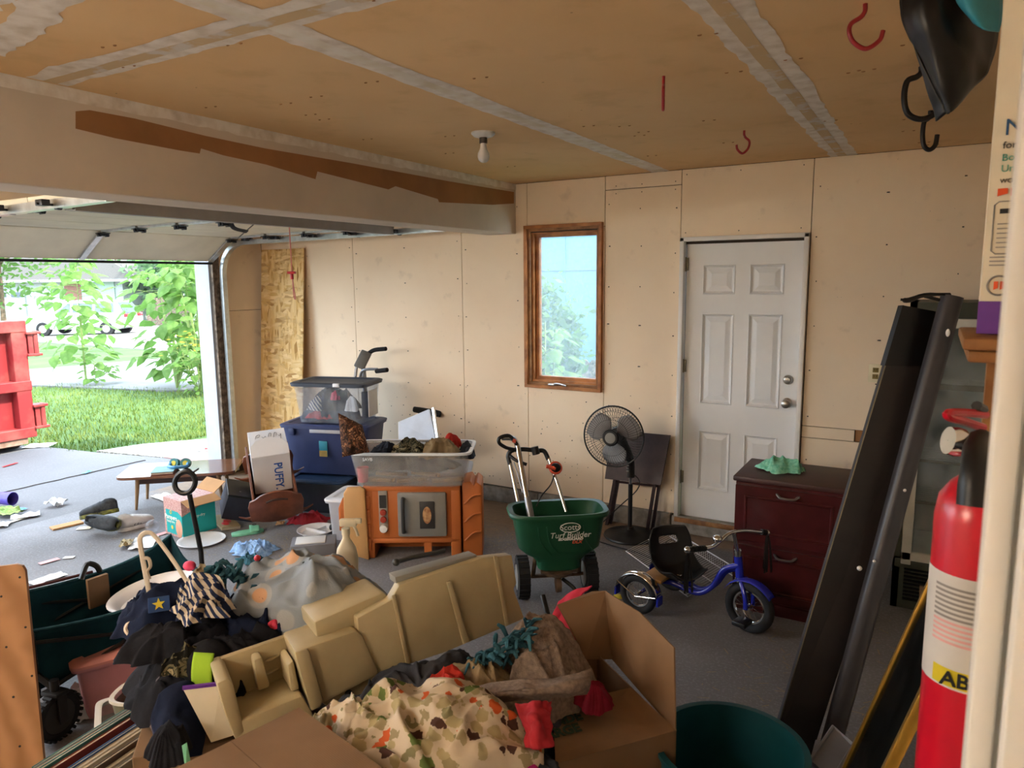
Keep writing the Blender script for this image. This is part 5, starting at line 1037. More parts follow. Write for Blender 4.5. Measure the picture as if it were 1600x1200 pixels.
# ---------------------------------------------------------------- clothes in the bins
def bin_heap(nm, lb, M, lx, ly, z, rx, ry, h, mt_, sd, cat='clothes', fold=.02, fs=9, **k):
    p = M @ V((lx, ly, z)); o = heap(nm, mt_, p, rx, ry, h, seed=sd, rz=math.atan2(M[1][0], M[0][0]), fold=fold, fs=fs, **k); tag(o, lb, cat); return o
bin_heap('dark_garment', 'dark grey garments filling the open clear bin', Tb, 0, .0, .09, .335, .15, .10, 'dark_garment', 1)
bin_heap('camouflage_garment', 'black and olive garment at the middle of the open clear bin', Tb, -.02, .0, .19, .15, .12, .075, 'camo_dark', 5)
bin_heap('khaki_garment', 'khaki trousers bunched at the front of the open clear bin', Tb, .19, -.01, .18, .15, .13, .10, 'khaki', 6)
bin_heap('red_garment', 'small red garment tucked behind the khaki trousers', Tb, .27, .04, .22, .07, .06, .07, 'orange_red', 7)
bin_heap('grey_sleeve', 'grey sleeve hanging at the end of the open clear bin', Tb, .37, .0, .17, .06, .12, .085, 'dark_garment', 8)
bin_heap('black_garment', 'black garment near the camouflage pillow', Tb, -.19, .0, .18, .11, .10, .06, 'black_fabric', 9)
g = G(); A, B, Cc, Dd = at(528, 645, D=4.62), at(566, 664, D=4.66), at(577, 706, D=4.6), at(535, 714, D=4.57)
def pil(u, v):
    p = A.lerp(B, u).lerp(Dd.lerp(Cc, u), v); b = (math.sin(PI*u)*math.sin(PI*v))**.45; return p, b
nn = (B-A).cross(Dd-A).normalized()
for sg in (-1, 1): g.grid(lambda u, v: pil(u, v)[0]+nn*sg*.055*pil(u, v)[1]+nn*.01*nz(u*5, v*5, sg), 20, 20)
bmesh.ops.remove_doubles(g.bm, verts=g.bm.verts[:], dist=1e-4); tag(g.build('camouflage_pillow', 'camo_brown', smooth=180), 'brown camouflage pillow standing at the end of the open clear bin', 'pillow')
bin_heap('blue_clothes', 'dark blue clothes inside the dark-lidded clear bin', Tc, -.05, 0, .012, .25, .15, .17, 'navy_fabric', 3, flatb=0, fold=.03, p=5)
bin_heap('black_clothes', 'black clothes heaped high in the dark-lidded clear bin', Tc, .0, -.03, .1, .17, .12, .17, 'black_fabric', 13, fold=.03, p=4)
bin_heap('pink_clothes', 'bright pink garment in the dark-lidded clear bin', Tc, .03, -.10, .19, .05, .05, .06, 'pink_cloth', 23)
bin_heap('white_clothes', 'white garment in the dark-lidded clear bin', Tc, .17, -.09, .1, .07, .06, .10, 'paper', 33)
bin_heap('patterned_clothes', 'striped garment in the dark-lidded clear bin', Tc, -.15, -.10, .10, .09, .06, .09, 'striped_cotton', 43)
bin_heap('red_clothes', 'red garment low in the dark-lidded clear bin', Tc, -.12, -.13, .03, .13, .035, .06, 'red_cloth', 53)
g = G(); g.cyl(Tc @ V((.28, -.02, .05)), Tc @ V((.28, -.02, .25)), .045, n=16); tag(g.build('dark_bottle', 'tote_lid'), 'dark bottle standing in the end of the dark-lidded clear bin', 'bottle')
# ---------------------------------------------------------------- coffee table with book and headphones
q0 = at(178, 748, Z=.30); q1 = at(366, 737, Z=.30); q3 = at(207, 725, Z=.30); q2 = q1+(q3-q0); ct_ = (q0+q2)/2; ctb = thing('coffee_table', 'low walnut coffee table carrying a book and headphones', 'table', (ct_.x, ct_.y, 0)); o_ = V((ct_.x, ct_.y, 0))
def rounded(Q, k=.12, n=5):
    out = []
    for i in range(4):
        p, a, b = Q[i], Q[i-1], Q[(i+1) % 4]
        for j in range(n+1): t = j/n; out.append((p.lerp(a, k)*(1-t)**2+p*2*t*(1-t)+p.lerp(b, k)*t*t))
    return out
top = [p-o_ for p in rounded([q0, q1, q2, q3], .14)]
g = G(); g.prism([(p.x, p.y) for p in top], .022, TR((0, 0, .278))); g.build('top', 'table_walnut', ctb, smooth=20)
ex = (q1-q0).normalized(); ey = (q3-q0).normalized(); Lx = (q1-q0).length; Ly = (q3-q0).length
ins = lambda a, b: q0+ex*a*Lx+ey*b*Ly-o_
g = G()
c4 = [ins(.16, .2), ins(.84, .2), ins(.84, .8), ins(.16, .8)]
for i in range(4):
    p, q_ = c4[i], c4[(i+1) % 4]; d = (q_-p).normalized(); n_ = V((-d.y, d.x, 0))*.009; g.b8([V((v.x, v.y, .215)) for v in (p-n_, q_-n_, q_+n_, p+n_)]+[V((v.x, v.y, .278)) for v in (p-n_, q_-n_, q_+n_, p+n_)])
g.build('apron', 'table_edge', ctb, smooth=0)
for p in c4: g = G(); d_ = (p-(c4[0]+c4[2])/2).normalized()*.03; g.tube([V((p.x, p.y, .27)), V((p.x+d_.x, p.y+d_.y, 0))], [.02, .011], 10); g.build('leg', 'leg_oak', ctb)
bp = at(250, 741, Z=.302); g = G(); Tk = yawframe(bp+CF*.08, -.25); g.box((0, 0, .012), (.17, .21, .02), T=Tk); bo_ = thing('hardback_book', 'pale hardback book on the walnut coffee table', 'book', M=Tk); g.bm.free()
g = G(); g.box((0, 0, .012), (.165, .205, .018)); g.build('pages', 'page_paper', bo_, smooth=0)
for z in (.0015, .0225): g = G(); g.box((0, 0, z), (.175, .215, .003)); g.build('cover', 'book_teal' if z > .01 else 'book_red', bo_, smooth=0)
hp_ = at(277, 733, Z=.30); hd_ = thing('headphones', 'blue and yellow headphones on the pale book', 'headphones', (hp_.x, hp_.y+.03, .30))
g = G(); g.tube([CR*-.07+V((0, 0, .05)), CR*-.075+CF*-.05+V((0, 0, .03)), CF*-.1+V((0, 0, .035)), CR*.075+CF*-.05+V((0, 0, .03)), CR*.07+V((0, 0, .05))], .014, 8, k=6); g.build('headband', 'skyblue', hd_)
for s_ in (-.045, .05):
    c = CR*s_+V((0, 0, .045)); ax_h = (CF*-1+UP*.3+CR*s_*4).normalized(); g = G(); g.cyl(c-ax_h*.018, c+ax_h*.018, .043, n=20); ec = g.build('ear_cup', 'book_teal', hd_); g = G(); g.cyl(c+ax_h*.017, c+ax_h*.021, .022, n=16); g.build('yellow_disc', 'yellow', ec)
g = G(); a = at(295, 742, Z=.303); b = at(310, 732, Z=.303); g.tube([a, b], .006, 6); tag(g.build('pencil', 'black_plastic'), 'dark pencil on the walnut coffee table', 'pencil')
# ---------------------------------------------------------------- doll cradle with the white carton
cw = (R2*.92+U2*.12+_f*.36).normalized(); ca = (_f*.80-R2*.42+U2*.5); ca = (ca-cw*ca.dot(cw)).normalized(); cn = cw.cross(ca); c0 = at(398, 812, D=5.35); CT = frame(c0, cw, ca, cn)
cr_ = thing('doll_cradle', 'tipped brown wooden doll cradle holding a white carton', 'cradle', M=CT); cwid, clen = .325, .60
g = G(); g.box((cwid/2, clen/2, .012), (cwid, clen, .016)); g.build('floor_board', 'cradle_wood', cr_, smooth=0)
for x, hh in ((.008, .2), (cwid-.008, .2)):
    g = G(); g.prism([(0, 0), (clen, 0), (clen, hh+.05), (clen*.7, hh+.03), (clen*.4, hh), (.12, hh-.02), (0, hh-.03)], .016, frame((x-.008, 0, 0), (0, 1, 0), (0, 0, 1), (1, 0, 0)), bev=.003); g.build('side_board', 'cradle_wood', cr_, smooth=30)
def endp(y, hh, hole):
    g = G(); pts = [(-.02, -.005), (cwid+.02, -.005), (cwid+.035, hh*.55), (cwid+.02, hh*.8), (cwid-.02, hh*.86)]+[(cwid/2+.14*math.cos(t), hh*.86+hh*.22*math.sin(t)**1.5 if math.sin(t) > 0 else hh*.86) for t in [PI*k/10 for k in range(1, 10)]]+[(.02, hh*.86), (-.02, hh*.8), (-.035, hh*.55)]
    T_ = frame((0, y, 0), (1, 0, 0), (0, 0, 1), (0, -1, 0)); g.prism(pts, .018, T_, bev=.003); e = g.build('end_board', 'cradle_wood', cr_, smooth=30)
    if hole: g = G(); g.tube([T_ @ V((cwid*.28, hh*.72, .018)), T_ @ V((cwid*.42, hh*.78, .019)), T_ @ V((cwid*.6, hh*.78, .019)), T_ @ V((cwid*.76, hh*.72, .018))], .012, 8, k=4, flat=.3); g.build('handle_slot', 'table_edge', e)
endp(0, .22, True); endp(clen, .2, False)
for y in (.05, clen-.06):
    g = G(); R0 = .45; pts = [(cwid/2+.27*t, -.075+.07*t*t*1.4) for t in [-1+.2*k for k in range(11)]]+[(cwid/2+.22, .0), (cwid/2-.22, 0)]; g.prism(pts, .02, frame((0, y, -.005), (1, 0, 0), (0, 0, 1), (0, -1, 0)), bev=.003); g.build('rocker', 'cradle_wood', cr_, smooth=30)
bxT = CT @ TR((.03, .22, .06)); pb = thing('white_carton', 'white mailing carton marked in blue and pen standing in the doll cradle', 'box', M=bxT); bw, bd, bh = .275, .36, .335
g = G(); g.box((bw/2, bd/2, bh/2), (bw, bd, bh), bev=.002, seg=1); g.build('carton_body', 'carton_white', pb, smooth=0)
g = G(); g.prism([(.0, .0), (bw, 0), (bw, .10), (bw-.05, .165), (bw/2, .19), (.05, .165), (0, .1)], .004, frame((0, .0, bh+.001), (1, 0, 0), V((0, .97, .25)).normalized(), V((0, -.25, .97)).normalized())); g.build('tuck_flap', 'carton_white', pb, smooth=0)
text('lettering', 'PUFFY.', .085, 'puffy_blue', pb, frame((bw*.66, -.0015, bh*.42), (0, 0, -1), (1, 0, 0), (0, -1, 0)), bold=.0015)
g = G(); W_ = [(.05, .25), (.06, .29), (.085, .30), (.08, .27), (.06, .265)]; W_2 = [(.1, .27), (.11, .25), (.125, .27), (.13, .25)]; W_3 = [(.14, .22), (.155, .3), (.17, .3), (.165, .26)]; W_4 = [(.18, .22), (.195, .3), (.21, .3), (.205, .26)]; W_5 = [(.22, .27), (.23, .25), (.24, .28), (.235, .21)]
for s_ in (W_, W_2, W_3, W_4, W_5): g.tube([(x, y, bh+.002) for x, y in s_], .0018, 4, k=4)
g.build('pen_scrawl', 'pen_grey', pb, kind='stuff')
g = G(); g.torus((-.0015, .16, .2), .045, .002, axis=(1, 0, 0), sy=1.5); g.tube([(-.0015, .09, .2), (-.0015, .12, .12), (-.0015, .2, .1), (-.0015, .25, .15)], .002, 4, k=4); g.build('pen_drawing', 'pen_grey', pb, kind='stuff')
# ---------------------------------------------------------------- diaper carton, black box, boards by the cradle
pT = yawframe(at(259, 833, Z=0), .62); dpb = thing('diaper_carton', 'teal diaper carton with open flaps beside the coffee table', 'box', M=pT); bw, bd, bh = .245, .27, .29
g = G(); g.box((bw/2, bd/2, bh/2), (bw, bd, bh), bev=.002, seg=1); g.build('carton_body', 'diaper_pattern', dpb, smooth=0)
g = G(); g.prism([(.03, .02), (bw, .02), (bw, .17), (.19, .2), (.03, .2)], .002, frame((0, 0, 0), (1, 0, 0), (0, 0, 1), (0, -1, 0))); g.build('brand_panel', 'diaper_teal', dpb, smooth=0)
g = G(); g.prism([(0, .01), (bd, .01), (bd, .27), (0, .17)], .002, frame((bw, 0, 0), (0, 1, 0), (0, 0, 1), (1, 0, 0))); g.build('brand_panel', 'diaper_teal', dpb, smooth=0)
g = G(); g.lathe([(.001, .002), (.05, .0018), (.052, 0)], 20, frame((.20, -.002, .075), (1, 0, 0), (0, 0, 1), (0, -1, 0)), cap=False, sx=.85, sy=1.35); g.build('baby_picture', 'peach', dpb)
text('lettering', 'Pampers', .047, 'print_white', dpb, frame((.098, -.003, .145), (1, 0, 0), (0, 0, 1), (0, -1, 0)), bold=.001); text('lettering', 'baby-dry', .03, 'print_white', dpb, frame((.095, -.003, .112), (1, 0, 0), (0, 0, 1), (0, -1, 0)))
text('lettering', 'baby-dry', .03, 'print_white', dpb, frame((bw+.003, .13, .15), (0, 1, 0), (0, 0, 1), (1, 0, 0))); g = G(); g.lathe([(.001, .002), (.016, .0015)], 14, frame((.11, -.003, .07), (1, 0, 0), (0, 0, 1), (0, -1, 0)), cap=False); g.torus((.1, -.003, .185), .012, .003, axis=(0, 1, 0)); g.build('leaf_print', 'leaf_print', dpb)
g = G(); T_ = TR((0, bd, bh), (.6, 0, 0)); g.box((bw/2, .06, 0), (bw, .12, .004), T=T_); g.build('flap', 'kraft', dpb, smooth=0); g = G(); T_ = TR((bw, 0, bh), (0, .35, 0)); g.box((.05, bd/2, 0), (.1, bd, .004), T=T_); g.build('flap', 'kraft', dpb, smooth=0)
bT = yawframe(at(352, 828, Z=0)+CF*.22, -.5) @ TR((0, 0, .06), (.25, .3, 0)); bb = thing('black_box', 'black cardboard box wedged under the tipped cradle', 'box', M=bT); g = G(); g.box((0, 0, .11), (.24, .26, .2), bev=.002, seg=1); g.build('box_body', 'navy_card', bb, smooth=0); g = G(); g.box((0, 0, .215), (.25, .27, .02), bev=.002, seg=1); g.build('box_lid', 'black_plastic', bb, smooth=0)
text('lettering', 'x', .03, 'ink_grey', bb, frame((-.03, -.06, .226), (1, 0, 0), (0, 1, 0), (0, 0, 1)))
pT_ = at(352, 822, Z=.0); plk = thing('picture_book', 'pale picture book with red print lying by the black box', 'book', M=yawframe(pT_, -.5) @ TR((0, 0, .02), (.1, .12, .2))); g = G(); g.box((0, 0, .012), (.14, .27, .02)); g.build('pages', 'page_paper', plk, smooth=0); g = G(); g.box((0, 0, .024), (.145, .275, .003)); g.build('cover', 'straw', plk, smooth=0)
for k in range(3): g = G(); g.ball((-.02+.03*k, -.06+.05*k, .026), (.03, .035, .002), n=10, mlt=4); g.build('red_print', 'plastic_red', plk)
# ---------------------------------------------------------------- floor clutter on the far left
def disc(name, label, cat, p, r, mat, h=.02, lip=.012, n=36, sy=1): o = thing(name, label, cat, tuple(p)); g = G(); g.lathe([(.001, .004), (r*.8, .004), (r*.88, h*.6), (r, h), (r+lip, h), (r+lip, h-.004), (r*.9, h*.4), (r*.82, 0), (.001, 0)], n, cap=False, sy=sy); g.build('dish', mat, o); return o
disc('round_tray', 'large round white plastic lid on the floor before the diaper carton', 'tray', at(315, 846, Z=.0), .155, 'white_plastic', .018)
pl = disc('divided_plate', 'white divided party plate on the floor beside the play kitchen', 'plate', at(494, 832, Z=0), .13, 'white_plastic', .03); g = G()
g = G(); g.box((0, 0, .014), (.2, .006, .02)); g.build('divider', 'white_plastic', pl, smooth=0); g = G(); g.box((.0, .05, .014), (.006, .1, .02)); g.build('divider', 'white_plastic', pl, smooth=0)
g = G(); g.ball(at(521, 824, Z=.035), (.035, .03, .03)); tag(g.build('black_ball', 'black_plastic'), 'small black ball on the white divided plate', 'ball')
ms = thing('foam_slipper', 'mint green foam slipper on the floor before the cradle', 'slipper', M=yawframe(at(386, 834, Z=0), -.45)); g = G(); g.prism([(-.11, -.03), (-.06, -.045), (.06, -.045), (.12, -.02), (.12, .02), (.06, .045), (-.06, .04), (-.11, .02)], .022, bev=.006); g.build('sole', 'mint_rubber', ms)
g = G(); g.grid(lambda u, v: V((.02+.07*v, -.045+.09*u, .022+.04*math.sin(PI*u)*(1-.3*v))), 10, 6); g.build('strap', 'mint_rubber', ms, solid=.006); g = G(); g.torus((.055, 0, .064), .014, .002); g.build('logo_mark', 'green_ink', ms)
tag(heap('blue_rag', 'blue_cloth', at(398, 862, Z=0), .17, .12, .05, seed=11, fold=.035, fs=9, rz=.4), 'crumpled pale blue patterned cloth on the floor', 'cloth')
tag(heap('red_rag', 'red_cloth', at(480, 815, Z=0), .19, .08, .05, seed=12, fold=.03, fs=8, rz=.6), 'crumpled red cloth on the floor by the cradle rocker', 'cloth')
tag(heap('teal_wrapper', 'teal_fringe', at(395, 878, Z=0), .12, .07, .04, seed=15, fold=.03, fs=9), 'small teal scarf with a red pompom on the floor by the wagon', 'scarf'); g = G(); g.ball(at(402, 872, Z=.05), .022); tag(g.build('red_pompom', 'plastic_red'), 'small red pompom behind the fleece blanket', 'pompom')
gbx = thing('grey_box', 'low grey box lying behind the spray bottle', 'box', M=yawframe(at(490, 872, Z=0), -.2)); g = G(); g.box((0, .08, .05), (.3, .2, .1), bev=.006); g.build('box_body', 'lid_grey', gbx); g = G(); g.box((-.02, .08, .103), (.2, .14, .008), bev=.002); g.build('box_panel', 'label_white', gbx)
def shoe(name, label, M, up, sole, L=.28):
    o = thing(name, label, 'shoe', M=M, group='scattered sneakers'); g = G(); W_ = lambda t: .042+.012*math.sin(PI*min(1, t*1.1))+(.006 if t > .6 else 0)
    pts = [(L*(t-.5), W_(t)*math.sqrt(max(0, 1-abs(2*t-1)**6))) for t in [k/16 for k in range(17)]]; g.prism(pts+[(x, -y) for x, y in pts[::-1][1:-1]], .032, bev=.006); g.build('sole', sole, o)
    g = G()
    def f_(u, v):
        t = .03+.94*u; w_ = W_(t)*math.sqrt(max(0.02, 1-abs(2*t-1)**6)); hh = (.10 if t < .3 else .10-.06*((t-.3)/.7)**.7)*(1-abs(2*t-1)**10*.6); a = PI*v; open_ = (.04 < t < .42); s_ = math.sin(a); z = .03+hh*(s_**.55)*(.55 if open_ and s_ > .93 else 1); return V((L*(t-.5), w_*.95*math.cos(a), z))
    g.grid(f_, 22, 14); g.build('upper', up, o, solid=.004)
    for k in range(4): g = G(); x = -.02+.02*k; g.tube([(x, -.022, .098-.009*k), (x+.004, 0, .108-.009*k), (x, .022, .098-.009*k)], .0035, 5, k=3); g.build('lace', 'shoe_white', o)
    if up == 'shoe_white':
        for k in range(3):
            for sg in (-1, 1): g = G(); x = -.03+.025*k; g.tube([(x, sg*.052, .035), (x+.018, sg*.046, .06), (x+.03, sg*.03, .085)], .005, 5, k=3, flat=.5); g.build('stripe', 'black_fabric', o)
    return o
shoe('sneaker', 'grey sneaker with olive sole tipped over the other grey shoe', yawframe(at(156, 806, Z=.07), 2.7) @ TR((0, 0, 0), (.3, .1, 0)), 'shoe_grey', 'olive_sole')
shoe('sneaker', 'grey sneaker showing its olive patterned sole on the drive', yawframe(at(170, 828, Z=.02), .35) @ TR((0, 0, .05), (1.05, 0, 0)), 'shoe_grey', 'olive_sole')
shoe('sneaker', 'white sneaker with black stripes beside the coffee table leg', yawframe(at(212, 824, Z=0), -.9), 'shoe_white', 'shoe_white')
g = G(); g.ball(at(238, 822, Z=.05), .05); tag(g.build('clear_ball', 'clear_plastic'), 'small clear plastic ball by the diaper carton', 'ball')
cu = thing('purple_cup', 'purple plastic cup lying on the driveway', 'cup', M=yawframe(at(6, 789, Z=0), .2) @ TR((0, 0, .06), (0, PI/2, 0))); g = G(); g.lathe([(.001, -.08), (.05, -.08), (.058, .1), (.054, .1), (.046, -.07), (.001, -.07)], 20, cap=False); g.build('cup_body', 'purple_cup', cu)
r = random.Random(21)
def scrap(label, px, py, sx_, sy_, mat, cat='paper', crump=0, name='paper_scrap'):
    p = gp(px, py) if px < 250 and py < 800 else at(px, py, Z=0); a = r.uniform(0, 3); g = G(); n = 7
    g.grid(lambda u, v: V((p.x+math.cos(a)*(u-.5)*sx_-math.sin(a)*(v-.5)*sy_, p.y+math.sin(a)*(u-.5)*sx_+math.cos(a)*(v-.5)*sy_, p.z+.006+crump*(.5+nz(u*4+px, v*4, py)))), n, n); tag(g.build(name, mat, smooth=0, solid=.002), label, cat)
for a in (('crumpled white paper on the driveway', 88, 790, .14, .12, 'paper', 'paper', .06), ('pale blue paper scrap on the driveway near the lawn', 136, 739, .1, .05, 'skyblue', 'paper', .01), ('small red strip lying on the far driveway', 16, 727, .18, .03, 'plastic_red'), ('pale pink strip on the garage floor before the wagon', 77, 878, .12, .05, 'pale_pink'), ('white paper scrap before the dark wagon rim', 108, 872, .07, .04, 'paper'), ('large white paper sheet near the wagon handle', 225, 850, .25, .16, 'paper', 'paper', .015), ('crumpled tan paper near the white sheet', 198, 853, .14, .08, 'straw', 'paper', .04), ('pale pink card under the diaper carton edge', 250, 836, .16, .05, 'pale_pink'), ('printed paper lying at the wagon rim', 75, 906, .2, .1, 'paper', 'paper', .01), ('cream card on the floor by the grey shoes', 132, 826, .1, .07, 'carton_cream'), ('green wrapper heap at the edge of the driveway', 10, 803, .25, .16, 'litter_green', 'wrapper', .05), ('white printed paper among the driveway litter', 40, 808, .2, .12, 'paper', 'paper', .02), ('pale paper strip among the driveway litter', 22, 815, .3, .04, 'carton_cream'), ('blue paper scrap among the driveway litter', 33, 797, .09, .06, 'skyblue', 'paper', .01), ('white paper scrap at the left end of the litter', 4, 822, .12, .1, 'paper', 'paper', .02), ('small pink card among the driveway litter', 42, 808, .06, .05, 'plastic_red'), ('white flyer beside the dumpster', 62, 697, .3, .25, 'paper', 'paper', .01), ('red scrap by the gravel edge', 330, 703, .15, .06, 'plastic_red', 'paper', .02), ('white paper behind the coffee table legs', 258, 778, .25, .14, 'paper', 'paper', .01), ('brown scrap near the play kitchen foot', 438, 820, .08, .06, 'kraft', 'paper', .02)): scrap(*a)
g = G(); a, b = at(80, 826, Z=.008), at(128, 815, Z=.008); g.box((a+b)/2, ((b-a).length, .09, .012), rot=(0, 0, math.atan2(b.y-a.y, b.x-a.x))); tag(g.build('wood_strip', 'kraft', smooth=0), 'thin wooden strip on the floor beside the grey shoes', 'board')
g = G(); rr_ = random.Random(4)
for k in range(450):
    px, py = rr_.choice(((420, 850, 60, 22), (130, 850, 130, 45), (775, 832, 40, 22), (1000, 830, 60, 12), (900, 1000, 200, 60), (350, 830, 60, 25)))[:2], 0
    c = rr_.choice(((420, 850, 60, 22), (775, 835, 45, 22), (1000, 830, 60, 10), (1250, 1050, 150, 70), (350, 835, 70, 25))); x, y = rr_.gauss(c[0], c[2]*.6), rr_.gauss(c[1], c[3]*.6)
    p = at(x, y, Z=.003)
    if p.y < W-.06: a = rr_.uniform(0, PI); l_ = rr_.uniform(.005, .03); d = V((math.cos(a), math.sin(a), 0))*l_; e = V((-math.sin(a), math.cos(a), 0))*.0018; g._add([p-d-e, p+d-e, p+d+e, p-d+e], [(0, 1, 2, 3)])
tag(g.build('floor_crumbs', 'straw', smooth=0), 'straw bits and crumbs scattered on the concrete floor', 'debris', kind='stuff')
# ================================================================ folding wagon on the left
A = at(46, 988, Z=.46); B = at(345, 887, Z=.46)
lx = V((B.x-A.x, B.y-A.y, 0)).normalized(); ly = V((-lx.y, lx.x, 0)); LL = (V((B.x, B.y, 0))-V((A.x, A.y, 0))).length; WW = .50
WT = frame((A.x, A.y, 0), lx, ly, UP); wg = thing('folding_wagon', 'teal fabric folding wagon with black frame and upright pull handle', 'wagon', M=WT); Wi = WT.inverted()
ZB, ZT = .2, .46
def side(name, p, q, sag=.05, lift=(0, 0)):
    g = G(); p, q = V(p), V(q)
    def f_(u, v):
        b = p.lerp(q, u); n_ = V((q-p).y and (-(q-p).y, (q-p).x, 0) or (0, 1, 0)); n_ = V((-(q-p).y, (q-p).x, 0)).normalized()
        zt = ZT-sag*math.sin(PI*u)+lift[0]*(1-u)**6+lift[1]*u**6; z = ZB+(zt-ZB)*v; return V((b.x, b.y, z))+n_*(.012*nz(u*5+p.x*3, v*3, p.y)+.03*math.sin(PI*v)*math.sin(PI*u))
    g.grid(f_, 26, 10); return g.build(name, 'teal_fabric', wg, solid=.005, smooth=180)
side('side_fabric', (0, 0, 0), (LL, 0, 0), .05, (.0, .03)); side('side_fabric', (0, WW, 0), (LL, WW, 0), .03, (0, .06)); side('end_fabric', (0, 0, 0), (0, WW, 0), .03); side('end_fabric', (LL, 0, 0), (LL, WW, 0), .06, (.03, .07))
g = G(); g.grid(lambda u, v: V((LL*u, WW*v, ZB+.012*nz(u*4, v*4))), 16, 10); g.build('floor_fabric', 'teal_fabric', wg, solid=.006)
g = G()
for p, q in (((0, 0), (LL, 0)), ((0, WW), (LL, WW))):
    g.tube([(p[0]+(q[0]-p[0])*t, p[1], ZT+.004-.05*math.sin(PI*t)*(1 if p[1] == 0 else .6)+(.03 if p[1] == 0 else .06)*t**6) for t in [k/16 for k in range(17)]], .006, 6)
g.build('rim_piping', 'teal_fringe', wg, kind='stuff')
flat('rim_maroon', '#4a2020', .6)
g = G(); g.tube([(.02, WW, ZT+.012), (LL*.3, WW, ZT-.004), (LL*.52, WW, ZT-.012)], .008, 6); g.build('far_rim_bar', 'rim_maroon', wg)
for x in (0, LL):
    for y in (0, WW): g = G(); g.box((x, y-.012 if y == 0 else y+.012, (.17+ZT)/2), (.024, .024, ZT-.17), bev=.004); g.build('corner_post', 'black_plastic', wg)
for y in (-.022, WW+.022):
    for a, b in (((.0, .42), (LL, .18)), ((0, .18), (LL, .42))): g = G(); g.tube([(a[0], y, a[1]), (b[0], y, b[1])], .009, 6); g.build('cross_brace', 'black_plastic', wg)
def wwheel(x, y, steer=0):
    T_ = TR((x, y, .1), (0, 0, steer)); g = G(); g.torus((0, 0, 0), .082, .02, axis=(0, 1, 0), T=T_, n=32, k=8)
    for k in range(26): a = 2*PI*k/26; g.box((.1*math.cos(a), 0, .1*math.sin(a)), (.012, .044, .01), rot=(0, -a+PI/2, 0), T=T_)
    wh = g.build('wheel', 'tyre', wg, smooth=30); g = G(); g.cyl((0, -.014, 0), (0, .014, 0), .072, n=26, T=T_); g.build('wheel_disc', 'toy_dark', wh)
    g = G(); g.box((0, -.035, .04), (.04, .012, .13), bev=.004, T=T_); g.box((0, .035, .04), (.04, .012, .13), bev=.004, T=T_); g.box((0, 0, .105), (.06, .09, .02), bev=.005, T=T_); g.cyl((0, 0, .1), (0, 0, .16), .018, n=12, T=T_); g.build('caster_fork', 'black_plastic', wg)
wc = Wi @ at(90, 1118, Z=.1); wwheel(wc.x, wc.y, .35); wwheel(LL-.05, .02, 0); wwheel(LL-.05, WW-.02); wwheel(.05, WW-.02)
g = G(); g.tube([(wc.x, wc.y, .22), (.0, .0, .28)], .014, 8); g.build('caster_arm', 'black_plastic', wg)
h0 = Wi @ at(314, 862, D=3.72); h1 = Wi @ at(296, 772, D=3.66); g = G(); g.tube([(h0.x, h0.y, .2), h0, h1], .0125, 10); g.build('pull_pole', 'black_plastic', wg)
hc = Wi @ at(289, 754, D=3.65); ax1 = (Wi.to_3x3() @ R2); ax2 = (Wi.to_3x3() @ (U2*.95+R2*.1)).normalized()
g = G(); pts = [hc+ax1*(.052*math.cos(t))*(1)+ax2*(.055*math.sin(t)) for t in [2*PI*k/20 for k in range(20)]]; g.tube(pts, .0135, 8, closed=True); g.build('pull_grip', 'black_plastic', wg)
g = G(); g.tube([Wi @ at(127, 905, D=3.25), Wi @ at(136, 882, D=3.28), Wi @ at(150, 884, D=3.3), Wi @ at(156, 893, D=3.32)], .012, 6, k=3); g.build('side_buckle', 'black_plastic', wg)
dl = disc('white_basin', 'big white plastic basin lid lying inside the wagon', 'basin', WT @ V((LL*.72, WW*.42, ZB+.12)), .2, 'white_plastic', .05); dl.rotation_euler = (.12, -.1, 0)
g = G(); Tq = WT @ TR((LL*.52, WW*.9, ZB+.03), (0, 0, .1)); g.box((0, 0, .13), (.1, .02, .15), T=Tq); tag(g.build('cardboard_sheet', 'cardboard', smooth=0), 'brown cardboard sheet standing in the wagon', 'cardboard')
g = G(); g.ball(WT @ V((LL*.93, WW*.4, .44)), (.035, .03, .025)); tag(g.build('red_toy', 'pink_cloth'), 'little red and white toy on the wagon rim', 'toy')
# ---------------------------------------------------------------- plywood side panel
p0 = at(66, 1165, D=2.80); p1 = at(38, 880, D=2.80); up_ = (p1-p0); up_.normalize(); ww = (-CR*.98-CF*.2).normalized(); ww = (ww-up_*ww.dot(up_)).normalized(); nn = up_.cross(ww)
p0 = p0-up_*(p0.z/up_.z); Hb = (p1-p0).length; PT_ = frame(p0, ww, up_, nn if nn.dot(EYE-p0) > 0 else -nn)
ply = thing('plywood_panel', 'upright plywood cabinet side with peg holes at the left edge', 'wood panel', M=PT_)
g = G(); g.prism([(0, 0), (.42, 0), (.42, Hb), (.03, Hb), (.009, Hb-.009), (0, Hb-.03)], .018, TR((0, 0, -.018))); g.build('board', 'plywood', ply, smooth=0); g = G()
PI_ = PT_.inverted()
for px, py in ((31, 902), (40, 980), (50, 1056), (2, 932), (10, 1011), (21, 1089), (31, 1166), (0, 855), (60, 1130)):
    d = (at(px, py, D=1)-EYE); nrm_ = V(PT_.col[2][:3]); t_ = (p0-EYE).dot(nrm_)/d.dot(nrm_); q = PI_ @ (EYE+d*t_)
    if q.y < Hb-.01 and q.x > .01: g = G(); g.cyl((q.x, q.y, -.004), (q.x, q.y, .0012), .0045, n=8); g.build('peg_hole', 'ink_black', ply)
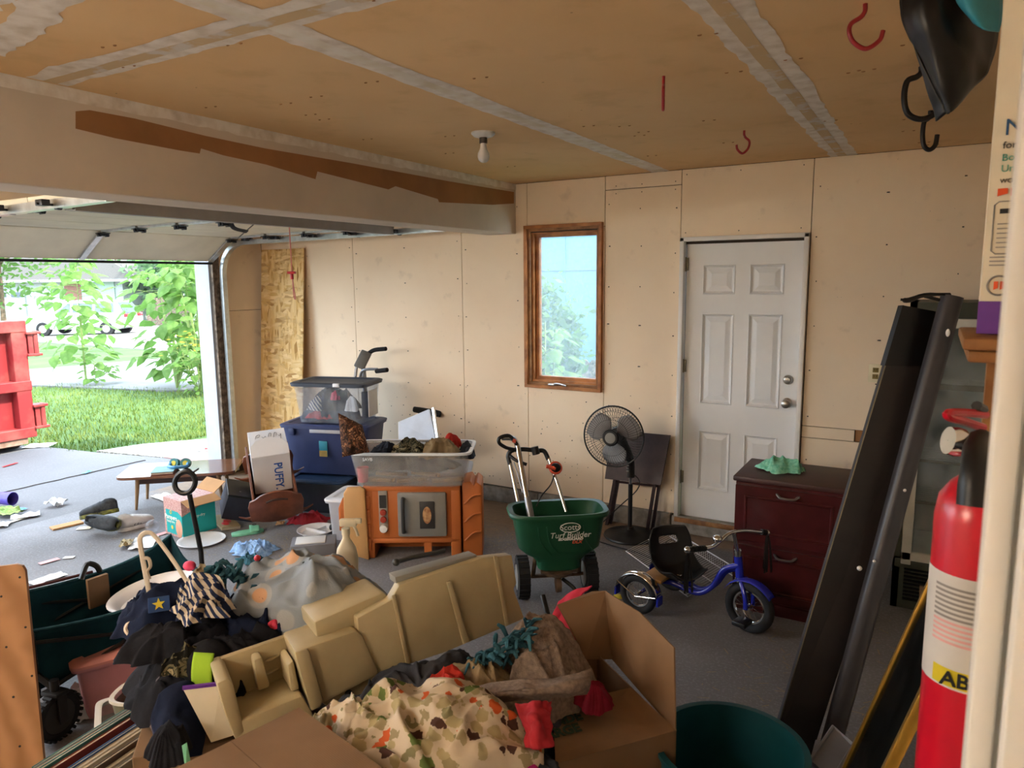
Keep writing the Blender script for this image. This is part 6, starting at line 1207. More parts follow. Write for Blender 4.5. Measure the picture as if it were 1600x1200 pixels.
# ---------------------------------------------------------------- pink tote, bins and basket under the wagon
pc = at(206, 1076, Z=0)-CF*.05; tote('pink_tote', 'dusty pink lidded tote under the wagon', yawframe((pc.x+.03, pc.y-.02, 0), -.62), .185, .1, .25, 'pink_tote', lid='pink_lid')
wc_ = at(222, 1096, Z=.22); cbn = tote('clear_small_bin', 'small clear bin beside the pink tote', yawframe((wc_.x, wc_.y, 0), -.5), .15, .12, .2, 'frosted_plastic', rim_mat='label_white')
bkp = at(226, 1092, Z=.26); bsk = thing('toy_basket', 'olive and white basket of toys inside the small clear bin', 'basket', (bkp.x, bkp.y, .02), .5); g = G(); loft(g, [ring(.075, .06, 0, e=3), ring(.11, .085, .26, e=3), ring(.115, .09, .265, e=3), ring(.11, .085, .27, e=3), ring(.095, .072, .25, e=3), ring(.07, .055, .02, e=3)]); g.build('basket_body', 'basket_olive', bsk); g = G(); loft(g, [ring(.106, .082, .262, e=3), ring(.118, .093, .265, e=3), ring(.116, .091, .276, e=3), ring(.1, .078, .272, e=3), ring(.08, .06, .05, e=3)], False, False); g.build('lining', 'basket_white', bsk)
g = G(); g.ball((bkp.x+.0, bkp.y-.01, .25), (.06, .055, .05)); tag(g.build('pink_ball', 'ball_pink'), 'hot pink ball in the olive basket', 'ball')
tag(heap('lilac_plush', 'paper', at(130, 1110, Z=.0), .09, .11, .12, seed=61, fold=.03, fs=9), 'pale plush toy squeezed between wagon wheel and pink tote', 'plush toy')
# ---------------------------------------------------------------- bin of books
bq = at(196, 1172, Z=.25); bT = frame((bq.x, bq.y, 0), (CR*.39+CF*.92).normalized(), UP.cross((CR*.39+CF*.92).normalized()), UP)
bkb = tote('book_bin', 'clear bin packed with thin books at the lower left', bT, .30, .20, .22, 'smoke_plastic', rim_mat='smoke_plastic')
r = random.Random(14); cols = ['book_teal', 'book_grey', 'book_teal', 'book_brown', 'book_red', 'book_grey', 'book_blue', 'book_blue', 'book_cream', 'book_cream', 'book_grey', 'book_cream', 'book_cream', 'book_brown', 'book_cream', 'book_grey', 'book_cream', 'book_cream', 'book_grey', 'book_cream']
words_ = {'book_teal': 'teal', 'book_grey': 'grey', 'book_brown': 'brown', 'book_red': 'red', 'book_blue': 'dark blue', 'book_cream': 'cream'}
ordn = ['first', 'second', 'third', 'fourth', 'fifth', 'sixth', 'seventh', 'eighth', 'ninth', 'tenth', 'eleventh', 'twelfth', 'thirteenth', 'fourteenth', 'fifteenth', 'sixteenth', 'seventeenth', 'eighteenth', 'nineteenth', 'twentieth']
yb = .165
for k, c in enumerate(cols):
    t = r.uniform(.012, .018); hh = r.uniform(.235, .29); ll = r.uniform(.42, .5); Tq = bT @ TR((r.uniform(-.02, .02), yb-t/2, .014), (r.uniform(-.01, .02), 0, 0)); o = thing('thin_book', f'thin {words_[c]} book in the clear bin, {ordn[k]} from the wagon', 'book', M=Tq, group='thin books in the lower left bin')
    g = G(); g.box((0, 0, hh/2), (ll-.008, t-.003, hh-.006)); g.build('pages', 'page_paper', o, smooth=0)
    for s_ in (-1, 1): g = G(); g.box((0, s_*(t/2-.001), hh/2), (ll, .002, hh)); g.build('cover', c, o, smooth=0)
    yb -= t+.0012
# ---------------------------------------------------------------- laundry heap
def pile(nm, lb, px, py, D, rx, ry, h, mt_, sd, cat='clothes', rz=0, fold=.04, fs=6, zoff=0, **k):
    p = at(px, py, D=D); p.z += zoff; o = heap(nm, mt_, p, rx, ry, h, seed=sd, rz=YAW+rz, fold=fold, fs=fs, **k); tag(o, lb, cat); return o
lb0 = at(330, 1130, D=2.55); lbx = thing('laundry_carton', 'cardboard carton under the laundry heap', 'box', M=yawframe((lb0.x, lb0.y+.06, 0), -.3)); g = G(); g.box((0, 0, .19), (.52, .46, .38), bev=.003, seg=1); g.build('carton_body', 'cardboard', lbx, smooth=0)
pile('dark_laundry', 'mass of black clothes at the bottom of the laundry heap', 360, 1075, 2.62, .32, .26, .24, 'black_fabric', 2, fold=.05)
pile('navy_blanket', 'navy blue garment across the middle of the laundry heap', 400, 975, 2.72, .24, .20, .13, 'navy_fabric', 4, fold=.045, fs=7, zoff=-.03)
pile('navy_jacket', 'navy jacket with a yellow star patch on the laundry heap', 270, 955, 2.68, .2, .14, .12, 'navy_fabric', 6, fold=.03, rz=.2, zoff=-.03)
pile('striped_shirt', 'navy and cream striped shirt on the laundry heap', 318, 955, 2.58, .125, .095, .075, 'striped_cotton', 7, fold=.045, fs=10, rz=-.5, zoff=.0)
pile('black_fleece', 'shiny black fleece boot liner at the front of the laundry heap', 255, 1000, 2.5, .125, .085, .12, 'black_fabric', 8, fold=.02, rz=.1, zoff=-.05)
fb = pile('bear_blanket', 'grey fleece blanket with teddy bear print behind the cream play set', 478, 960, 2.80, .36, .22, .205, 'bear_fleece', 9, cat='blanket', fold=.05, fs=3.6, rz=-.12, zoff=-.03, nu=110, nv=50, p=3.4, lump=.14, edge=.15, drape=.22)
fpts = [at(330, 905, D=2.85), at(360, 900, D=2.83), at(390, 925, D=2.8), at(415, 950, D=2.74), at(435, 985, D=2.68), at(445, 1010, D=2.62)]
g = G(); rf = random.Random(6); cf_ = catmull(fpts, 8)
for i, p in enumerate(cf_):
    for k in range(3):
        q = p+V((rf.uniform(-.02, .02), rf.uniform(-.02, .02), rf.uniform(.0, .03))); d = V((rf.uniform(-1, 1), rf.uniform(-1, 1), rf.uniform(-.6, .8))).normalized()*.045; g.tube([q, q+d*.5+V((0, 0, .01)), q+d], [.011, .013, .006], 5, flat=.5)
g.build('tied_fringe', 'teal_fringe', fb, kind='stuff'); fb.children[0].matrix_parent_inverse = fb.matrix_world.inverted()
pile('tan_sleeve', 'tan sleeve at the top of the laundry heap', 322, 908, 2.85, .07, .05, .05, 'khaki', 10, fold=.02, fs=10)
pile('pink_sock', 'small pink sock under the fleece blanket edge', 430, 988, 2.62, .035, .03, .04, 'pink_cloth', 11, fold=.012, fs=14)
sp0 = at(248, 944, D=2.56); g = G(); st = []
for k in range(10): a = PI/2+k*PI/5; rr_ = .022 if k % 2 == 0 else .009; st.append((rr_*math.cos(a), rr_*math.sin(a)))
nf = (EYE-sp0).normalized(); xs_ = UP.cross(nf).normalized(); TS = frame(sp0, xs_, nf.cross(xs_), nf)
sj = thing('star_patch', 'blue patch with yellow star on the navy jacket', 'patch', M=TS); g.prism(st, .004, TR((0, 0, .003))); g.build('star', 'yellow', sj, smooth=0); g = G(); g.prism([(-.035, -.025), (.035, -.028), (.036, .024), (-.033, .027)], .004, bev=.001); g.build('backing', 'book_blue', sj, smooth=0)
Pn = [[at(258, 1010, D=2.5), at(285, 1000, D=2.52), at(320, 990, D=2.56)], [at(245, 1060, D=2.44), at(270, 1060, D=2.44), at(300, 1050, D=2.48)], [at(236, 1120, D=2.4), at(258, 1120, D=2.4), at(285, 1110, D=2.42)], [at(237, 1150, D=2.38), at(255, 1152, D=2.38), at(275, 1150, D=2.4)]]
tag(sheet('pinstripe_trousers', 'pinstripe', Pn, 36, 24, fold=.025, fs=11, seed=3), 'dark pinstriped trousers hanging down the front of the laundry heap', 'clothes')
Pn = [[at(250, 1085, D=2.34), at(285, 1065, D=2.36), at(320, 1075, D=2.4)], [at(235, 1130, D=2.3), at(275, 1130, D=2.28), at(320, 1140, D=2.33)], [at(245, 1180, D=2.26), at(280, 1185, D=2.25), at(315, 1180, D=2.28)]]
tag(sheet('navy_trousers', 'navy_fabric', Pn, 30, 24, fold=.035, fs=9, seed=5), 'dark navy trousers draped over the books at the lower left', 'clothes')
pile('navy_boot', 'black cloth boot above the book bin', 262, 1160, 2.2, .07, .06, .10, 'black_fabric', 31, fold=.02, fs=10, zoff=-.05)
cp = at(318, 1045, D=2.42); cap = thing('baseball_cap', 'black cap with lime green brim panel in the laundry heap', 'cap', M=frame(cp, R2, U2, -_f)); g = G(); g.ball((0, .0, -.04), (.085, .085, .08)); g.build('crown', 'black_fabric', cap); g = G(); g.grid(lambda u, v: V((-.02+.07*u, -.065+.13*v, .045-.02*(2*v-1)**2+.01*u)), 8, 10); g.build('lime_panel', 'lime', cap, solid=.006)
pile('camo_shorts', 'grey camouflage shorts beside the lime cap', 290, 1040, 2.46, .07, .08, .06, 'camo_dark', 17, fold=.03, fs=10)
for nm_, px_, py_, d_, sz_, lb_ in (('blanket_carton', 485, 955, 2.94, (.44, .54, .555), 'cardboard carton under the teddy bear blanket'), ('lower_carton', 690, 1150, 2.02, (.42, .30, .56), 'cardboard carton under the animal print blanket')):
    p_ = at(px_, py_, D=d_); bx_ = thing(nm_, lb_, 'box', M=yawframe((p_.x, p_.y, 0), 0)); g = G(); g.box((0, 0, sz_[2]/2), sz_, bev=.003, seg=1); g.build('carton_body', 'cardboard', bx_, smooth=0)
# hanger
hg = [(234, 930), (226, 890), (219, 850), (220, 838), (230, 832), (242, 838), (270, 875), (294, 912), (300, 922)]
hh_ = thing('plastic_hanger', 'cream plastic clothes hanger sticking up from the laundry heap', 'hanger', tuple(at(260, 930, D=2.62))); ho_ = V(hh_.location)
g = G(); g.tube([at(x, y, D=2.62)-ho_ for x, y in hg], .009, 8, k=4, flat=.6); g.build('hanger_frame', 'hanger_cream', hh_)
g = G(); g.tube([at(x, y, D=2.62)-ho_ for x, y in ((222, 872), (232, 873), (235, 885), (230, 893), (234, 905))], .007, 6, k=3, flat=.6); g.build('strap_notch', 'hanger_cream', hh_); g = G(); g.ball(at(299, 921, D=2.61)-ho_, .012); g.build('yellow_clip', 'lime', hh_)
g = G(); g.tube([at(212, 965, D=2.58)-ho_, at(200, 975, D=2.56)-ho_, at(197, 985, D=2.55)-ho_, at(206, 996, D=2.54)-ho_], .008, 6, k=4); g.build('hanger_hook', 'hanger_cream', hh_)
# ---------------------------------------------------------------- cream play set lying on the heap
a0 = at(337, 1064, D=2.22); b0 = at(800, 866, D=2.72); su = (b0-a0).normalized(); sw = (_f*.95-R2*.28+U2*.05); sw = (sw-su*sw.dot(su)).normalized(); sv = sw.cross(su)*-1
sv = su.cross(sw); sv = sv if sv.z > 0 else -sv
PS = frame(a0, su, sv, su.cross(sv)); LU = (b0-a0).length; zs = 1 if (su.cross(sv)).dot(_f) < 0 else -1   # local z towards the camera when zs = 1
ps = thing('cream_play_set', 'cream plastic toddler play set lying on its side over the clothes', 'toy playset', M=PS); PSi = PS.inverted()
def uv(x, y):   # pixel on the front plane -> local u, v
    d = (at(x, y, D=1)-EYE); n_ = V(PS.col[2][:3]); t_ = (a0-EYE).dot(n_)/d.dot(n_); q = PSi @ (EYE+d*t_); return (q.x, q.y)
def plate(name, pix, z0, z1, mat, bev=.006):
    g = G(); g.prism([uv(*p) for p in pix], abs(z1-z0), TR((0, 0, min(z0, z1))), bev=bev); return g.build(name, mat, ps, smooth=35)
bk_ = -.26
# large right panel with stepped block
plate('main_panel', [(560, 990), (558, 966), (610, 938), (624, 914), (752, 872), (800, 867), (808, 912), (803, 920), (820, 967), (700, 1018), (590, 1056)], -.05, 0, 'cream_plastic')
plate('upper_step', [(496, 978), (606, 930), (614, 938), (620, 960), (565, 990), (500, 1005)], -.27, -.045, 'cream_plastic', .012)
plate('middle_step', [(459, 1016), (480, 1009), (556, 983), (566, 992), (592, 1052), (500, 1100), (484, 1106)], -.2, .012, 'cream_plastic', .012)
plate('middle_rim', [(457, 1015), (478, 1009), (482, 1017), (502, 1090), (498, 1100), (483, 1107)], .012, .03, 'cream_plastic', .008)
plate('lower_rim', [(337, 1064), (355, 1056), (362, 1062), (382, 1140), (366, 1152), (350, 1110)], -.2, .02, 'cream_plastic', .008)
plate('lower_sill', [(362, 1128), (470, 1084), (484, 1106), (490, 1120), (372, 1165), (366, 1150)], -.2, .018, 'cream_plastic', .008)
plate('lower_back', [(350, 1060), (462, 1020), (485, 1100), (370, 1140)], -.2, -.17, 'cream_plastic', .004)
plate('lower_divider', [(404, 1048), (418, 1042), (432, 1092), (412, 1100)], -.17, -.1, 'cream_plastic', .01)
plate('handle_moulding', [(452, 1044), (462, 1036), (472, 1084), (458, 1088)], -.17, -.03, 'cream_plastic', .01)
for yy in (1055, 1076): g = G(); u_, v_ = uv(440, yy); g.ball((u_, v_, -.165), (.025, .006, .01)); g.build('moulded_grip', 'cream_plastic', ps)
plate('vertical_rib', [(696, 908), (703, 906), (732, 1000), (722, 1006)], 0, .014, 'cream_plastic', .005)
plate('panel_seam', [(611, 930), (617, 928), (640, 1036), (634, 1039)], 0, .008, 'cream_plastic', .003)
plate('panel_seam', [(770, 868), (776, 868), (795, 975), (789, 978)], 0, .006, 'cream_plastic', .002)
plate('foot_ledge', [(500, 1098), (588, 1056), (600, 1075), (520, 1112)], -.16, -.02, 'cream_plastic', .005)
g = G(); u_, v_ = uv(547, 1088); g.cyl((u_, v_, -.03), (u_, v_, -.012), .014, n=14); g.build('bolt_hole', 'ink_black', ps)
plate('counter_strip', [(560, 966), (604, 946), (606, 956), (562, 976)], -.06, -.03, 'toy_grey', .002)
plate('counter_strip', [(622, 905), (750, 869), (752, 876), (624, 916)], -.1, -.03, 'toy_grey', .002)
hp2 = [(634, 888), (660, 880), (690, 874), (712, 869)]; g = G(); g.tube([V((*uv(*p), -.1)) for p in hp2], .012, 8, k=4, flat=.6); g.build('grey_handle', 'toy_dark', ps); g = G(); g.ball((*uv(634, 888), -.1), .014); g.build('handle_knob', 'toy_dark', ps)
# white carton behind the play set, open at the laundry
wbx = [(285, 1075), (345, 1068), (368, 1148), (330, 1160)]; g = G(); P4 = [at(x, y, D=2.3+.04*(i in (1, 2))) for i, (x, y) in enumerate(wbx)]; n_ = (P4[1]-P4[0]).cross(P4[3]-P4[0]); n_ = n_ if n_.dot(EYE-P4[0]) > 0 else -n_
wcb = thing('cream_card_panel', 'cream cardboard panel with purple edge under the lime cap', 'cardboard', (0, 0, 0)); quadslab(g, [P4[3], P4[2], P4[1], P4[0]], n_, .012); g.build('card', 'carton_cream', wcb, smooth=0); g = G(); g.tube([P4[0], P4[1]], .007, 4); g.build('purple_edge', 'purple', wcb)
g = G(); P4 = [at(284, 1165, D=2.15), at(292, 1160, D=2.16), at(300, 1200, D=2.12), at(290, 1205, D=2.1)]; n_ = (EYE-P4[0]).normalized(); quadslab(g, P4[::-1], n_, .02); tag(g.build('teal_book', 'mint_rubber', smooth=0), 'bright teal book edge under the navy trousers', 'book')
# ---------------------------------------------------------------- near cardboard box (closed)
zt = .70; A = at(468, 1106, Z=zt); B = at(285, 1196, Z=zt); Cq = at(624, 1200, Z=zt); e1 = (B-A).normalized(); e2 = (Cq-A); e2 = (e2-e1*e2.dot(e1)).normalized()
nb_ = thing('closed_carton', 'closed brown cardboard box in the near foreground', 'box', M=frame((A.x, A.y, 0), e1, e2, e1.cross(e2)) if e1.cross(e2).z > 0 else frame((A.x, A.y, 0), e2, e1, e2.cross(e1)))
g = G(); g.box((.2, .2, zt/2-.002), (.4, .4, zt-.004), bev=.003, seg=1); g.build('carton_body', 'cardboard', nb_, smooth=0); g = G(); g.box((.1, .2, zt), (.199, .4, .004)); g.build('top_flap', 'cardboard', nb_, smooth=0); g = G(); g.box((.301, .2, zt), (.199, .4, .004)); g.build('top_flap', 'cardboard', nb_, smooth=0)
# ---------------------------------------------------------------- big open carton with clothes
zr = .50; N1 = at(868, 1196, Z=zr); N2 = at(1057, 1143, Z=zr); e1 = (N2-N1); BL_ = e1.length; e1.normalize(); e2 = UP.cross(e1)
BT = frame((N1.x, N1.y, 0), e1, e2, UP); bxo = thing('open_carton', 'large open cardboard moving box with flaps up, full of blankets', 'box', M=BT); DP = .50; xl = -.22; t = .005; BI = BT.inverted()
for nm, a, b in (('wall_near', (xl, 0), (BL_, 0)), ('wall_far', (xl, DP), (BL_, DP)), ('wall_end', (BL_, 0), (BL_, DP)), ('wall_end', (xl, 0), (xl, DP))):
    g = G(); d = V((b[0]-a[0], b[1]-a[1], 0)); n_ = V((-d.y, d.x, 0)).normalized()*t; P = [V((a[0], a[1], 0)), V((b[0], b[1], 0))]; g.b8([P[0], P[1], P[1]+n_, P[0]+n_]+[v+V((0, 0, zr)) for v in (P[0], P[1], P[1]+n_, P[0]+n_)]); g.build('side_wall', 'cardboard', bxo, smooth=0)
def flap(pix, mat='cardboard', th=.005):
    P = [BI @ at(x, y, D=d) for x, y, d in pix]; n_ = (P[1]-P[0]).cross(P[-1]-P[0]).normalized(); g = G(); k = len(P); g._add(P+[p+n_*th for p in P], [tuple(range(k))[::-1], tuple(range(k, 2*k))]+[(i, (i+1) % k, (i+1) % k+k, i+k) for i in range(k)]); return g.build('flap', mat, bxo, smooth=0)
dF2 = (BT @ V((BL_, DP, zr))-EYE).dot(_f); dN2 = (N2-EYE).dot(_f); dN1 = (N1-EYE).dot(_f); pF2 = BT @ V((BL_, DP, zr))
flap([(1057, 1143, dN2), (1055, 1012, dN2+.03), (1001, 957, (dN2+dF2)/2+.03), (1003, 1082, (dN2+dF2)/2)])
flap([(1003, 1082, (dN2+dF2)/2), (1001, 957, (dN2+dF2)/2+.03), (946, 923, dF2+.06), (958, 1030, dF2)])
flap([(958, 1030, dF2), (946, 923, dF2+.06), (925, 924, dF2+.07), (870, 945, dF2+.02), (900, 1000, dF2-.02), (915, 1030, dF2-.03)])
near = flap([(868, 1196, dN1), (1057, 1143, dN2), (985, 1076, dN2+.22), (864, 1106, dN1+.22)])
P = [BI @ at(868, 1196, D=dN1), BI @ at(1057, 1143, D=dN2), BI @ at(864, 1106, D=dN1+.22)]; fx = (P[1]-P[0]).normalized(); fy = (P[2]-P[0]); fy = (fy-fx*fy.dot(fx)).normalized(); fz = fx.cross(fy)
for s_, pq in (('GRANDE', (908, 1121)), ('LARGE', (906, 1139))):
    dr = at(*pq, D=1)-EYE; p_w = BT @ P[0]; nw = BT.to_3x3() @ fz; tq = (p_w-EYE).dot(nw)/dr.dot(nw); q = BI @ (EYE+dr*tq); text('lettering', s_, .046, 'green_ink', bxo, frame(q+fz*.007, fx, fy, fz), bold=.002, align='RIGHT')
# clothes in it
def pile2(*a, **k): return pile(*a, **k)
pile2('dark_blanket', 'dark brown blanket deep inside the open carton', 780, 1130, 2.25, .34, .26, .12, 'dark_garment', 41, fold=.04, zoff=-.1)
pile2('dark_quilt', 'dark grey quilt filling the gap below the cream play set', 668, 1078, 2.34, .27, .15, .09, 'dark_garment', 51, cat='blanket', fold=.04, fs=5, zoff=-.03, rz=.45, drape=.35)
pile2('knit_blanket', 'taupe knitted blanket heaped in the open carton', 842, 1058, 2.36, .20, .17, .15, 'beige_knit', 42, cat='blanket', fold=.05, fs=5, zoff=-.06, nu=90, nv=40, rz=.3)
Pn = [[at(740, 1080, D=2.15), at(790, 1068, D=2.12), at(850, 1062, D=2.12), at(925, 1050, D=2.16)], [at(742, 1092, D=2.08), at(800, 1080, D=2.05), at(860, 1078, D=2.05), at(922, 1066, D=2.1)], [at(750, 1100, D=2.1), at(810, 1092, D=2.08), at(860, 1090, D=2.08), at(915, 1080, D=2.12)]]
tag(sheet('knit_hem', 'beige_knit', Pn, 40, 12, fold=.015, fs=12, seed=8, thick=.012), 'rolled taupe knit hem hanging below the knitted blanket', 'blanket')
g = G(); rf = random.Random(16)
for k in range(70):
    x = rf.uniform(735, 828); y = 1045-(x-735)*.62+rf.uniform(-14, 14); p = at(x, y, D=2.32+rf.uniform(-.04, .03)); d = (R2*rf.uniform(-.2, 1)+U2*rf.uniform(-.3, .6)-_f*rf.uniform(0, .5)).normalized()*.06; g.tube([p, p+d*.5+V((0, 0, .012)), p+d], [.007, .009, .005], 5, flat=.5)
tag(g.build('teal_fringe_scarf', 'teal_fringe'), 'teal knotted fringe scarf beside the taupe blanket', 'scarf')
pile2('orange_shirt', 'orange red shirt below the cream play set', 695, 1062, 2.22, .075, .06, .06, 'orange_red', 43, fold=.02, fs=10, zoff=-.04)
pile2('brown_scarf', 'grey brown scarf beside the orange red shirt', 755, 1052, 2.28, .1, .07, .05, 'khaki', 48, fold=.03, fs=10, zoff=-.02)
Pn = [[at(806, 1100, D=1.98), at(836, 1098, D=1.96), at(862, 1096, D=1.99)], [at(816, 1130, D=1.94), at(838, 1132, D=1.9), at(859, 1128, D=1.94)], [at(822, 1168, D=1.9), at(842, 1170, D=1.88), at(858, 1166, D=1.91)]]
tag(sheet('red_shirt', 'red_cloth', Pn, 26, 24, fold=.022, fs=26, seed=9), 'bright red shirt hanging by the printed carton flap', 'clothes')
pile2('maroon_shirt', 'dark red shirt in the corner of the open carton', 925, 1080, 2.25, .06, .08, .06, 'maroon', 44, fold=.02, fs=10, zoff=-.04)
pile2('safari_blanket', 'cream blanket with animal print over the open carton', 690, 1150, 2.0, .285, .185, .12, 'safari_print', 45, cat='blanket', fold=.055, fs=4, zoff=-.03, nu=120, nv=54, edge=.12, drape=.1, p=3, lump=.2)
pile2('safari_corner', 'twisted corner of the animal print blanket by the closed carton', 555, 1122, 2.04, .11, .075, .06, 'safari_print', 46, cat='blanket', fold=.035, fs=9, zoff=-.03, rz=-.4)
pile2('magenta_shirt', 'magenta shirt edge below the animal print blanket', 825, 1195, 1.9, .05, .04, .03, 'magenta', 47, fold=.01, fs=10, zoff=-.03)
pile2('grey_trousers', 'grey trousers below the red shirt', 850, 1190, 1.93, .07, .06, .04, 'dark_garment', 49, fold=.02, fs=10, zoff=-.04)
pk0 = at(895, 965, D=2.72)
tag(sheet('pink_jacket', 'pink_cloth', [[at(925, 916, D=2.8), at(900, 922, D=2.78), at(872, 940, D=2.74)], [at(905, 935, D=2.74), at(888, 945, D=2.72), at(864, 962, D=2.7)], [at(900, 965, D=2.7), at(884, 978, D=2.68), at(862, 970, D=2.68)], [at(905, 1010, D=2.66), at(890, 1010, D=2.64), at(872, 985, D=2.66)]], 26, 20, fold=.02, fs=12, seed=12), 'hot pink jacket behind the open carton flap', 'clothes')
g = G(); a, b = at(848, 931, D=2.95), at(862, 985, D=2.85); g.tube([a, b, b+V((0, 0, -.3))], .012, 10); tag(g.build('black_rod', 'black_plastic'), 'black rod standing behind the open carton', 'rod')
g = G(); a = at(966, 932, Z=.03); g.ball(a, (.03, .02, .015)); tag(g.build('yellow_toy', 'yellow'), 'tiny yellow toy behind the carton near the tricycle wheel', 'toy')
# spray bottle
spo = at(541, 846, D=3.12); sb_ = thing('spray_bottle', 'cream spray bottle standing behind the fleece blanket', 'spray bottle', M=yawframe((spo.x, spo.y, spo.z-.20), 0)); g = G(); loft(g, [ring(.045, .03, 0, e=3), ring(.048, .032, .12, e=3), ring(.04, .03, .17, e=3), ring(.016, .016, .215, e=2), ring(.015, .015, .235, e=2)]); g.build('bottle', 'spray_cream', sb_)
g = G(); g.cyl((0, 0, .232), (0, 0, .26), .018, n=14); g.box((.012, 0, .285), (.075, .026, .035), bev=.008); g.box((.055, 0, .292), (.03, .02, .022), bev=.004); hd2 = g.build('spray_head', 'spray_cream', sb_); g = G(); g.tube([(.035, 0, .27), (.045, 0, .25), (.052, 0, .225)], .007, 6, k=3); g.build('trigger', 'spray_cream', hd2)
# ---------------------------------------------------------------- teal tub, grey lid
tbp = at(1128, 1168, Z=.44); tub = thing('teal_tub', 'big dark teal plastic tub beside the open carton', 'tub', (tbp.x+.02, tbp.y+.02, 0)); g = G(); g.lathe([(.001, 0), (.19, 0), (.225, .43), (.235, .43), (.235, .445), (.215, .445), (.182, .02), (.001, .02)], 48, cap=False); g.build('tub_body', 'tub_teal', tub)
for a in (.9, .9+PI): g = G(); c = V((.238*math.cos(a), .238*math.sin(a), .42)); tn = V((-math.sin(a), math.cos(a), 0)); g.tube([c-tn*.06, c-tn*.05+V((0, 0, -.06)), c+tn*.05+V((0, 0, -.06)), c+tn*.06], .006, 6, k=4); g.build('rope_handle', 'black_plastic', tub)
lp = [at(1302, 1136, Z=.35), at(1334, 1165, Z=.35), at(1300, 1220, Z=.33), at(1265, 1190, Z=.33)]; g = G(); quadslab(g, lp[::-1], UP, .02); gl_ = thing('storage_cover', 'grey plastic bin cover between the leaning boards and the gold frame', 'bin cover', (0, 0, 0)); g.build('lid_plate', 'lid_grey', gl_, smooth=0); g = G(); g.tube(lp, .008, 6, closed=True); g.build('lid_rim', 'lid_grey', gl_)
g = G(); c_ = (lp[0]+lp[2])/2; g.box((c_.x, c_.y, .165), (.12, .12, .33)); g.build('stand', 'lid_grey', gl_, smooth=0)
# ================================================================ right side
# two dark boards leaning on the right wall
f1 = at(1196, 1200, Z=0); f2 = at(1262, 1200, Z=0); t1 = at(1411, 477, D=2.66); t2 = at(1488, 492, D=2.68); n_ = (f2-f1).cross(t1-f1); n_ = n_ if n_.dot(EYE-f1) > 0 else -n_
lb1 = thing('bed_rail_board', 'wide dark brown board leaning with black tape around its top', 'board', (f1.x, f1.y, 0)); o_ = V((f1.x, f1.y, 0)); g = G(); quadslab(g, [f1-o_, f2-o_, t2-o_, t1-o_], n_, .022); g.build('plank', 'charcoal_board', lb1, smooth=0)
g = G(); nn = n_.normalized(); s0, s1 = t1.lerp(f1, .125), t2.lerp(f2, .11); quadslab(g, [s0+nn*.005-CR*.004-o_, s1+nn*.005+CR*.004-o_, t2+nn*.005+CR*.004-o_, t1+nn*.005-CR*.004-o_], n_, .033); g.build('tape_wrap', 'gaffer_black', lb1, smooth=0)
g = G(); g.tube([f1-o_+nn*.001, t1-o_+nn*.001], .0028, 4); g.build('edge_strip', 'brass_dark', lb1)
f1b = at(1262, 1200, Z=0); f2b = at(1300, 1200, Z=0); t1b = at(1490, 463, D=2.6); lb2 = thing('rounded_rail', 'charcoal rounded rail leaning in front of the wide taped board', 'rail', (f1b.x, f1b.y, 0)); o2 = V((f1b.x, f1b.y, 0))
ft = at(1281, 1200, Z=0)-_f*.04; tp = t1b; ax2_ = (tp-ft).normalized(); sdx = (CR-ax2_*CR.dot(ax2_)).normalized(); frn = ax2_.cross(sdx); frn = frn if frn.dot(EYE-ft) > 0 else -frn
g = G(); prof = [(-.036, -.02), (.036, -.02), (.036, 0), (.03, .014), (.012, .022), (-.012, .022), (-.03, .014), (-.036, 0)]; TT = frame(ft-o2, sdx, frn, sdx.cross(frn)); Lr = (tp-ft).length*(1 if sdx.cross(frn).dot(ax2_) > 0 else -1); g.prism(prof, Lr, TT); g.build('rail_body', 'charcoal_rail', lb2, smooth=50)
for px, py, rr_ in ((1343, 888, .009), (1366, 877, .006), (1413, 766, .007)): 
    k_ = None; d = at(px, py, D=1)-EYE; 
    tt_ = min(range(200), key=lambda i: abs((at(px, py, D=2.3+i*.003)-ft).dot(frn)-.02)); q = at(px, py, D=2.3+tt_*.003); g = G(); g.ball(q-o2, rr_); g.build('paint_drip', 'label_white', lb2)
g = G(); q = at(1481, 520, D=2.55); g.ball(q-o2, (.007, .007, .014)); g.build('worn_spot', 'label_white', lb2)
stp = thing('black_strap', 'black strap tip lying across the top of the taped board', 'strap', tuple(at(1440, 466, D=2.62))); so_ = V(stp.location); g = G(); g.tube([at(1407, 468, D=2.62)-so_, at(1420, 469, D=2.61)-so_, at(1445, 461, D=2.6)-so_, at(1485, 460, D=2.6)-so_], [.006, .012, .01, .008], 8, k=4, flat=.5); g.build('strap_band', 'black_plastic', stp); g = G(); g.tube([at(1445, 463, D=2.62)-so_, at(1482, 472, D=2.62)-so_], .006, 6); g.build('strap_tail', 'black_plastic', stp)
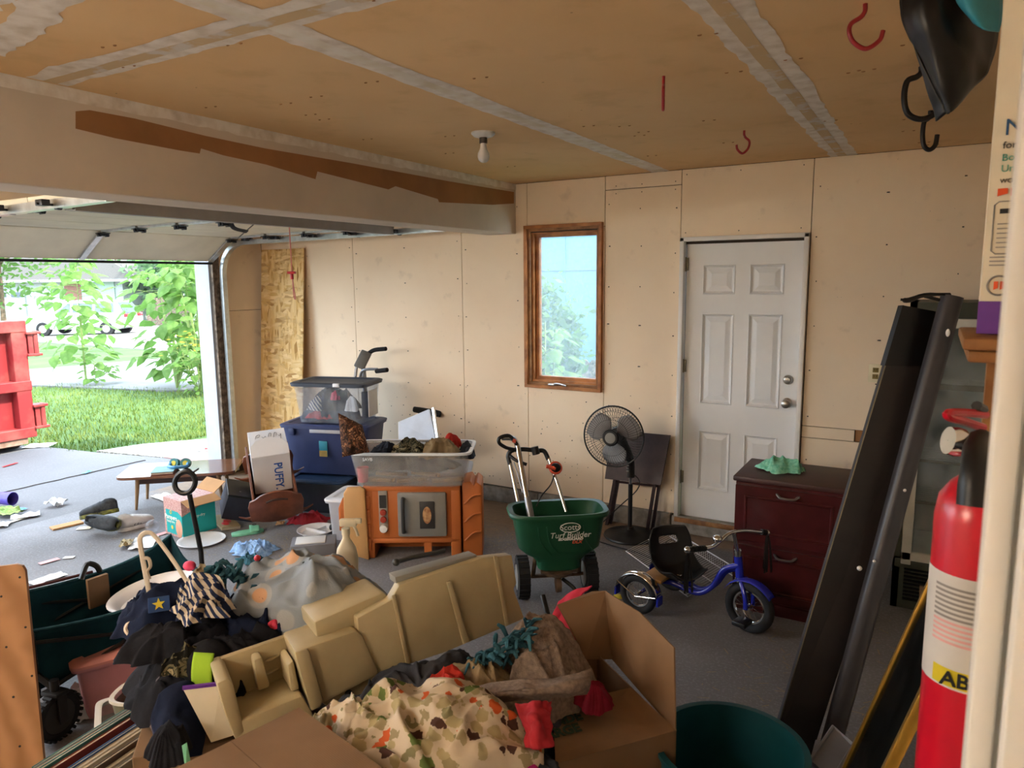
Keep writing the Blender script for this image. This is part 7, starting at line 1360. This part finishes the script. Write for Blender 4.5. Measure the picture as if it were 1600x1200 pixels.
# display cooler
cx0, cx1, cy0, cy1, ch = -.125, .52, 4.49, 5.03, 1.74; ck = thing('display_cooler', 'olive glass-door display cooler in the far right corner', 'cooler', ((cx0+cx1)/2, cy0, 0)); hw = (cx1-cx0)/2; dp_ = cy1-cy0
g = G(); t = .035
g.box((-hw+t/2, dp_/2, ch/2), (t, dp_, ch)); g.box((hw-t/2, dp_/2, ch/2), (t, dp_, ch)); g.box((0, dp_/2, ch-.05), (2*hw, dp_, .1)); g.box((0, dp_/2, .15), (2*hw, dp_, .30)); g.box((0, dp_-.01, ch/2), (2*hw, .02, ch)); g.build('cabinet', 'cooler_olive', ck, smooth=0)
g = G(); g.box((-hw+t+.006, dp_/2, ch/2+.1), (.01, dp_-.06, ch-.4)); g.box((hw-t-.006, dp_/2, ch/2+.1), (.01, dp_-.06, ch-.4)); g.box((0, dp_-.03, ch/2+.1), (2*hw-.08, .01, ch-.4)); g.box((0, dp_/2, .31), (2*hw-.08, dp_-.06, .01)); g.build('liner', 'cooler_inner', ck, smooth=0)
g = G()
for x in (-hw+.065, hw-.065): g.box((x, -.015, ch/2+.1), (.05, .03, ch-.34), bev=.005)
for z in (.32, ch-.11): g.box((0, -.015, z), (2*hw-.08, .03, .05), bev=.005)
dr_ = g.build('door_frame', 'cooler_white', ck); g = G(); g.box((0, -.012, ch/2+.1), (2*hw-.17, .006, ch-.42)); g.build('door_glass', 'cooler_glass', ck, smooth=0)
for z in (1.28, .86, .62):
    g = G(); 
    for k in range(9): g.tube([(-hw+.05, .06+k*.045, z), (hw-.05, .06+k*.045, z)], .0022, 4)
    for k in range(3): g.tube([(-hw+.06+k*.25, .05, z-.004), (-hw+.06+k*.25, .45, z-.004)], .003, 4)
    sh_ = g.build('wire_shelf', 'galv', ck, kind='stuff'); g = G(); g.box((0, .045, z), (2*hw-.09, .012, .03 if z > 1 else .014)); g.build('shelf_edge', 'brass_dark', sh_, smooth=0)
for k in range(9): g = G(); g.box((0, -.004, .06+k*.022), (2*hw-.12, .012, .010), rot=(.5, 0, 0)); g.build('louver', 'black_plastic', ck, smooth=0)
g = G(); g.box((0, -.003, .268), (2*hw-.02, .012, .05), bev=.003); g.build('kick_band', 'cooler_olive', ck)
# gold framed picture leaning on the right wall
p0, p1 = at(1322, 1200, Y=2.28), at(1464, 893, Y=2.28); ue = (p1-p0).normalized(); p0 = p0-ue*(p0.z/ue.z); p1 = p0+ue*1.32; pw = V((0, -1, 0)); pn = ue.cross(pw); pn = pn if pn.x < 0 else -pn
GF = frame(p0, ue, pw, pn if ue.cross(pw).dot(pn) > 0 else -pn); zsg = 1 if V(GF.col[2][:3]).x < 0 else -1
gf = thing('framed_picture', 'gold framed glazed picture leaning at the lower right', 'picture frame', M=GF); PWd = .62
for (ua, ub, va, vb) in ((0, 1.32, 0, .03), (0, 1.32, PWd-.03, PWd), (0, .03, .03, PWd-.03), (1.29, 1.32, .03, PWd-.03)):
    g = G(); g.box(((ua+ub)/2, (va+vb)/2, 0), (ub-ua, vb-va, .026), bev=.005); g.build('frame_moulding', 'gold', gf)
g = G(); g.box((.66, PWd/2, -.006*zsg), (1.26, PWd-.06, .004)); g.build('print', 'ink_black', gf, smooth=0); g = G(); g.box((.66, PWd/2, .004*zsg), (1.26, PWd-.06, .003)); g.build('glass', 'picture_glass', gf, smooth=0)
g = G(); pq = at(1437, 940, Y=4.3); g.box((pq.x+.03, 4.3, .11), (.07, .02, .22)); 
tag(g.build('cardboard_scrap', 'cardboard', smooth=0), 'small brown cardboard scrap by the gold frame and cooler', 'cardboard')
# fire extinguisher
xe = at(1524, 900, D=1.27); er = .070; ex_ = thing('fire_extinguisher', 'red fire extinguisher hung beside the white door casing', 'fire extinguisher', (xe.x, xe.y, 0)); eo = V((xe.x, xe.y, 0)); zt_ = at(1510, 742, D=1.27).z; zb_ = zt_-.62
g = G(); g.lathe([(.001, zb_), (er*.9, zb_), (er, zb_+.02), (er, zt_-.07), (er*.93, zt_-.035), (er*.7, zt_-.01), (er*.35, zt_+.012), (.018, zt_+.02), (.018, zt_+.04), (.001, zt_+.04)], 40, cap=False); g.build('cylinder', 'ext_red', ex_)
zl1 = at(1490, 905, D=1.22).z; zl0 = at(1490, 1095, D=1.22).z
dirc = V((-xe.x, -xe.y, 0)).normalized(); ang0 = math.atan2(dirc.y, dirc.x)
def wrap(z0, z1, a0, a1, mat, name, off=.0008, n=24): g = G(); g.grid(lambda u, v: V(((er+off)*math.cos(a0+(a1-a0)*u), (er+off)*math.sin(a0+(a1-a0)*u), z0+(z1-z0)*v)), n, 2); return g.build(name, mat, ex_, smooth=180)
lbl = wrap(zl0, zl1, ang0-1.5, ang0+1.5, 'ext_label', 'instruction_label')
for k in range(12):
    z = zl1-.02-k*.009; wrap(z-.0045, z, ang0-.9, ang0+.2+.06*((k*7) % 3), 'ink_grey' if k < 7 else 'pale_pink', 'print_line', .0014)
wrap(zl0+.004, zl0+.036, ang0-.8, ang0+.4, 'label_yellow', 'class_band', .0014)
ta = ang0-.06; text('lettering', 'ABC', .036, 'ink_black', ex_, frame(((er+.002)*math.cos(ta), (er+.002)*math.sin(ta), zl0+.019), (-math.sin(ta), math.cos(ta), 0), UP, (math.cos(ta), math.sin(ta), 0)), bold=.0008)
g = G(); g.cyl((0, 0, zt_+.02), (0, 0, zt_+.075), .02, n=14); g.build('valve_body', 'chrome', ex_)
g = G(); a = at(1492, 690, D=1.24)-eo; g.tube([V((0, 0, zt_+.055)), a], .018, 12); g.lathe([(.001, -.012), (.024, -.012), (.026, 0), (.024, .012), (.001, .012)], 18, TR(a) @ V((0, 0, 1)).rotation_difference((a-V((0, 0, zt_+.055))).normalized()).to_matrix().to_4x4(), cap=False); g.build('pressure_gauge', 'chrome', ex_)
g = G(); pts = [at(1536, 668, D=1.28)-eo, at(1505, 658, D=1.25)-eo, at(1482, 651, D=1.22)-eo, at(1484, 645, D=1.22)-eo, at(1510, 645, D=1.25)-eo, at(1540, 648, D=1.28)-eo]; g.tube(pts, .0075, 8, k=4); g.build('carry_handle', 'ext_red', ex_); g = G(); g.tube([at(1536, 640, D=1.28)-eo, at(1526, 634, D=1.26)-eo], .009, 8); g.build('lever', 'black_plastic', ex_)
g = G(); g.tube([V((.0, -.01, zt_+.06)), at(1530, 690, D=1.22)-eo, at(1524, 730, D=1.17)-eo, at(1520, 790, D=1.165)-eo], [.014, .02, .022, .024], 12, k=4); g.build('hose', 'black_plastic', ex_)
g = G(); g.box((.035, .072, (zt_+zb_)/2), (.1, .012, .5)); g.box((.075, .06, (zt_+zb_)/2+.1), (.05, .02, .03)); g.build('wall_bracket', 'black_plastic', ex_)
# shelf with the printed carton above
sl0 = at(1501, 540, D=1.42); sh = thing('wall_shelf', 'small wooden wall shelf under the printed carton', 'shelf', (0, 0, 0))
g = G(); g.box(((sl0.x+.21)/2, sl0.y+.06, sl0.z+.012), (.21-sl0.x, .34, .022), bev=.005); g.build('shelf_board', 'shelf_wood', sh); g = G(); g.box(((sl0.x+.21)/2+.004, sl0.y+.06, sl0.z-.012), (.21-sl0.x-.01, .32, .022), bev=.006); g.build('shelf_board', 'shelf_wood', sh)
g = G(); q = at(1539, 600, D=1.62); g.box((q.x+.012, q.y, sl0.z-.17), (.024, .04, .30)); g.build('bracket_post', 'shelf_wood', sh, smooth=0)
c0 = at(1526, 510, D=1.4); zb2 = sl0.z+.025; pcx = CR; Tcar = frame((c0.x, c0.y, zb2), (CR*.78+CF*-.62).normalized(), UP.cross((CR*.78+CF*-.62).normalized()), UP)
car_ = thing('printed_carton', 'tall cream carton with purple base band on the wall shelf', 'box', M=Tcar); cw_, cd_, ch_ = .13, .10, .62
g = G(); g.box((cw_/2, cd_/2, ch_/2), (cw_, cd_, ch_), bev=.002, seg=1); g.build('carton_body', 'carton_cream', car_, smooth=0)
FM = lambda x, z: frame((x, -.0015, z), (1, 0, 0), (0, 0, 1), (0, -1, 0))
cz = lambda py: (Tcar.inverted() @ at(1540, py, D=1.41)).z
g = G(); g.prism([(0, .0), (cw_, 0), (cw_, cz(470)), (0, cz(470))], .001, FM(0, 0)); g.build('purple_band', 'purple', car_, smooth=0)
for s_, py, sz, mt_ in (('No', 213, .042, 'ink_blue'), ('for g', 238, .018, 'ink_black'), ('Boqui', 256, .018, 'ink_teal'), ('Union', 272, .018, 'ink_teal'), ('WORK', 290, .011, 'ink_black')): text('lettering', s_, sz, mt_, car_, FM(.018, cz(py)), align='LEFT')
for x in (.016, .036): g = G(); s_ = 1 if x < .03 else -1; g.prism([(0, 0), (.016, .004) if s_ > 0 else (.016, -.002), (.016, .014), (0, .014)], .001, FM(x, cz(312))); g.build('orange_mark', 'ink_orange', car_, smooth=0)
g = G(); za, zb3 = cz(320), cz(398); g.tube([FM(.075, za) @ V((0, 0, .001)), FM(.02, za) @ V((0, 0, .001)), FM(.013, za-.006) @ V((0, 0, .001)), FM(.013, zb3+.006) @ V((0, 0, .001)), FM(.02, zb3) @ V((0, 0, .001)), FM(.075, zb3) @ V((0, 0, .001))], .0012, 4); g.build('print_border', 'ink_grey', car_)
g = G(); g.prism([(0, 0), (.03, 0), (.03, .009), (0, .009)], .001, FM(.022, cz(338))); g.build('black_bar', 'ink_black', car_, smooth=0)
for k in range(6): g = G(); g.prism([(0, 0), (.034, 0), (.034, .002), (0, .002)], .001, FM(.02, cz(354+k*7))); g.build('print_line', 'ink_grey', car_, smooth=0)
for k in range(3): g = G(); g.prism([(0, 0), (.04, 0), (.04, .0025), (0, .0025)], .001, FM(.012, cz(404+k*6))); g.build('print_line', 'ink_grey', car_, smooth=0)
g = G(); g.torus(FM(.03, cz(446)) @ V((0, 0, .001)), .018, .0018, axis=(0, 1, 0)); g.build('seal_ring', 'ink_grey', car_)
for dx in (-.008, .002): g = G(); g.prism([(0, -.008), (.007, -.005), (.007, .008), (0, .008)], .001, FM(.03+dx, cz(446))); g.build('seal_mark', 'ink_orange', car_, smooth=0)
# black bag hanging from the ceiling
bg_ = thing('hanging_bag', 'black plastic bag hanging from the ceiling at the upper right', 'bag', tuple(at(1480, -20, D=1.75)[:2])+(ZC,)); bo2 = V(bg_.location)
Pn = [[at(1412, -60, D=1.7), at(1450, -70, D=1.66), at(1500, -60, D=1.7), at(1560, -60, D=1.75)], [at(1408, 16, D=1.7), at(1450, 10, D=1.64), at(1500, 5, D=1.66), at(1560, 0, D=1.75)], [at(1434, 80, D=1.7), at(1460, 85, D=1.66), at(1500, 85, D=1.66), at(1555, 75, D=1.74)], [at(1470, 150, D=1.7), at(1478, 155, D=1.68), at(1500, 148, D=1.68), at(1545, 110, D=1.72)], [at(1481, 176, D=1.7), at(1484, 177, D=1.69), at(1492, 168, D=1.69), at(1538, 122, D=1.72)]]
Pn = [[p-bo2 for p in r_] for r_ in Pn]; sheet('bag_front', 'bag_black', Pn, 34, 26, fold=.008, fs=9, seed=4, parent=bg_, thick=.004, smooth=60)
Pb = [[p+_f*(.05 if 0 < j < 3 else .004) for j, p in enumerate(r_)] for r_ in Pn]; sheet('bag_back', 'bag_black', Pb, 20, 16, fold=.006, fs=9, seed=5, parent=bg_, thick=.004)
Pt = [[at(1480, -70, D=1.66)-bo2, at(1520, -70, D=1.62)-bo2, at(1570, -70, D=1.66)-bo2], [at(1493, 0, D=1.63)-bo2, at(1520, 10, D=1.6)-bo2, at(1565, 20, D=1.64)-bo2], [at(1520, 34, D=1.63)-bo2, at(1535, 45, D=1.61)-bo2, at(1560, 50, D=1.64)-bo2]]
sheet('teal_flap', 'bag_teal', Pt, 14, 14, fold=.006, fs=9, seed=6, parent=bg_, thick=.004)
